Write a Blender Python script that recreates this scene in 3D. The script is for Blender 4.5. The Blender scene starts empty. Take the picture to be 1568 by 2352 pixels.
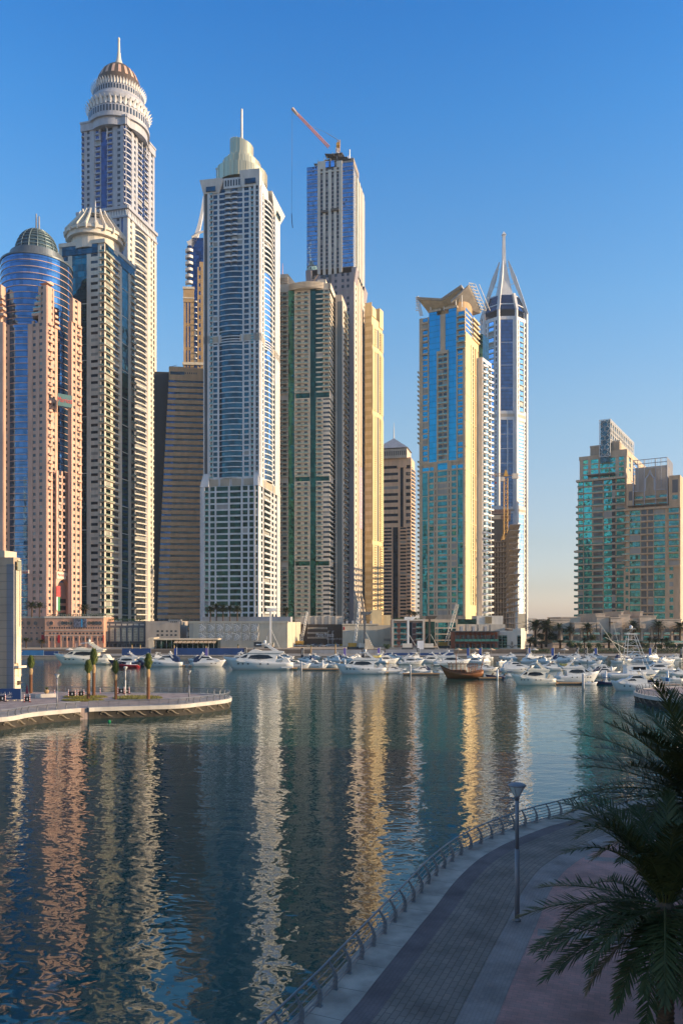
import bpy, math, random
from mathutils import Vector, Matrix
random.seed(7)
S = bpy.context.scene
COL = S.collection
R = math.radians
F, HX, HY, EYE = 1800.0, 784.0, 1430.0, 17.0     # photo measured on a 1568 x 2352 grid; eye 17 m above the water

# ------------------------------------------------------------------ camera, sky, sun, exposure
cam = bpy.data.cameras.new('camera')
cam.sensor_fit = 'HORIZONTAL'; cam.sensor_width = 36.0; cam.lens = F / 1568 * 36
cam.shift_x = 0.0; cam.shift_y = (HY - 1176) / 1568
cam.clip_start = 0.5; cam.clip_end = 30000
cam_o = bpy.data.objects.new('camera', cam); COL.objects.link(cam_o)
cam_o.location = (0, 0, EYE); cam_o.rotation_euler = (R(90), 0, 0)
S.camera = cam_o
SUN_EL, SUN_AZ = R(13.5), R(99.5)          # azimuth measured from +Y towards +X: the sun stands to the right
sdir = Vector((math.sin(SUN_AZ) * math.cos(SUN_EL), math.cos(SUN_AZ) * math.cos(SUN_EL), math.sin(SUN_EL)))
W = bpy.data.worlds.new('World'); S.world = W; W.use_nodes = True
wn, wl = W.node_tree.nodes, W.node_tree.links
sky = wn.new('ShaderNodeTexSky'); sky.sky_type = 'NISHITA'; sky.sun_disc = False
sky.sun_elevation = SUN_EL; sky.sun_rotation = SUN_AZ
sky.air_density = 1.25; sky.dust_density = 0.9; sky.ozone_density = 2.6; sky.altitude = 0
hsv = wn.new('ShaderNodeHueSaturation'); hsv.inputs['Saturation'].default_value = 1.0
wl.new(sky.outputs[0], hsv.inputs['Color'])
# a clear Gulf evening: deeper blue overhead, a milky warm band low down
stc = wn.new('ShaderNodeTexCoord'); ssp = wn.new('ShaderNodeSeparateXYZ'); wl.new(stc.outputs['Generated'], ssp.inputs[0])
srp = wn.new('ShaderNodeValToRGB'); wl.new(ssp.outputs['Z'], srp.inputs[0])
stops = [(0.0, 1.35, 1.36, 2.1), (.044, .95, .94, 1.35), (.1, .915, .87, 1.07), (.154, .94, .91, 1.05), (.232, .88, .98, 1.10), (.282, .79, 1.0, 1.17),
         (.367, .62, 1.02, 1.29), (.459, .43, .96, 1.36), (.536, .25, .89, 1.42), (.617, .11, .77, 1.41), (.78, .75, .93, 1.08), (1.0, .95, 1.0, 1.0)]
while len(srp.color_ramp.elements) < len(stops): srp.color_ramp.elements.new(0.5)
for e, (p_, r_, g_, b_) in zip(srp.color_ramp.elements, stops): e.position = p_; e.color = (r_ / 2.2, g_ / 2.2, b_ / 2.2, 1)
smx = wn.new('ShaderNodeVectorMath'); smx.operation = 'MULTIPLY'; wl.new(hsv.outputs[0], smx.inputs[0]); wl.new(srp.outputs[0], smx.inputs[1])
ssc = wn.new('ShaderNodeVectorMath'); ssc.operation = 'SCALE'; ssc.inputs['Scale'].default_value = 2.2; wl.new(smx.outputs[0], ssc.inputs[0])
wl.new(ssc.outputs[0], wn['Background'].inputs['Color'])
wn['Background'].inputs['Strength'].default_value = 0.11
sl = bpy.data.lights.new('sun', 'SUN'); sl.energy = 3.6; sl.angle = R(0.5); sl.color = (1.0, 0.74, 0.45)
so = bpy.data.objects.new('sun', sl); COL.objects.link(so)
so.rotation_euler = sdir.to_track_quat('Z', 'Y').to_euler()
S.view_settings.view_transform = 'Standard'; S.view_settings.look = 'None'
S.view_settings.exposure = 1.0; S.view_settings.gamma = 1.0
S.render.engine = 'CYCLES'
S.cycles.max_bounces = 6; S.cycles.glossy_bounces = 4; S.cycles.diffuse_bounces = 2
S.cycles.transparent_max_bounces = 8
S.cycles.caustics_reflective = False; S.cycles.caustics_refractive = False

# ------------------------------------------------------------------ helpers: photo grid -> world
def X(px, Y): return (px - HX) / F * Y
def Z(py, Y): return EYE - (py - HY) / F * Y
def ground(px, py, z=2.0):
    Y = (EYE - z) * F / (py - HY)
    return (px - HX) / F * Y, Y

# ------------------------------------------------------------------ materials
MATS = {}
def nodes_of(name):
    m = bpy.data.materials.new(name); m.use_nodes = True
    MATS[name] = m
    return m, m.node_tree.nodes, m.node_tree.links, m.node_tree.nodes['Principled BSDF']
def mat(name, col, rough=0.6, metal=0.0, var=0.14, vs=0.35, stretch=0.25, bump=0.0, spec=0.4, emit=0):
    """painted / stone surface with large weathering, vertical streaks and fine grain"""
    m, n, l, b = nodes_of(name)
    b.inputs['Roughness'].default_value = rough; b.inputs['Metallic'].default_value = metal
    b.inputs['Specular IOR Level'].default_value = spec
    g = n.new('ShaderNodeNewGeometry')
    mp = n.new('ShaderNodeVectorMath'); mp.operation = 'MULTIPLY'; mp.inputs[1].default_value = (vs, vs, vs * stretch)
    l.new(g.outputs['Position'], mp.inputs[0])
    t = n.new('ShaderNodeTexNoise'); t.inputs['Scale'].default_value = 1.0; t.inputs['Detail'].default_value = 4
    l.new(mp.outputs[0], t.inputs['Vector'])
    mr = n.new('ShaderNodeMapRange'); mr.inputs['From Min'].default_value = 0.3; mr.inputs['From Max'].default_value = 0.7
    mr.inputs['To Min'].default_value = 1 - var; mr.inputs['To Max'].default_value = 1 + var
    l.new(t.outputs['Fac'], mr.inputs['Value'])
    mx = n.new('ShaderNodeVectorMath'); mx.operation = 'SCALE'; mx.inputs[0].default_value = col
    l.new(mr.outputs[0], mx.inputs['Scale'])
    l.new(mx.outputs[0], b.inputs['Base Color'])
    if bump:
        bp = n.new('ShaderNodeBump'); bp.inputs['Strength'].default_value = bump; bp.inputs['Distance'].default_value = 0.05
        l.new(t.outputs['Fac'], bp.inputs['Height']); l.new(bp.outputs[0], b.inputs['Normal'])
    if emit:
        b.inputs['Emission Color'].default_value = (*col, 1); b.inputs['Emission Strength'].default_value = emit
    return m
def glass(name, col, rough=0.04, metal=0.85, fh=3.8, pw=2.2, tilt=0.02, wav=0.25, lo=0.5, hi=1.15, line=0.12, hue=0.0):
    """coated facade glass: each pane tilts and tints a little on its own, a spandrel line at each floor"""
    m, n, l, b = nodes_of(name)
    b.inputs['Roughness'].default_value = rough; b.inputs['Metallic'].default_value = metal
    g = n.new('ShaderNodeNewGeometry')
    sc = n.new('ShaderNodeVectorMath'); sc.operation = 'MULTIPLY'; sc.inputs[1].default_value = (1 / pw, 1 / pw, 1 / fh)
    l.new(g.outputs['Position'], sc.inputs[0])
    fl = n.new('ShaderNodeVectorMath'); fl.operation = 'FLOOR'; l.new(sc.outputs[0], fl.inputs[0])
    wnz = n.new('ShaderNodeTexWhiteNoise'); wnz.noise_dimensions = '3D'; l.new(fl.outputs[0], wnz.inputs['Vector'])
    mr = n.new('ShaderNodeMapRange'); mr.inputs['To Min'].default_value = lo; mr.inputs['To Max'].default_value = hi
    l.new(wnz.outputs['Value'], mr.inputs['Value'])
    sp = n.new('ShaderNodeSeparateXYZ'); l.new(sc.outputs[0], sp.inputs[0])
    fr = n.new('ShaderNodeMath'); fr.operation = 'FRACT'; l.new(sp.outputs['Z'], fr.inputs[0])
    gt = n.new('ShaderNodeMath'); gt.operation = 'GREATER_THAN'; gt.inputs[1].default_value = line; l.new(fr.outputs[0], gt.inputs[0])
    m2 = n.new('ShaderNodeMapRange'); m2.inputs['To Min'].default_value = 0.55; m2.inputs['To Max'].default_value = 1.0
    l.new(gt.outputs[0], m2.inputs['Value'])
    mu = n.new('ShaderNodeMath'); mu.operation = 'MULTIPLY'; l.new(mr.outputs[0], mu.inputs[0]); l.new(m2.outputs[0], mu.inputs[1])
    mx = n.new('ShaderNodeVectorMath'); mx.operation = 'SCALE'; mx.inputs[0].default_value = col
    l.new(mu.outputs[0], mx.inputs['Scale']); l.new(mx.outputs[0], b.inputs['Base Color'])
    # pane tilt + roller-wave distortion
    t = n.new('ShaderNodeTexNoise'); t.inputs['Scale'].default_value = wav; t.inputs['Detail'].default_value = 1
    l.new(g.outputs['Position'], t.inputs['Vector'])
    def off(src, k):
        a = n.new('ShaderNodeVectorMath'); a.operation = 'SUBTRACT'; a.inputs[1].default_value = (.5, .5, .5); l.new(src, a.inputs[0])
        c = n.new('ShaderNodeVectorMath'); c.operation = 'SCALE'; c.inputs['Scale'].default_value = k; l.new(a.outputs[0], c.inputs[0])
        return c.outputs[0]
    a1 = n.new('ShaderNodeVectorMath'); a1.operation = 'ADD'; l.new(off(wnz.outputs['Color'], tilt), a1.inputs[0]); l.new(off(t.outputs['Color'], tilt * 3), a1.inputs[1])
    a2 = n.new('ShaderNodeVectorMath'); a2.operation = 'ADD'; l.new(g.outputs['Normal'], a2.inputs[0]); l.new(a1.outputs[0], a2.inputs[1])
    nm = n.new('ShaderNodeVectorMath'); nm.operation = 'NORMALIZE'; l.new(a2.outputs[0], nm.inputs[0])
    l.new(nm.outputs[0], b.inputs['Normal'])
    return m
def pavers(name, c1, c2, mortar, sx=5.0, rot=0.0, rough=0.75, rows=0.5, uv=True, msize=0.02):
    m, n, l, b = nodes_of(name)
    tc = n.new('ShaderNodeTexCoord'); mp = n.new('ShaderNodeMapping'); mp.inputs['Rotation'].default_value = (0, 0, rot)
    l.new(tc.outputs['UV' if uv else 'Object'], mp.inputs['Vector'])
    br = n.new('ShaderNodeTexBrick'); br.inputs['Scale'].default_value = sx
    br.inputs['Color1'].default_value = (*c1, 1); br.inputs['Color2'].default_value = (*c2, 1); br.inputs['Mortar'].default_value = (*mortar, 1)
    br.inputs['Mortar Size'].default_value = msize; br.inputs['Brick Width'].default_value = 1.0; br.inputs['Row Height'].default_value = rows
    l.new(mp.outputs[0], br.inputs['Vector'])
    t = n.new('ShaderNodeTexNoise'); t.inputs['Scale'].default_value = 0.55; t.inputs['Detail'].default_value = 6
    l.new(tc.outputs['Object'], t.inputs['Vector'])
    mr = n.new('ShaderNodeMapRange'); mr.inputs['From Min'].default_value = 0.3; mr.inputs['From Max'].default_value = 0.7
    mr.inputs['To Min'].default_value = 0.72; mr.inputs['To Max'].default_value = 1.25; l.new(t.outputs['Fac'], mr.inputs['Value'])
    mx = n.new('ShaderNodeVectorMath'); mx.operation = 'SCALE'; l.new(br.outputs['Color'], mx.inputs[0]); l.new(mr.outputs[0], mx.inputs['Scale'])
    l.new(mx.outputs[0], b.inputs['Base Color'])
    b.inputs['Roughness'].default_value = rough; b.inputs['Specular IOR Level'].default_value = 0.25
    bp = n.new('ShaderNodeBump'); bp.inputs['Strength'].default_value = 0.35; bp.inputs['Distance'].default_value = 0.01
    iv = n.new('ShaderNodeMath'); iv.operation = 'SUBTRACT'; iv.inputs[0].default_value = 1; l.new(br.outputs['Fac'], iv.inputs[1])
    l.new(iv.outputs[0], bp.inputs['Height']); l.new(bp.outputs[0], b.inputs['Normal'])
    return m
def leafmat(name, c1, c2, rough=0.5):
    m, n, l, b = nodes_of(name)
    g = n.new('ShaderNodeNewGeometry')
    mx = n.new('ShaderNodeMix'); mx.data_type = 'RGBA'
    mx.inputs['A'].default_value = (*c1, 1); mx.inputs['B'].default_value = (*c2, 1)
    l.new(g.outputs['Random Per Island'], mx.inputs['Factor']); l.new(mx.outputs['Result'], b.inputs['Base Color'])
    b.inputs['Roughness'].default_value = rough; b.inputs['Specular IOR Level'].default_value = 0.3
    return m
def water_mat():
    m, n, l, b = nodes_of('water')
    b.inputs['Base Color'].default_value = (0.004, 0.062, 0.056, 1); b.inputs['IOR'].default_value = 1.6; b.inputs['Specular Tint'].default_value = (0.86, 1.0, 0.92, 1)
    b.inputs['Roughness'].default_value = 0.03; b.inputs['Specular IOR Level'].default_value = 0.6
    g = n.new('ShaderNodeNewGeometry')
    def noise(sx, sy, det, rough=0.5, dist=0.0):
        v = n.new('ShaderNodeVectorMath'); v.operation = 'MULTIPLY'; v.inputs[1].default_value = (sx, sy, 1); l.new(g.outputs['Position'], v.inputs[0])
        t = n.new('ShaderNodeTexNoise'); t.inputs['Scale'].default_value = 1; t.inputs['Detail'].default_value = det
        t.inputs['Roughness'].default_value = rough; t.inputs['Distortion'].default_value = dist
        l.new(v.outputs[0], t.inputs['Vector']); return t.outputs['Fac']
    def mul(a, k):
        x = n.new('ShaderNodeMath'); x.operation = 'MULTIPLY'; l.new(a, x.inputs[0])
        if isinstance(k, float): x.inputs[1].default_value = k
        else: l.new(k, x.inputs[1])
        return x.outputs[0]
    def add(a, c):
        x = n.new('ShaderNodeMath'); l.new(a, x.inputs[0]); l.new(c, x.inputs[1]); return x.outputs[0]
    patch = noise(0.012, 0.03, 2)                       # calm lanes and ruffled lanes
    mr = n.new('ShaderNodeMapRange'); mr.inputs['From Min'].default_value = 0.4; mr.inputs['From Max'].default_value = 0.62; l.new(patch, mr.inputs['Value'])
    swell = mul(noise(0.22, 0.4, 1, 0.4, 0.6), 0.075)
    wave = mul(noise(1.0, 1.5, 1, 0.4, 0.6), 0.030)
    rip = mul(mul(noise(3.0, 4.6, 2), 0.007), mr.outputs[0])
    bp = n.new('ShaderNodeBump'); bp.inputs['Strength'].default_value = 1.0; bp.inputs['Distance'].default_value = 1.0
    l.new(add(add(swell, wave), rip), bp.inputs['Height']); l.new(bp.outputs[0], b.inputs['Normal'])
    return m

# ------------------------------------------------------------------ mesh builder
ORG = {}
class MB:
    def __init__(s): s.v = []; s.f = []; s.m = []; s.uvs = {}
    def add(s, vs, fs, m=0):
        b = len(s.v); s.v += [tuple(p) for p in vs]
        for f in fs: s.f.append(tuple(i + b for i in f)); s.m.append(m)
        return b
    def hexa(s, p, m=0):   # p: 4 bottom, 4 top
        s.add(p, [(3, 2, 1, 0), (4, 5, 6, 7), (0, 1, 5, 4), (1, 2, 6, 5), (2, 3, 7, 6), (3, 0, 4, 7)], m); return s
    def box(s, x0, x1, y0, y1, z0, z1, m=0):
        return s.hexa([(x0, y0, z0), (x1, y0, z0), (x1, y1, z0), (x0, y1, z0), (x0, y0, z1), (x1, y0, z1), (x1, y1, z1), (x0, y1, z1)], m)
    def fbox(s, f, u0, u1, n0, n1, z0, z1, m=0):
        a, b, c, d = f.pt(u0, n1), f.pt(u1, n1), f.pt(u1, n0), f.pt(u0, n0)
        return s.hexa([(*a, z0), (*b, z0), (*c, z0), (*d, z0), (*a, z1), (*b, z1), (*c, z1), (*d, z1)], m)
    def farc(s, f, u0, u1, n0, n1, bulge, z0, z1, m=0, seg=8):
        ro, ri = [], []
        for i in range(seg + 1):
            t = i / seg; o = bulge * (1 - (2 * t - 1) ** 2); u = u0 + (u1 - u0) * t
            ro.append(f.pt(u, n1 + o)); ri.append(f.pt(u, n0 + o))
        return s.prism(ro + ri[::-1], z0, z1, m, strip=True)
    def prism(s, poly, z0, z1, m=0, strip=False, top=None):
        n = len(poly); vs = [(x, y, z0) for x, y in poly] + [(x, y, z1) for x, y in poly]
        fs = [(i, (i + 1) % n, n + (i + 1) % n, n + i) for i in range(n)]
        if strip:
            h = n // 2
            for i in range(h - 1): fs += [(i, i + 1, n - 2 - i, n - 1 - i), (n + i, n + i + 1, 2 * n - 2 - i, 2 * n - 1 - i)]
            s.add(vs, fs, m)
        else:
            b = s.add(vs, fs + [tuple(range(n))[::-1]], m)
            s.f.append(tuple(b + n + i for i in range(n))); s.m.append(m if top is None else top)
        return s
    def loft(s, rings, m=0, cap=True, closed=True):
        k = len(rings[0]); vs = [p for r in rings for p in r]; fs = []
        for i in range(len(rings) - 1):
            for j in range(k if closed else k - 1):
                a, b = i * k + j, i * k + (j + 1) % k
                fs.append((a, b, b + k, a + k))
        if cap and closed: fs += [tuple(range(k))[::-1], tuple((len(rings) - 1) * k + j for j in range(k))]
        s.add(vs, fs, m); return s
    def lathe(s, prof, c=(0, 0), seg=24, m=0, cap=True):
        return s.loft([[(c[0] + max(r, .001) * math.cos(2 * math.pi * i / seg), c[1] + max(r, .001) * math.sin(2 * math.pi * i / seg), z) for i in range(seg)] for r, z in prof], m, cap)
    def tube(s, pts, r, seg=6, m=0):
        pts = [Vector(p) for p in pts]; rs = r if isinstance(r, (list, tuple)) else [r] * len(pts); rings = []
        for i, p in enumerate(pts):
            d = (pts[min(i + 1, len(pts) - 1)] - pts[max(i - 1, 0)]).normalized()
            up = Vector((0, 0, 1)) if abs(d.z) < 0.9 else Vector((1, 0, 0))
            a = d.cross(up).normalized(); b = a.cross(d)
            rings.append([tuple(p + (a * math.cos(2 * math.pi * k / seg) + b * math.sin(2 * math.pi * k / seg)) * rs[i]) for k in range(seg)])
        return s.loft(rings, m)
    def bar(s, p, q, w, m=0): return s.tube([p, q], w * .5, 4, m)
    def sph(s, c, r, m=0, seg=10, rings=6, sz=1):
        return s.lathe([(r * math.sin(math.pi * i / rings), c[2] - r * sz * math.cos(math.pi * i / rings)) for i in range(rings + 1)], (c[0], c[1]), seg, m, cap=False)
    def grid(s, P, m=0):   # P[i][j] points
        k = len(P[0]); s.add([p for r in P for p in r], [(i * k + j, i * k + j + 1, (i + 1) * k + j + 1, (i + 1) * k + j) for i in range(len(P) - 1) for j in range(k - 1)], m); return s
    def size(s):
        xs, ys, zs = zip(*s.v); return (max(max(xs) - min(xs), max(ys) - min(ys)) + .1) * (max(zs) - min(zs) + .1)
    def merge(s, o, moff=0):
        b = len(s.v); s.v += o.v; s.f += [tuple(i + b for i in f) for f in o.f]; s.m += [k + moff for k in o.m]; return s
    def build(s, name, mats, parent=None, smooth=False, loc=None):
        if not s.v: return None
        o3 = ORG.get(parent, Vector((0, 0, 0))) if parent is not None else Vector(loc or (0, 0, 0))
        me = bpy.data.meshes.new(name)
        me.from_pydata([(x - o3.x, y - o3.y, z - o3.z) for x, y, z in s.v], [], s.f)
        for k in (mats if isinstance(mats, (list, tuple)) else [mats]): me.materials.append(MATS[k])
        me.polygons.foreach_set('material_index', s.m)
        if smooth: me.polygons.foreach_set('use_smooth', [True] * len(s.f))
        if s.uvs:
            uvl = me.uv_layers.new(name='UVMap')
            for lp in me.loops: uvl.data[lp.index].uv = s.uvs.get(lp.vertex_index, (0, 0))
        me.update()
        o = bpy.data.objects.new(name, me); COL.objects.link(o)
        if parent is not None: o.parent = parent; ORG[o] = o3
        else: o.location = o3; ORG[o] = o3
        return o
def tag(o, label=None, cat=None, group=None, kind=None):
    if label: o['label'] = label
    if cat: o['category'] = cat
    if group: o['group'] = group
    if kind: o['kind'] = kind
    return o
def empty(name, loc, label, cat, group=None):
    o = bpy.data.objects.new(name, None); COL.objects.link(o); o.location = loc; ORG[o] = Vector(loc)
    o.empty_display_size = 0.5
    return tag(o, label, cat, group)
def dup(root, loc, rz=0.0, sc=1.0, label=None, group=None):
    def cp(o, par):
        c = o.copy(); COL.objects.link(c)
        if par: c.parent = par
        for ch in o.children: cp(ch, c)
        return c
    r = cp(root, None); r.location = loc; r.rotation_euler = (0, 0, rz)
    r.scale = (sc, sc, sc) if isinstance(sc, (int, float)) else sc
    if label: r['label'] = label
    if group: r['group'] = group
    return r
def text_mesh(txt, size, extrude=0.05, align='CENTER'):
    c = bpy.data.curves.new('lettering', 'FONT'); c.body = txt; c.size = size; c.extrude = extrude
    c.align_x = align; c.align_y = 'CENTER'
    o = bpy.data.objects.new('lettering', c); COL.objects.link(o)
    dg = bpy.context.evaluated_depsgraph_get()
    me = bpy.data.meshes.new_from_object(o.evaluated_get(dg)); me.name = 'lettering'
    bpy.data.objects.remove(o); bpy.data.curves.remove(c)
    return me
def lettering(txt, parent, mat_, f, u, n, z, size, extrude=0.06, width=None, name='lettering', vertical=False):
    """raised letters on facade f, centred at u, height z"""
    me = text_mesh(txt, size, extrude); me.materials.clear(); me.materials.append(MATS[mat_])
    o = bpy.data.objects.new(name, me); COL.objects.link(o)
    xs = [v.co.x for v in me.vertices]; w = max(xs) - min(xs)
    p = f.pt(u, n); zax = Vector((f.nx, f.ny, 0)); xax = Vector((f.dx, f.dy, 0)); yax = Vector((0, 0, 1))
    if vertical: xax, yax = Vector((0, 0, -1)), Vector((f.dx, f.dy, 0))
    k = (width / w) if width else 1.0
    mw = Matrix.Translation(Vector((p[0], p[1], z))) @ Matrix((xax, yax, zax)).transposed().to_4x4() @ Matrix.Diagonal((k, 1, 1, 1))
    for v in me.vertices: v.co = mw @ v.co - (ORG[parent] if parent else Vector())
    o.parent = parent
    return o

# ------------------------------------------------------------------ facades
class Face:
    def __init__(s, O, d, n, L): s.ox, s.oy = O; s.dx, s.dy = d; s.nx, s.ny = n; s.L = L
    def pt(s, u, n=0): return (s.ox + s.dx * u + s.nx * n, s.oy + s.dy * u + s.ny * n)
    def px(s, p):
        k = (p - HX) / F; return (k * s.oy - s.ox) / (s.dx - k * s.dy)
def corner(xl, xc, xr, Y, th):
    """two facades meeting at the near corner xc; th (degrees) turns the left one away from the camera"""
    t = R(th); Xc = X(xc, Y); kl, kr = (xl - HX) / F, (xr - HX) / F
    Ll = (Xc - kl * Y) / (math.cos(t) + kl * math.sin(t)); Lr = (kr * Y - Xc) / (math.sin(t) - kr * math.cos(t))
    dl = (math.cos(t), -math.sin(t)); nl = (-math.sin(t), -math.cos(t)); dr = (math.sin(t), math.cos(t)); nr = (math.cos(t), -math.sin(t))
    fl = Face((Xc - dl[0] * Ll, Y - dl[1] * Ll), dl, nl, Ll); fr = Face((Xc, Y), dr, nr, Lr)
    poly = [fl.pt(0), (Xc, Y), fr.pt(Lr), fl.pt(0, 0)]
    poly[3] = (fl.ox + dr[0] * Lr, fl.oy + dr[1] * Lr)
    return fl, fr, poly
def flat(xl, xr, Y, th=0.0, depth=10):
    """one facade seen between two photo columns, turned by th"""
    t = R(th); kl, kr = (xl - HX) / F, (xr - HX) / F; A = (kl * Y, Y)
    d = (math.cos(t), math.sin(t)); L = (kr * A[1] - A[0]) / (d[0] - kr * d[1])
    f = Face(A, d, (d[1], -d[0]), L)
    return f, [f.pt(0), f.pt(L), f.pt(L, -depth), f.pt(0, -depth)]
class Tower:
    def __init__(s, name, label, cat, poly, z=3.0, group=None):
        cx = sum(p[0] for p in poly) / len(poly); cy = sum(p[1] for p in poly) / len(poly)
        s.root = empty(name, (cx, cy, z), label, cat, group); s.solid = {}; s.multi = {}
    def S(s, name, *mats):
        if name not in s.solid: s.solid[name] = (MB(), mats)
        return s.solid[name][0]
    def many(s, name, mb, *mats): s.multi.setdefault((name, mats), []).append(mb)
    def part(s, name, mb, *mats, smooth=False): return mb.build(name, mats, s.root, smooth)
    def finish(s):
        for k, (mb, mats) in s.solid.items(): mb.build(k, mats, s.root)
        byname = {}
        for (k, mats), l in s.multi.items():
            for mb in l: byname.setdefault(k, []).append((mb.size(), mats, mb))
        for k, l in byname.items():
            if len(l) > 100: l.sort(key=lambda t: -t[0])
            for _, mats, mb in l[:100]: mb.build(k, mats, s.root)
            rest = l[100:]
            if rest:
                allm = sorted({m for _, ms, _ in rest for m in ms}); big = MB()
                for _, ms, mb in rest:
                    mb.m = [allm.index(ms[i]) for i in mb.m]; big.merge(mb)
                tag(big.build(k, allm, s.root), kind='stuff')
        return s.root
BL = random.Random(77)
def fac(T, f, cols, z0, z1, nf, wall='white', gl='glass_blue', sp=0.38, pd=0.45, rail='rail_glass', back=None, W='wall'):
    """cols: (kind, px0, px1[, options]); P pier, W windows, G glass strip, B balcony, C solid parapet balcony, R bowed balcony, A bowed glazing"""
    fh = (z1 - z0) / nf; w = T.S(W, wall)
    for c in cols:
        k, u0, u1 = c[0], f.px(c[1]), f.px(c[2]); o = c[3] if len(c) > 3 else {}
        g = o.get('gl', gl); spn = o.get('sp', sp); d = o.get('d', 1.4); seg = o.get('seg', nf)
        if k == 'P': w.fbox(f, u0, u1, -.3, o.get('pd', pd), z0, z1)
        elif k == 'G':
            seg = o.get('seg', 0)
            if not seg: T.many('glass_strip', MB().fbox(f, u0, u1, -.1, .12, z0, z1), g)
            else:
                h = (z1 - z0) / seg
                for i in range(seg):
                    zi = z0 + i * h
                    T.many('glass_strip', MB().fbox(f, u0, u1, -.1, .12, zi + .5, zi + h), g)
                    w.fbox(f, u0, u1, -.1, .22, zi, zi + .5)
        elif k == 'A':
            bl = o.get('bulge', 2.0)
            for i in range(nf):
                zi = z0 + i * fh
                w.farc(f, u0, u1, -.2, .2, bl, zi, zi + spn * fh)
                T.many('window', MB().farc(f, u0, u1, -.2, .04, bl, zi + spn * fh, zi + fh), g)
        else:
            for i in range(nf):
                zi = z0 + i * fh
                if k == 'W':
                    w.fbox(f, u0, u1, -.1, .2, zi, zi + spn * fh)
                    T.many('window', MB().fbox(f, u0, u1, -.1, .05, zi + spn * fh, zi + fh), 'window_blind' if BL.random() < .07 else g)
                    continue
                bw = back or wall
                if k in 'BCR': T.many('window', MB().fbox(f, u0 + o.get('in', .1) * (u1 - u0), u1 - o.get('in', .1) * (u1 - u0), -.1, .06, zi + .3, zi + fh - .5), 'window_blind' if BL.random() < .10 else o.get('bg', g))
                ov = o.get('ov', 0.0); a, b = u0 - ov, u1 + ov; mb = MB()
                if k == 'B':
                    mb.fbox(f, a, b, .07, d, zi, zi + .3)
                    mb.fbox(f, a + .05, b - .05, d - .12, d - .05, zi + .3, zi + 1.35, 1)
                    T.many('balcony', mb, wall, rail)
                elif k == 'C':
                    mb.fbox(f, a, b, .07, d, zi - .1, zi + .25); mb.fbox(f, a, b, d, d + .15, zi - .1, zi + 1.15)
                    T.many('balcony', mb, wall)
                elif k == 'R':
                    mb.farc(f, a, b, .02, .6, d, zi - .1, zi + .2, seg=6); mb.farc(f, a, b, .5, .6, d, zi + .2, zi + .95, seg=6)
                    T.many('balcony', mb, wall)

# ------------------------------------------------------------------ material library
mat('white', (.60, .60, .60), .5); mat('window_blind', (.30, .30, .28), .4); mat('white_warm', (.62, .57, .49), .55); mat('cream', (.66, .58, .44), .6)
mat('pink_stone', (.58, .37, .28), .65); mat('pink_mall', (.50, .28, .19), .7); mat('silver', (.38, .39, .43), .5, .05)
mat('grey', (.36, .36, .37), .6); mat('grey_mauve', (.30, .27, .28), .65); mat('dark', (.045, .05, .055), .5); mat('dark_grey', (.11, .115, .12), .55)
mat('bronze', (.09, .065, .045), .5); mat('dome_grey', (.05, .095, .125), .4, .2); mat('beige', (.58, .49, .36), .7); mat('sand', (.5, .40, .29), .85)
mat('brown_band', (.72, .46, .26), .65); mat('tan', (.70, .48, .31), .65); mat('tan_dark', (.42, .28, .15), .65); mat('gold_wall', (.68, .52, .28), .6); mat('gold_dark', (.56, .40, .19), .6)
mat('ochre', (.46, .31, .15), .65); mat('terra', (.52, .36, .22), .65); mat('concrete', (.34, .30, .26), .85, bump=.4); mat('concrete_dark', (.13, .115, .10), .9)
mat('stone', (.50, .44, .36), .75); mat('stone_light', (.66, .57, .46), .75); mat('lattice', (.72, .70, .66), .5); mat('dome_rib', (.15, .20, .21), .4, .3); mat('fin_gold', (.48, .44, .31), .5); mat('louver', (.43, .37, .29), .6)
mat('steel', (.30, .31, .33), .45, .3, var=.08); mat('rail_steel', (.22, .23, .25), .42, .4, var=.1); mat('rail_glass', (.20, .36, .34), .12, .4); mat('rail_teal', (.06, .22, .20), .12, .4); mat('rail_sage', (.26, .33, .26), .2, .2)
mat('red', (.45, .015, .02), .5); mat('green_flag', (.0, .20, .06), .6); mat('sign_teal', (.01, .09, .11), .5); mat('crane_yellow', (.50, .28, .05), .5); mat('crane_red', (.75, .33, .25), .5)
mat('black', (.015, .015, .016), .5); mat('blue_panel', (.015, .05, .16), .5); mat('blue_light', (.03, .15, .34), .5); mat('navy', (.01, .018, .06), .45)
mat('terracotta_brick', (.22, .07, .035), .75); mat('wood', (.26, .10, .035), .5, vs=2.5, stretch=.2); mat('wood_dark', (.09, .04, .02), .6)
glass('glass_blue', (.09, .20, .38), fh=3.6, tilt=.008, lo=.7); mat('rim_grey', (.12, .14, .16), .4, .3)
glass('glass_deep', (.05, .11, .23), fh=3.6, tilt=.01); glass('glass_teal', (.035, .115, .16), fh=3.6, tilt=.012)
glass('glass_teal2', (.035, .17, .21), fh=4.2, tilt=.012); glass('glass_green2', (.018, .095, .075), fh=3.5, tilt=.03)
glass('glass_dark', (.07, .09, .11), fh=3.4, metal=.6, tilt=.02); glass('glass_green', (.02, .065, .06), fh=3.4, tilt=.03); glass('glass_cyan', (.012, .30, .49), fh=4.2, tilt=.010, lo=.88, hi=1.06)
glass('glass_turq', (.05, .46, .48), fh=4.2, tilt=.045, wav=.35, lo=.8, hi=1.1); glass('glass_pale', (.55, .70, .74), fh=3.2, pw=1.6, tilt=.01, lo=.8); glass('glass_sky', (.30, .55, .88), fh=3.8, tilt=.01, lo=.8)
glass('glass_yellow', (.30, .46, .22), fh=4.2, tilt=.06, wav=.4); glass('window_dark', (.07, .085, .10), metal=.35, tilt=.02, line=0.0)
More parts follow.
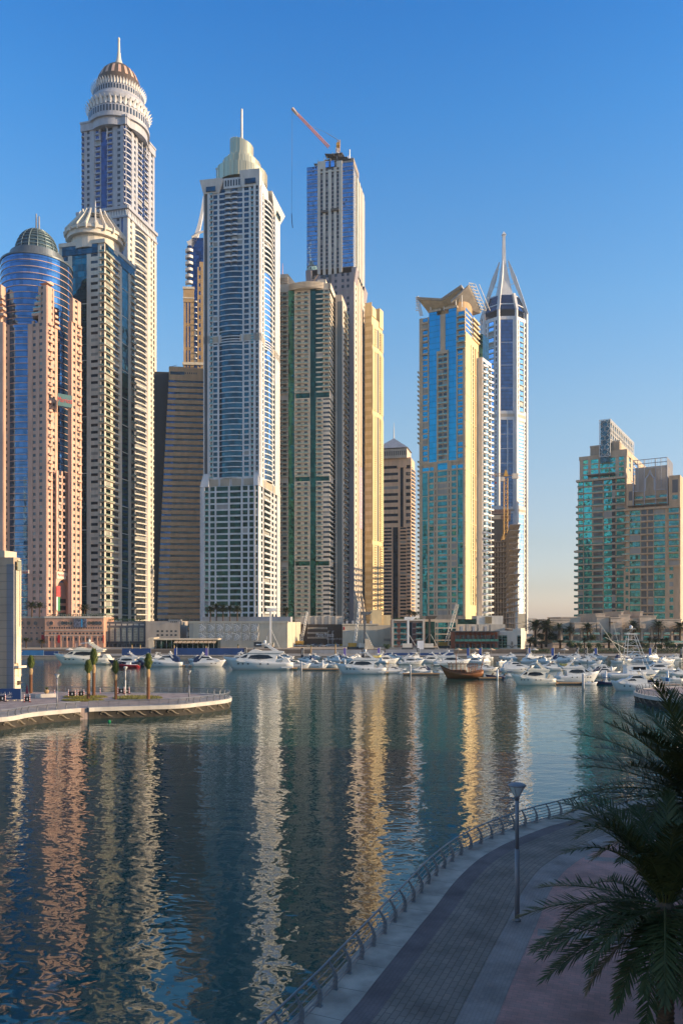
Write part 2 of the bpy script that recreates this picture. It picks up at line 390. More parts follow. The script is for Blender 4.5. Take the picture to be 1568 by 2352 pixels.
glass('tiara_glass', (.58, .52, .34), rough=.3, metal=.5, fh=60, pw=1.4, tilt=.01, lo=.8, line=0)

mat('dark_glass_grey', (.16, .17, .16), .35, .3)
mat('canopy_grey', (.36, .34, .32), .5); mat('soffit', (.42, .32, .20), .6)
mat('lilac', (.42, .36, .44), .6); glass('glass_sky2', (.21, .36, .55), fh=3.9, pw=1.8, tilt=.015, lo=.75)
glass('glass_turq2', (.05, .24, .26), fh=4.2, tilt=.05, wav=.3, lo=.6)
glass('glass_deep2', (.09, .145, .25), fh=4.4, tilt=.008, lo=.7, line=.25)
mat('terra_pale', (.34, .25, .20), .8); mat('maroon', (.16, .03, .035), .6)
mat('ground_sand', (.40, .31, .22), .95, vs=.05, stretch=1, var=.2); mat('asphalt', (.055, .055, .06), .9, vs=.2, stretch=1); mat('quay_stone', (.26, .23, .20), .85); mat('quay_paving', (.30, .26, .22), .85); mat('quay_wall2', (.13, .105, .085), .85)
mat('billboard', (.10, .11, .15), .5, var=.9, vs=1.2, stretch=1); mat('blue_cyan', (.03, .25, .5), .5)
glass('glass_bay', (.45, .48, .42), fh=2.2, pw=.9, lo=.4, hi=1.1, metal=.4); mat('grey_warm', (.36, .31, .26), .75)
mat('brown_slat', (.035, .025, .018), .6); mat('pink_dusk', (.36, .25, .20), .7); mat('maroon2', (.13, .05, .04), .6)
mat('stone_terrace', (.54, .43, .33), .8)
mat('kerb', (.42, .345, .29), .7, vs=.8, stretch=1, var=.34, bump=.2); mat('kerb_white', (.52, .48, .43), .7, vs=.6, stretch=1)
pavers('paver_dark', (.165, .122, .12), (.185, .135, .13), (.11, .085, .08), 3.0); pavers('paver_brick', (.26, .195, .16), (.215, .165, .14), (.13, .10, .082), 1.7, msize=.03)
pavers('paver_pale', (.32, .25, .225), (.275, .22, .205), (.20, .165, .15), 3.2); pavers('paver_red', (.27, .135, .12), (.23, .12, .12), (.15, .09, .085), 3.2)
mat('red_granite', (.30, .16, .15), .75, vs=2, stretch=1, var=.2)
pavers('red_paving', (.54, .26, .22), (.42, .23, .20), (.30, .19, .17), 2.4, rot=.35, uv=False)
pavers('paver_plaza', (.40, .30, .26), (.36, .28, .25), (.25, .19, .17), .8, uv=False)
mat('quay_dark', (.045, .038, .03), .85, vs=.9, stretch=.6, var=.4); mat('quay_relief', (.17, .14, .105), .8)
mat('lamp_glass', (.62, .66, .64), .15, .1); mat('lamp_pole', (.22, .22, .24), .5, .3, var=.08); mat('lamp_white', (.62, .60, .56), .5)
mat('beige_pan', (.50, .37, .26), .6); mat('cream_pan', (.70, .58, .42), .55); mat('slate', (.22, .22, .24), .5); glass('glass_yellow2', (.5, .45, .3), lo=.7)
mat('trunk', (.17, .08, .04), .85, vs=5, stretch=2.5, var=.4, bump=.6); mat('trunk_wrap', (.36, .24, .12), .85, vs=3, var=.25); leafmat('frond', (.05, .085, .022), (.13, .15, .04)); leafmat('frond_dark', (.040, .050, .014), (.075, .078, .024)); leafmat('frond_dry', (.16, .11, .05), (.09, .07, .03))
mat('trunk_dark', (.10, .065, .04), .9, vs=5, stretch=2, var=.4, bump=.6)
leafmat('grass', (.10, .13, .025), (.28, .22, .05)); mat('soil', (.16, .13, .05), .95)
mat('stripe_white', (.75, .74, .72), .5)
mat('umbrella_red', (.22, .03, .045), .7)
mat('gel', (.68, .67, .65), .28, var=.04); mat('gel_cream', (.78, .72, .60), .3, var=.04); mat('boat_glass', (.015, .02, .028), .08, .2); mat('canvas_navy', (.012, .03, .09), .7); mat('canvas_white', (.70, .70, .70), .7); mat('teak', (.36, .22, .11), .7); mat('boat_red', (.22, .012, .018), .35); mat('rubber_yellow', (.62, .48, .16), .6)
mat('flag_blue', (.02, .07, .30), .7); mat('flag_violet', (.16, .12, .38), .7); mat('flag_white', (.70, .70, .72), .7); mat('flag_dark', (.015, .018, .03), .7)
mat('grey_fence', (.26, .27, .29), .6)
leafmat('palm_far', (.022, .042, .016), (.060, .072, .024)); leafmat('tree_leaf', (.020, .045, .012), (.05, .085, .022))

def ring_poly(cx, cy, r, n=48): return [(cx + r * math.cos(2 * math.pi * i / n), cy + r * math.sin(2 * math.pi * i / n)) for i in range(n)]

# ================================================================== TOWERS
# ---- pink hotel with a blue glass drum and a ribbed dome
def hotel():
    Y = 470; k = Y / F
    cx, cy, r = X(85, Y + 22), Y + 22, 76.5 * (Y + 22) / F
    T = Tower('hotel_tower', 'pink stone hotel with blue glass drum, ribbed grey dome and two masts', 'hotel', ring_poly(cx, cy, r, 12))
    zt = Z(578, Y); fh = 15.0 * k
    T.part('glass_drum', MB().lathe([(r, 3), (r, zt)], (cx, cy), 72), 'glass_blue', smooth=False)
    band = MB(); nb = int((zt - 3) / fh)
    for i in range(1, nb + 1):
        z = zt - i * fh; band.lathe([(r + .25, z), (r + .25, z + .35)], (cx, cy), 72)
    T.part('floor_trim', band, 'pink_stone')
    rim = MB().lathe([(r + .5, zt), (r + .5, zt + 1), (62 * k, zt + 1.8), (61 * k, Z(562, cy - 60 * k)), (50 * k, Z(561, cy - 60 * k))], (cx, cy), 64); T.part('drum_rim', rim, 'rim_grey')
    zd = Z(563, cy - 50 * k) - .5; rd = 50 * k; hd = Z(528, cy) - zd; dome = MB(); dome.lathe([(rd * .97 * math.cos(a * math.pi / 20), zd + hd * .97 * math.sin(a * math.pi / 20)) for a in range(11)], (cx, cy), 36)
    d = T.part('dome', dome, 'dome_grey')
    for a in range(16):
        t = a * math.pi / 8; mb = MB()
        mb.tube([(cx + rd * math.cos(q) * math.cos(t), cy + rd * math.cos(q) * math.sin(t), zd + hd * math.sin(q)) for q in [j * math.pi / 20 for j in range(10)]], .28, 4)
        ORG[d] = ORG[T.root]; mb.build('rib', ['dome_rib'], d)
    for j in range(1, 9):
        q = j * math.pi / 20; z = zd + hd * math.sin(q); rr = rd * math.cos(q) * 1.01
        MB().lathe([(rr, z - .15), (rr, z + .25)], (cx, cy), 40).build('hoop', ['dome_rib'], d)
    for px, py in ((83.3, 491), (89.7, 497)): T.part('mast', MB().tube([(X(px, cy), cy, zd + hd * .9), (X(px, cy), cy, Z(py, cy))], [.62, .5], 8), 'steel')
    # pink stone fins: lower (wide) and upper (narrow) blocks with two faces each
    def block(xl, xc, xr, yt, yb, Yb, lw, rw, th=20):
        fl, fr, poly = corner(xl, xc, xr, Yb, th); z0, z1 = Z(yb, Yb), Z(yt, Yb)
        T.S('wall', 'pink_stone').prism(poly, z0, z1 + .4)
        n = max(1, round((z1 - z0) / fh))
        for f, w, xs in ((fl, lw, (xl, xc)), (fr, rw, (xc, xr))):
            cols, last = [], xs[0]
            for a, b in w: cols += [('P', last, a), ('W', a, b, {'sp': .55, 'gl': 'window_dark'})]; last = b
            if w: fac(T, f, cols + [('P', last, xs[1])], z0, z1, n, 'pink_stone')
        return fl, fr, z0, z1
    fl, fr, z0, z1 = block(65, 107.5, 131, 739, 1416, 466, [(76, 83), (91, 98)], [(110, 115.5), (119.5, 125)])
    n = 34
    for i in range(14, n):      # small stone balconies on the sunny face
        z = z0 + (z1 - z0) * i / n + fh * .9
        mb = MB().farc(fr, fr.px(109), fr.px(117), .4, 1.5, .5, z, z + .4, seg=4); mb.farc(fr, fr.px(109), fr.px(117), 1.3, 1.5, .5, z + .4, z + 1.3, seg=4); T.many('balcony', mb, 'pink_stone')
    block(89, 107.5, 123, 655, 740, 466.2, [(95, 100)], [(117, 120)])
    fl2, _, p2 = corner(89, 107.5, 123, 466.2, 20)
    T.S('wall', 'pink_stone').loft([[(*p, Z(655, Y) + .3) for p in p2], [((p[0] + p2[2][0]) / 2, (p[1] + p2[2][1]) / 2 + 1, Z(646, Y)) for p in p2]])
    for j, y in enumerate((690, 703, 715, 727)):      # stepped wedge balconies
        w = 12 + 7 * j; f = fl2; z = Z(y, Y)
        T.many('terrace', MB().fbox(f, f.px(89 - w * .45), f.px(95), -3, .6, z, z + 1.5).fbox(f, f.px(89 - w * .45), f.px(95), .5, .55, z + 1.5, z + 2.2, 1), 'pink_stone', 'rail_glass')
        g = fr; T.many('terrace', MB().fbox(g, g.px(123), g.px(127 + 3 * j), -2, 1.2, z - 6, z - 4.6), 'pink_stone')
    for y in (739, 766, 905, 939, 1000):      # stone beams running into the drum
        z = Z(y, Y); T.many('beam', MB().fbox(fl, fl.px(58), fl.px(74), -5, -1.5, z - .5, z + 1.2), 'pink_stone'); T.many('beam', MB().fbox(fr, fr.px(131), fr.px(139), -3, -.5, z - 2, z - .4), 'pink_stone')
    fl3, fr3, a0, a1 = block(156, 163, 186, 738, 1416, 474, [], [(167, 172), (176, 182)])
    block(160, 166, 184.5, 684, 739, 474.3, [], [(171, 177)])
    for i in range(12, 34):
        z = a0 + (a1 - a0) * i / 34 + fh * .85; mb = MB().farc(fr3, fr3.px(175.5), fr3.px(184), .4, 1.5, .5, z, z + .4, seg=4); mb.farc(fr3, fr3.px(175.5), fr3.px(184), 1.3, 1.5, .5, z + .4, z + 1.3, seg=4); T.many('balcony', mb, 'pink_stone')
    # left wing, mostly outside the frame
    fl4, fr4, b0, b1 = block(-60, 8, 24, 740, 1416, 468, [(-30, -24), (-12, -6)], [(12, 16)], 12)
    block(-50, 2, 14, 654, 740, 468.3, [], [], 12)
    for j, y in enumerate((690, 703, 716, 730)):
        z = Z(y, Y); T.many('terrace', MB().fbox(fl4, fl4.px(-30), fl4.px(9 + 1.5 * j), -1, 2.2, z, z + 1.5), 'pink_stone')
    # white balcony bands on the drum's right part
    for i in range(8, 28):
        z = zt - (i + 6) * fh + 1; ring = []
        for rr in (r + .05, r + .9): ring.append([(cx + rr * math.cos(a), cy + rr * math.sin(a)) for a in [R(-66 + 3 * q) for q in range(9)]])
        T.many('balcony', MB().prism(ring[1] + ring[0][::-1], z, z + 1.3, strip=True), 'white_warm')
    # arch front at the foot
    f, poly = flat(128.5, 163.5, 470, 62, 6)
    z1 = Z(1310, Y); ua, ub = f.px(131), f.px(160.5); uc = (ua + ub) / 2; ha = (ub - ua) / 2; za = Z(1356, Y)
    wall = MB(); q = 14
    arch = [(uc - ha * math.cos(math.pi * i / q), za + 26 * k * math.sin(math.pi * i / q)) for i in range(q + 1)]
    for i in range(q):
        (u0, zz0), (u1, zz1) = arch[i], arch[i + 1]
        A, B = [f.pt(u, 0) for u in (u0, u1)], [f.pt(u, -3.5) for u in (u0, u1)]
        wall.hexa([(*A[0], zz0), (*A[1], zz1), (*B[1], zz1), (*B[0], zz0), (*A[0], z1), (*A[1], z1), (*B[1], z1), (*B[0], z1)])
    wall.fbox(f, 0, ua, -3.5, 0, 3, z1).fbox(f, ub, f.L, -3.5, 0, 3, z1)
    wall.fbox(f, 0, f.L, -7, -3.6, 3, za + 5, 0)
    T.part('arch_front', wall, 'pink_stone')
    for i in range(5): T.many('window', MB().fbox(f, uc, uc + 5, -3.6, -3.5, 12 + i * 4.2, 14.6 + i * 4.2), 'window_dark')
    # flanking white grid balconies above the arch
    fac(T, f, [('P', 128.5, 133), ('C', 133, 140, {'d': .8}), ('P', 140, 143), ('C', 143, 150, {'d': .8}), ('P', 150, 163.5)], z1, Z(1080, Y), 15, 'pink_stone', 'window_dark')
    sg = T.part('sign_board', MB().fbox(f, f.px(129), f.px(161), .05, .5, Z(1329, Y), Z(1314, Y)), 'stone_light'); ORG[sg] = ORG[T.root]
    lettering('Marriott', sg, 'red', f, f.px(138.5), .56, Z(1320.5, Y), 2.6, .04, width=4.6)
    lettering('\ufe95\ufeee\ufef3\u0631\ufe8e\ufee3', sg, 'red', f, f.px(152.5), .56, Z(1322, Y), 2.6, .04, width=4.6)
    fs, _ = flat(131, 166, 466, 40)
    sp = T.part('sign_board', MB().fbox(fs, fs.px(132.5), fs.px(165), -.4, .2, Z(935, Y), Z(907, Y)), 'sign_teal'); ORG[sp] = ORG[T.root]
    lettering('Marriott', sp, 'red', fs, fs.px(149), .3, Z(921, Y), 4.2, .08, width=8.6)
    lf, _ = flat(46, 72, 464, -10)
    sl_ = T.part('sign_board', MB().fbox(lf, lf.px(44), lf.px(66), -.4, .2, Z(1319, Y), Z(1311, Y)), 'stone_light'); ORG[sl_] = ORG[T.root]
    lettering('\ufe95\ufeee\ufef3\u0631\ufe8e\ufee3', sl_, 'red', lf, lf.px(57), .3, Z(1315, Y), 2.2, .05, width=4.2)
    T.finish()
    # national flag hung in the arch
    fl_ = MB(); pts = lambda u: [f.pt(f.px(u[0]), .9 + .15 * math.sin(u[1])) for u in [u]][0]
    def quad(xa, xb, ya, yb, m):
        fl_.hexa([(*f.pt(f.px(xa), .8), Z(yb, Y)), (*f.pt(f.px(xb), 1.0), Z(yb, Y)), (*f.pt(f.px(xb), .95), Z(yb, Y)), (*f.pt(f.px(xa), .75), Z(yb, Y)),
                  (*f.pt(f.px(xa), .8), Z(ya, Y)), (*f.pt(f.px(xb), 1.0), Z(ya, Y)), (*f.pt(f.px(xb), .95), Z(ya, Y)), (*f.pt(f.px(xa), .75), Z(ya, Y))], m)
    quad(127.5, 136, 1346, 1371, 0); quad(127.5, 130.3, 1371, 1402, 1); quad(130.3, 135, 1371, 1404, 2)
    tag(fl_.build('flag', ['red', 'white', 'green_flag']), 'long red, white and green flag hanging beside the hotel arch', 'flag')
hotel()

# ---- white tower with green glass corner balconies and ribbed crown
def crown_tower():
    Y = 520; k = Y / F
    fl, fr, poly = corner(136, 240, 310, Y, 13)
    T = Tower('apartment_tower', 'white apartment tower with green glass corner balconies under a ribbed white crown', 'tower', poly)
    z0, z1 = 3, Z(563, Y); nf = 56
    T.S('wall', 'white_warm').prism(poly, z0, Z(553, Y))
    fac(T, fl, [('P', 136, 143.5), ('W', 143.5, 157, {'gl': 'glass_teal'}), ('P', 157, 166), ('G', 166, 200, {'gl': 'glass_teal2', 'seg': 7}), ('P', 200, 209), ('W', 209, 225.5, {'sp': .6, 'gl': 'glass_dark'}), ('P', 225.5, 232),
                ('B', 232, 240, {'d': 1.6, 'ov': .8, 'bg': 'glass_green', 'in': .2})], z0, z1, nf, 'white_warm', 'glass_teal', rail='rail_sage')
    fac(T, fr, [('B', 240, 257, {'d': 1.6, 'ov': .5, 'bg': 'glass_green', 'in': .2}), ('C', 258, 273, {'d': 1.1, 'bg': 'window_dark'}), ('P', 273, 279), ('G', 279, 294, {'gl': 'glass_teal2', 'seg': 14}), ('P', 294, 299), ('B', 299, 310, {'d': 1.5, 'bg': 'window_dark', 'in': .25})],
        z0, z1, nf, 'white_warm', 'glass_teal', rail='rail_sage')
    w = T.S('wall', 'white_warm')
    zt = Z(553, Y)
    w.fbox(fl, fl.px(136), fl.L + .6, -1, .9, zt - 1.2, zt + 1.4); w.fbox(fr, -.6, fr.L, -1, .9, zt - 1.2, zt + 1.4)
    T.many('glass_strip', MB().fbox(fl, fl.px(143.5), fl.px(225), .2, .6, zt - 7.5, zt - 1.4), 'glass_teal'); T.many('glass_strip', MB().fbox(fr, 1, fr.L - 1, .2, .6, zt - 7.5, zt - 1.4), 'glass_teal')
    cx, cy = X(219, Y + 17), Y + 17; zr = zt + 5.5; w.prism(ring_poly(cx, cy, 55 * k, 24), zt - 3, zr + .2)
    T.part('crown_ring', MB().lathe([(64 * k, zr), (64 * k, zr + 3), (68 * k, zr + 3.2), (68 * k, zr + 5), (62 * k, zr + 5.2)], (cx, cy), 48), 'white_warm')
    T.part('crown_roof', MB().lathe([(63 * k, zr + 5), (38 * k, zr + 13.5), (32 * k, zr + 13.5), (30 * k, zr + 12)], (cx, cy), 32), 'white_warm')
    for i in range(20):
        a = 2 * math.pi * i / 20; c, s_ = math.cos(a), math.sin(a)
        pr = [(70, 2), (72, 5.5), (45, 15.5), (35, 20.5), (33, 20), (33, 13), (60, 3.4)]
        ring = lambda o: [(cx + rr * k * c - o * s_, cy + rr * k * s_ + o * c, zr + z) for rr, z in pr]
        T.many('crown_rib', MB().loft([ring(-.45), ring(.45)]), 'white_warm')
    T.part('crown_rail', MB().lathe([(33 * k, zr + 17), (33 * k, zr + 17.6)], (cx, cy), 32).lathe([(33 * k, zr + 15.6), (33 * k, zr + 16)], (cx, cy), 32), 'white_warm')
    T.part('spire', MB().lathe([(1.5, zr + 8), (1.2, zr + 18), (.15, Z(460, cy))], (cx, cy), 10), 'white')
    T.finish()
crown_tower()

# ---- tallest silver tower with an onion dome and spire
def dome_tower():
    Y = 700; k = Y / F
    fl, fr, poly = corner(187.5, 289, 354, Y, 15)
    T = Tower('skyscraper', 'tallest silver skyscraper topped by tiered petal rings, dark dome and long spire', 'skyscraper', poly)
    zs, zt = Z(480, Y), Z(262, Y)
    T.S('wall', 'silver').prism(poly, zs - 5, zt)
    nf = 15
    side = lambda a, b, c, d, e, f_, g, h: [('P', a, b), ('W', b, c, {'sp': .45, 'gl': 'window_dark'}), ('P', c, d), ('R', d, e, {'d': 1.0}), ('G', e, f_, {'gl': 'glass_deep'}), ('R', f_, g, {'d': 1.0}), ('P', g, g + .01)]
    fac(T, fl, [('R', 187.5, 194, {'d': 1}), ('P', 194, 200), ('W', 200, 206.5, {'sp': .45, 'gl': 'window_dark'}), ('P', 206.5, 217), ('C', 219, 231, {'d': 1}), ('G', 232.5, 246, {'gl': 'glass_deep'}), ('C', 247, 259, {'d': 1}), ('P', 261, 270),
                ('W', 270, 277, {'sp': .45, 'gl': 'window_dark'}), ('P', 277, 284), ('R', 284, 289, {'d': 1.2})], zs, Z(285, Y), nf, 'silver', 'glass_deep')
    fac(T, fr, [('R', 289, 302, {'d': 1.2}), ('P', 302, 307), ('W', 307, 311, {'sp': .45, 'gl': 'window_dark'}), ('P', 311, 315), ('C', 316, 326, {'d': 1}), ('G', 326, 331, {'gl': 'glass_deep'}), ('C', 331, 340, {'d': 1}), ('P', 341, 346),
                ('W', 346, 350, {'sp': .45, 'gl': 'window_dark'}), ('P', 350, 354)], zs, Z(285, Y), nf, 'silver', 'glass_deep')
    w = T.S('wall', 'silver')
    for f, cs in ((fl, ((187.5, 217), (261, 289))), (fr, ((289, 315), (341, 354)))):
        for a, b in cs: w.fbox(f, f.px(a) - .4, f.px(b) + .4, -2, 1.3, Z(285, Y), Z(268, Y)); w.fbox(f, f.px(a) - .8, f.px(b) + .8, -2, 1.9, Z(268, Y), Z(264, Y))
    for f, a, b in ((fl, 217, 261), (fr, 315, 341)):      # peaked gable with keyhole arch over the middle bay
        u0, u1 = f.px(a), f.px(b); um = (u0 + u1) / 2; zz = Z(283, Y)
        g = MB(); g.tube([(*f.pt(u0, 1.2), zz), (*f.pt(um, 1.6), zz + 7), (*f.pt(u1, 1.2), zz)], .8, 6)
        q = (u1 - u0) * .17; g.tube([(*f.pt(um - q, 1.2), zz - 12)] + [(*f.pt(um - q * 1.25 * math.cos(t), 1.4), zz - 4 + q * 1.4 * math.sin(t)) for t in [j * math.pi / 8 for j in range(9)]] + [(*f.pt(um + q, 1.2), zz - 12)], .7, 5)
        T.many('gable_arch', g, 'silver')
    # lower wider shaft with its zigzag cornice
    fl2, fr2, p2 = corner(178, 293, 358.5, Y - 4, 15)
    T.S('wall', 'silver').prism(p2, 3, zs)
    for f in (fl2, fr2):
        w.fbox(f, -.8, f.L + .8, -1, 1.6, zs - 1.4, zs + 1.2); w.fbox(f, -.8, f.L + .8, -1, 1.2, zs - 9, zs - 7.6)
        m = int(f.L / 2.6)
        for i in range(m):
            u = f.L * (i + .5) / m; h = f.L / m * .42
            T.many('cornice_point', MB().loft([[(*f.pt(u - h, .1), zs - 7.4), (*f.pt(u + h, .1), zs - 7.4), (*f.pt(u, .1), zs - 1.8)], [(*f.pt(u - h, .8), zs - 7.4), (*f.pt(u + h, .8), zs - 7.4), (*f.pt(u, .8), zs - 1.8)]]), 'white')
    fac(T, fl2, [('P', 178, 183), ('W', 183, 190, {'gl': 'window_dark'}), ('P', 190, 216), ('G', 216, 255, {'gl': 'glass_deep'}), ('P', 255, 268), ('W', 268, 275, {'sp': .5, 'gl': 'window_dark'}), ('P', 275, 279), ('G', 279, 283, {'gl': 'glass_deep'}), ('P', 283, 293)], 3, zs - 9, 72, 'silver', 'glass_deep')
    fac(T, fr2, [('P', 293, 298), ('W', 298, 302, {'sp': .5, 'gl': 'window_dark'}), ('P', 302, 308), ('R', 308, 337, {'d': 2.6}), ('P', 338, 345), ('W', 345, 348, {'sp': .55, 'gl': 'window_dark'}), ('P', 348, 351), ('W', 351, 354, {'sp': .3, 'gl': 'window_dark'}), ('P', 354, 358.5)], 3, zs - 9, 72, 'white_warm', 'window_dark', W='warm_wall')
    # drum tiers
    cx, cy = X(273, Y + 25), Y + 25; k = cy / F
    zf = lambda y, r0: Z(y, cy - r0 * k)
    def tier(r0, ya, yb, win, mat_='silver'):
        z0_, z1_ = zf(yb, r0), zf(ya, r0)
        T.S('drum', 'silver').lathe([(r0 * k, z0_), (r0 * k, z1_)], (cx, cy), 64)
        for i in range(win):
            a = 2 * math.pi * i / win; c, s_ = math.cos(a), math.sin(a)
            if s_ > .35: continue
            h = (z1_ - z0_); rr = r0 * k + .12; t = 2 * math.pi / win * .28
            q = [(cx + rr * math.cos(a + o), cy + rr * math.sin(a + o)) for o in (-t, t)]
            T.many('window', last_mb(q, z0_ + h * .2, z0_ + h * .8, cx, cy), 'window_dark')
    def last_mb(q, a, b, cx, cy):
        mb = MB(); o = [(p[0] + (cx - p[0]) * .02, p[1] + (cy - p[1]) * .02) for p in q]
        return mb.hexa([(*q[0], a), (*q[1], a), (*o[1], a), (*o[0], a), (*q[0], b), (*q[1], b), (*o[1], b), (*o[0], b)])
    def petals(r0, y0, h, n, lean=3.0):
        z = zf(y0, r0)
        for i in range(n):
            a = 2 * math.pi * i / n; c, s_ = math.cos(a), math.sin(a); wd = r0 * k * math.pi / n * .86
            rows = []
            for t, ww in ((0, .55), (.25, .95), (.5, 1), (.75, .7), (1, .05)):
                rr = r0 * k + lean * t * t; zz = z + h * k * t
                rows.append([(cx + rr * c - wd * ww * s_, cy + rr * s_ + wd * ww * c, zz), (cx + (rr + .5) * c, cy + (rr + .5) * s_, zz), (cx + rr * c + wd * ww * s_, cy + rr * s_ - wd * ww * c, zz), (cx + (rr - .3) * c, cy + (rr - .3) * s_, zz)])
            T.many('petal', MB().loft(rows), 'white')
    tier(66.5, 233, 256, 56)
    T.S('drum', 'silver').lathe([(64 * k, Z(285, Y)), (64 * k, zf(262, 69)), (69 * k, zf(262, 69)), (69 * k, zf(256, 69)), (66 * k, zf(256, 69))], (cx, cy), 64).lathe([(60 * k, zf(231, 60)), (60 * k, zf(216, 60)), (66 * k, zf(218, 66)), (66 * k, zf(208, 66)), (60 * k, zf(202, 60)), (55 * k, zf(202, 60))], (cx, cy), 64)
    petals(67, 234, 17, 40)
    tier(56, 186, 203, 56); petals(56.5, 187, 12, 56, 2.2)
    zb, rd = zf(187, 54), 52 * k; hd = Z(150, cy) - zb
    dome = [(rd * math.cos(q), zb + hd * math.sin(q)) for q in [j * math.pi / 24 for j in range(12)]]
    d = T.part('dome', MB().lathe(dome, (cx, cy), 48), 'bronze'); ORG[d] = ORG[T.root]
    for i in range(20):
        a0 = 2 * math.pi * i / 20; P_ = []
        for q in [j * math.pi / 24 for j in range(3, 7)]:
            P_.append([(cx + rd * 1.012 * math.cos(q) * math.cos(a0 + o), cy + rd * 1.012 * math.cos(q) * math.sin(a0 + o), zb + hd * 1.012 * math.sin(q)) for o in (-.07, 0, .07)])
        MB().grid(P_).build('pale_panel', ['pink_stone'], d)
    T.part('spire', MB().lathe([(15 * k, zb + hd * .96), (9 * k, Z(146, cy)), (5.5 * k, Z(136, cy)), (3.6 * k, Z(124, cy)), (4.2 * k, Z(122, cy)), (3.0 * k, Z(120, cy)), (2.2 * k, Z(90, cy)), (3 * k, Z(89, cy)), (.5, Z(85, cy))], (cx, cy), 16), 'white_warm', smooth=True)
    T.finish()
dome_tower()

# ---- dark banded slab leaning away at the left
def banded():
    Y = 565; k = Y / F
    f, poly = flat(357, 468, Y, 6, 30)
    T = Tower('office_tower', 'brown office slab with dark window bands and slanting dark side wall', 'tower', poly)
    z0, zt = 3, Z(872, Y); nf = 45; fh = (zt - z0) / nf
    w = T.S('wall', 'brown_band')
    xl = lambda z: f.px(359 + (388 - 359) * min(1, (z / zt)) ** 1.2)
    ur, um = f.px(468), f.px(440)
    for i in range(nf):
        z = z0 + i * fh; a = xl(z)
        w.fbox(f, a, um, -28, .5, z, z + fh * .62).farc(f, um, ur, -14, .5, 0, z, z + fh * .62)
        c = a + (um - a) * .32
        T.many('window', MB().fbox(f, a + .1, c, -20, .02, z + fh * .62, z + fh), 'glass_deep'); T.many('window', MB().fbox(f, c, um, -20, .02, z + fh * .62, z + fh), 'glass_dark'); T.many('window', MB().fbox(f, um, ur - .2, -13.5, .02, z + fh * .62, z + fh), 'glass_dark')
    w.fbox(f, xl(zt), ur, -28, .5, zt, Z(843, Y)); w.fbox(f, xl(zt), um - 6, -26, -1, Z(843, Y), Z(839, Y))
    for i in range(6): T.many('window', MB().fbox(f, f.px(425 + i * 5), f.px(427 + i * 5), .4, .55, Z(857, Y), Z(853, Y)), 'window_dark')
    T.many('window', MB().fbox(f, f.px(391), f.px(424), .4, .56, Z(859, Y), Z(852, Y)), 'glass_dark')
    g, gp = flat(354, 395, Y + 14, 6, 30)
    zt2 = Z(853, Y + 14)
    T.part('side_wall', MB().prism(gp, 3, zt2), 'dark'); T.part('roof_block', MB().fbox(g, .2, g.L, -22, -1, zt2, Z(846, Y)), 'glass_blue')
    cr = MB(); zc = Z(839, Y); p = f.pt(f.px(400), -8)
    cr.bar((*p, zc), (*p, zc + 2.4), .5); cr.bar((p[0] - 4, p[1], zc + 2.2), (p[0] + 16, p[1], zc + 1.4), .5); cr.bar((p[0] - 3, p[1], zc + 2.2), (p[0] + 1, p[1], zc + 3.4), .3)
    T.finish(); tag(cr.build('roof_crane', ['dark_grey']), 'small dark cleaning crane on the roof of the brown banded slab', 'crane')
banded()

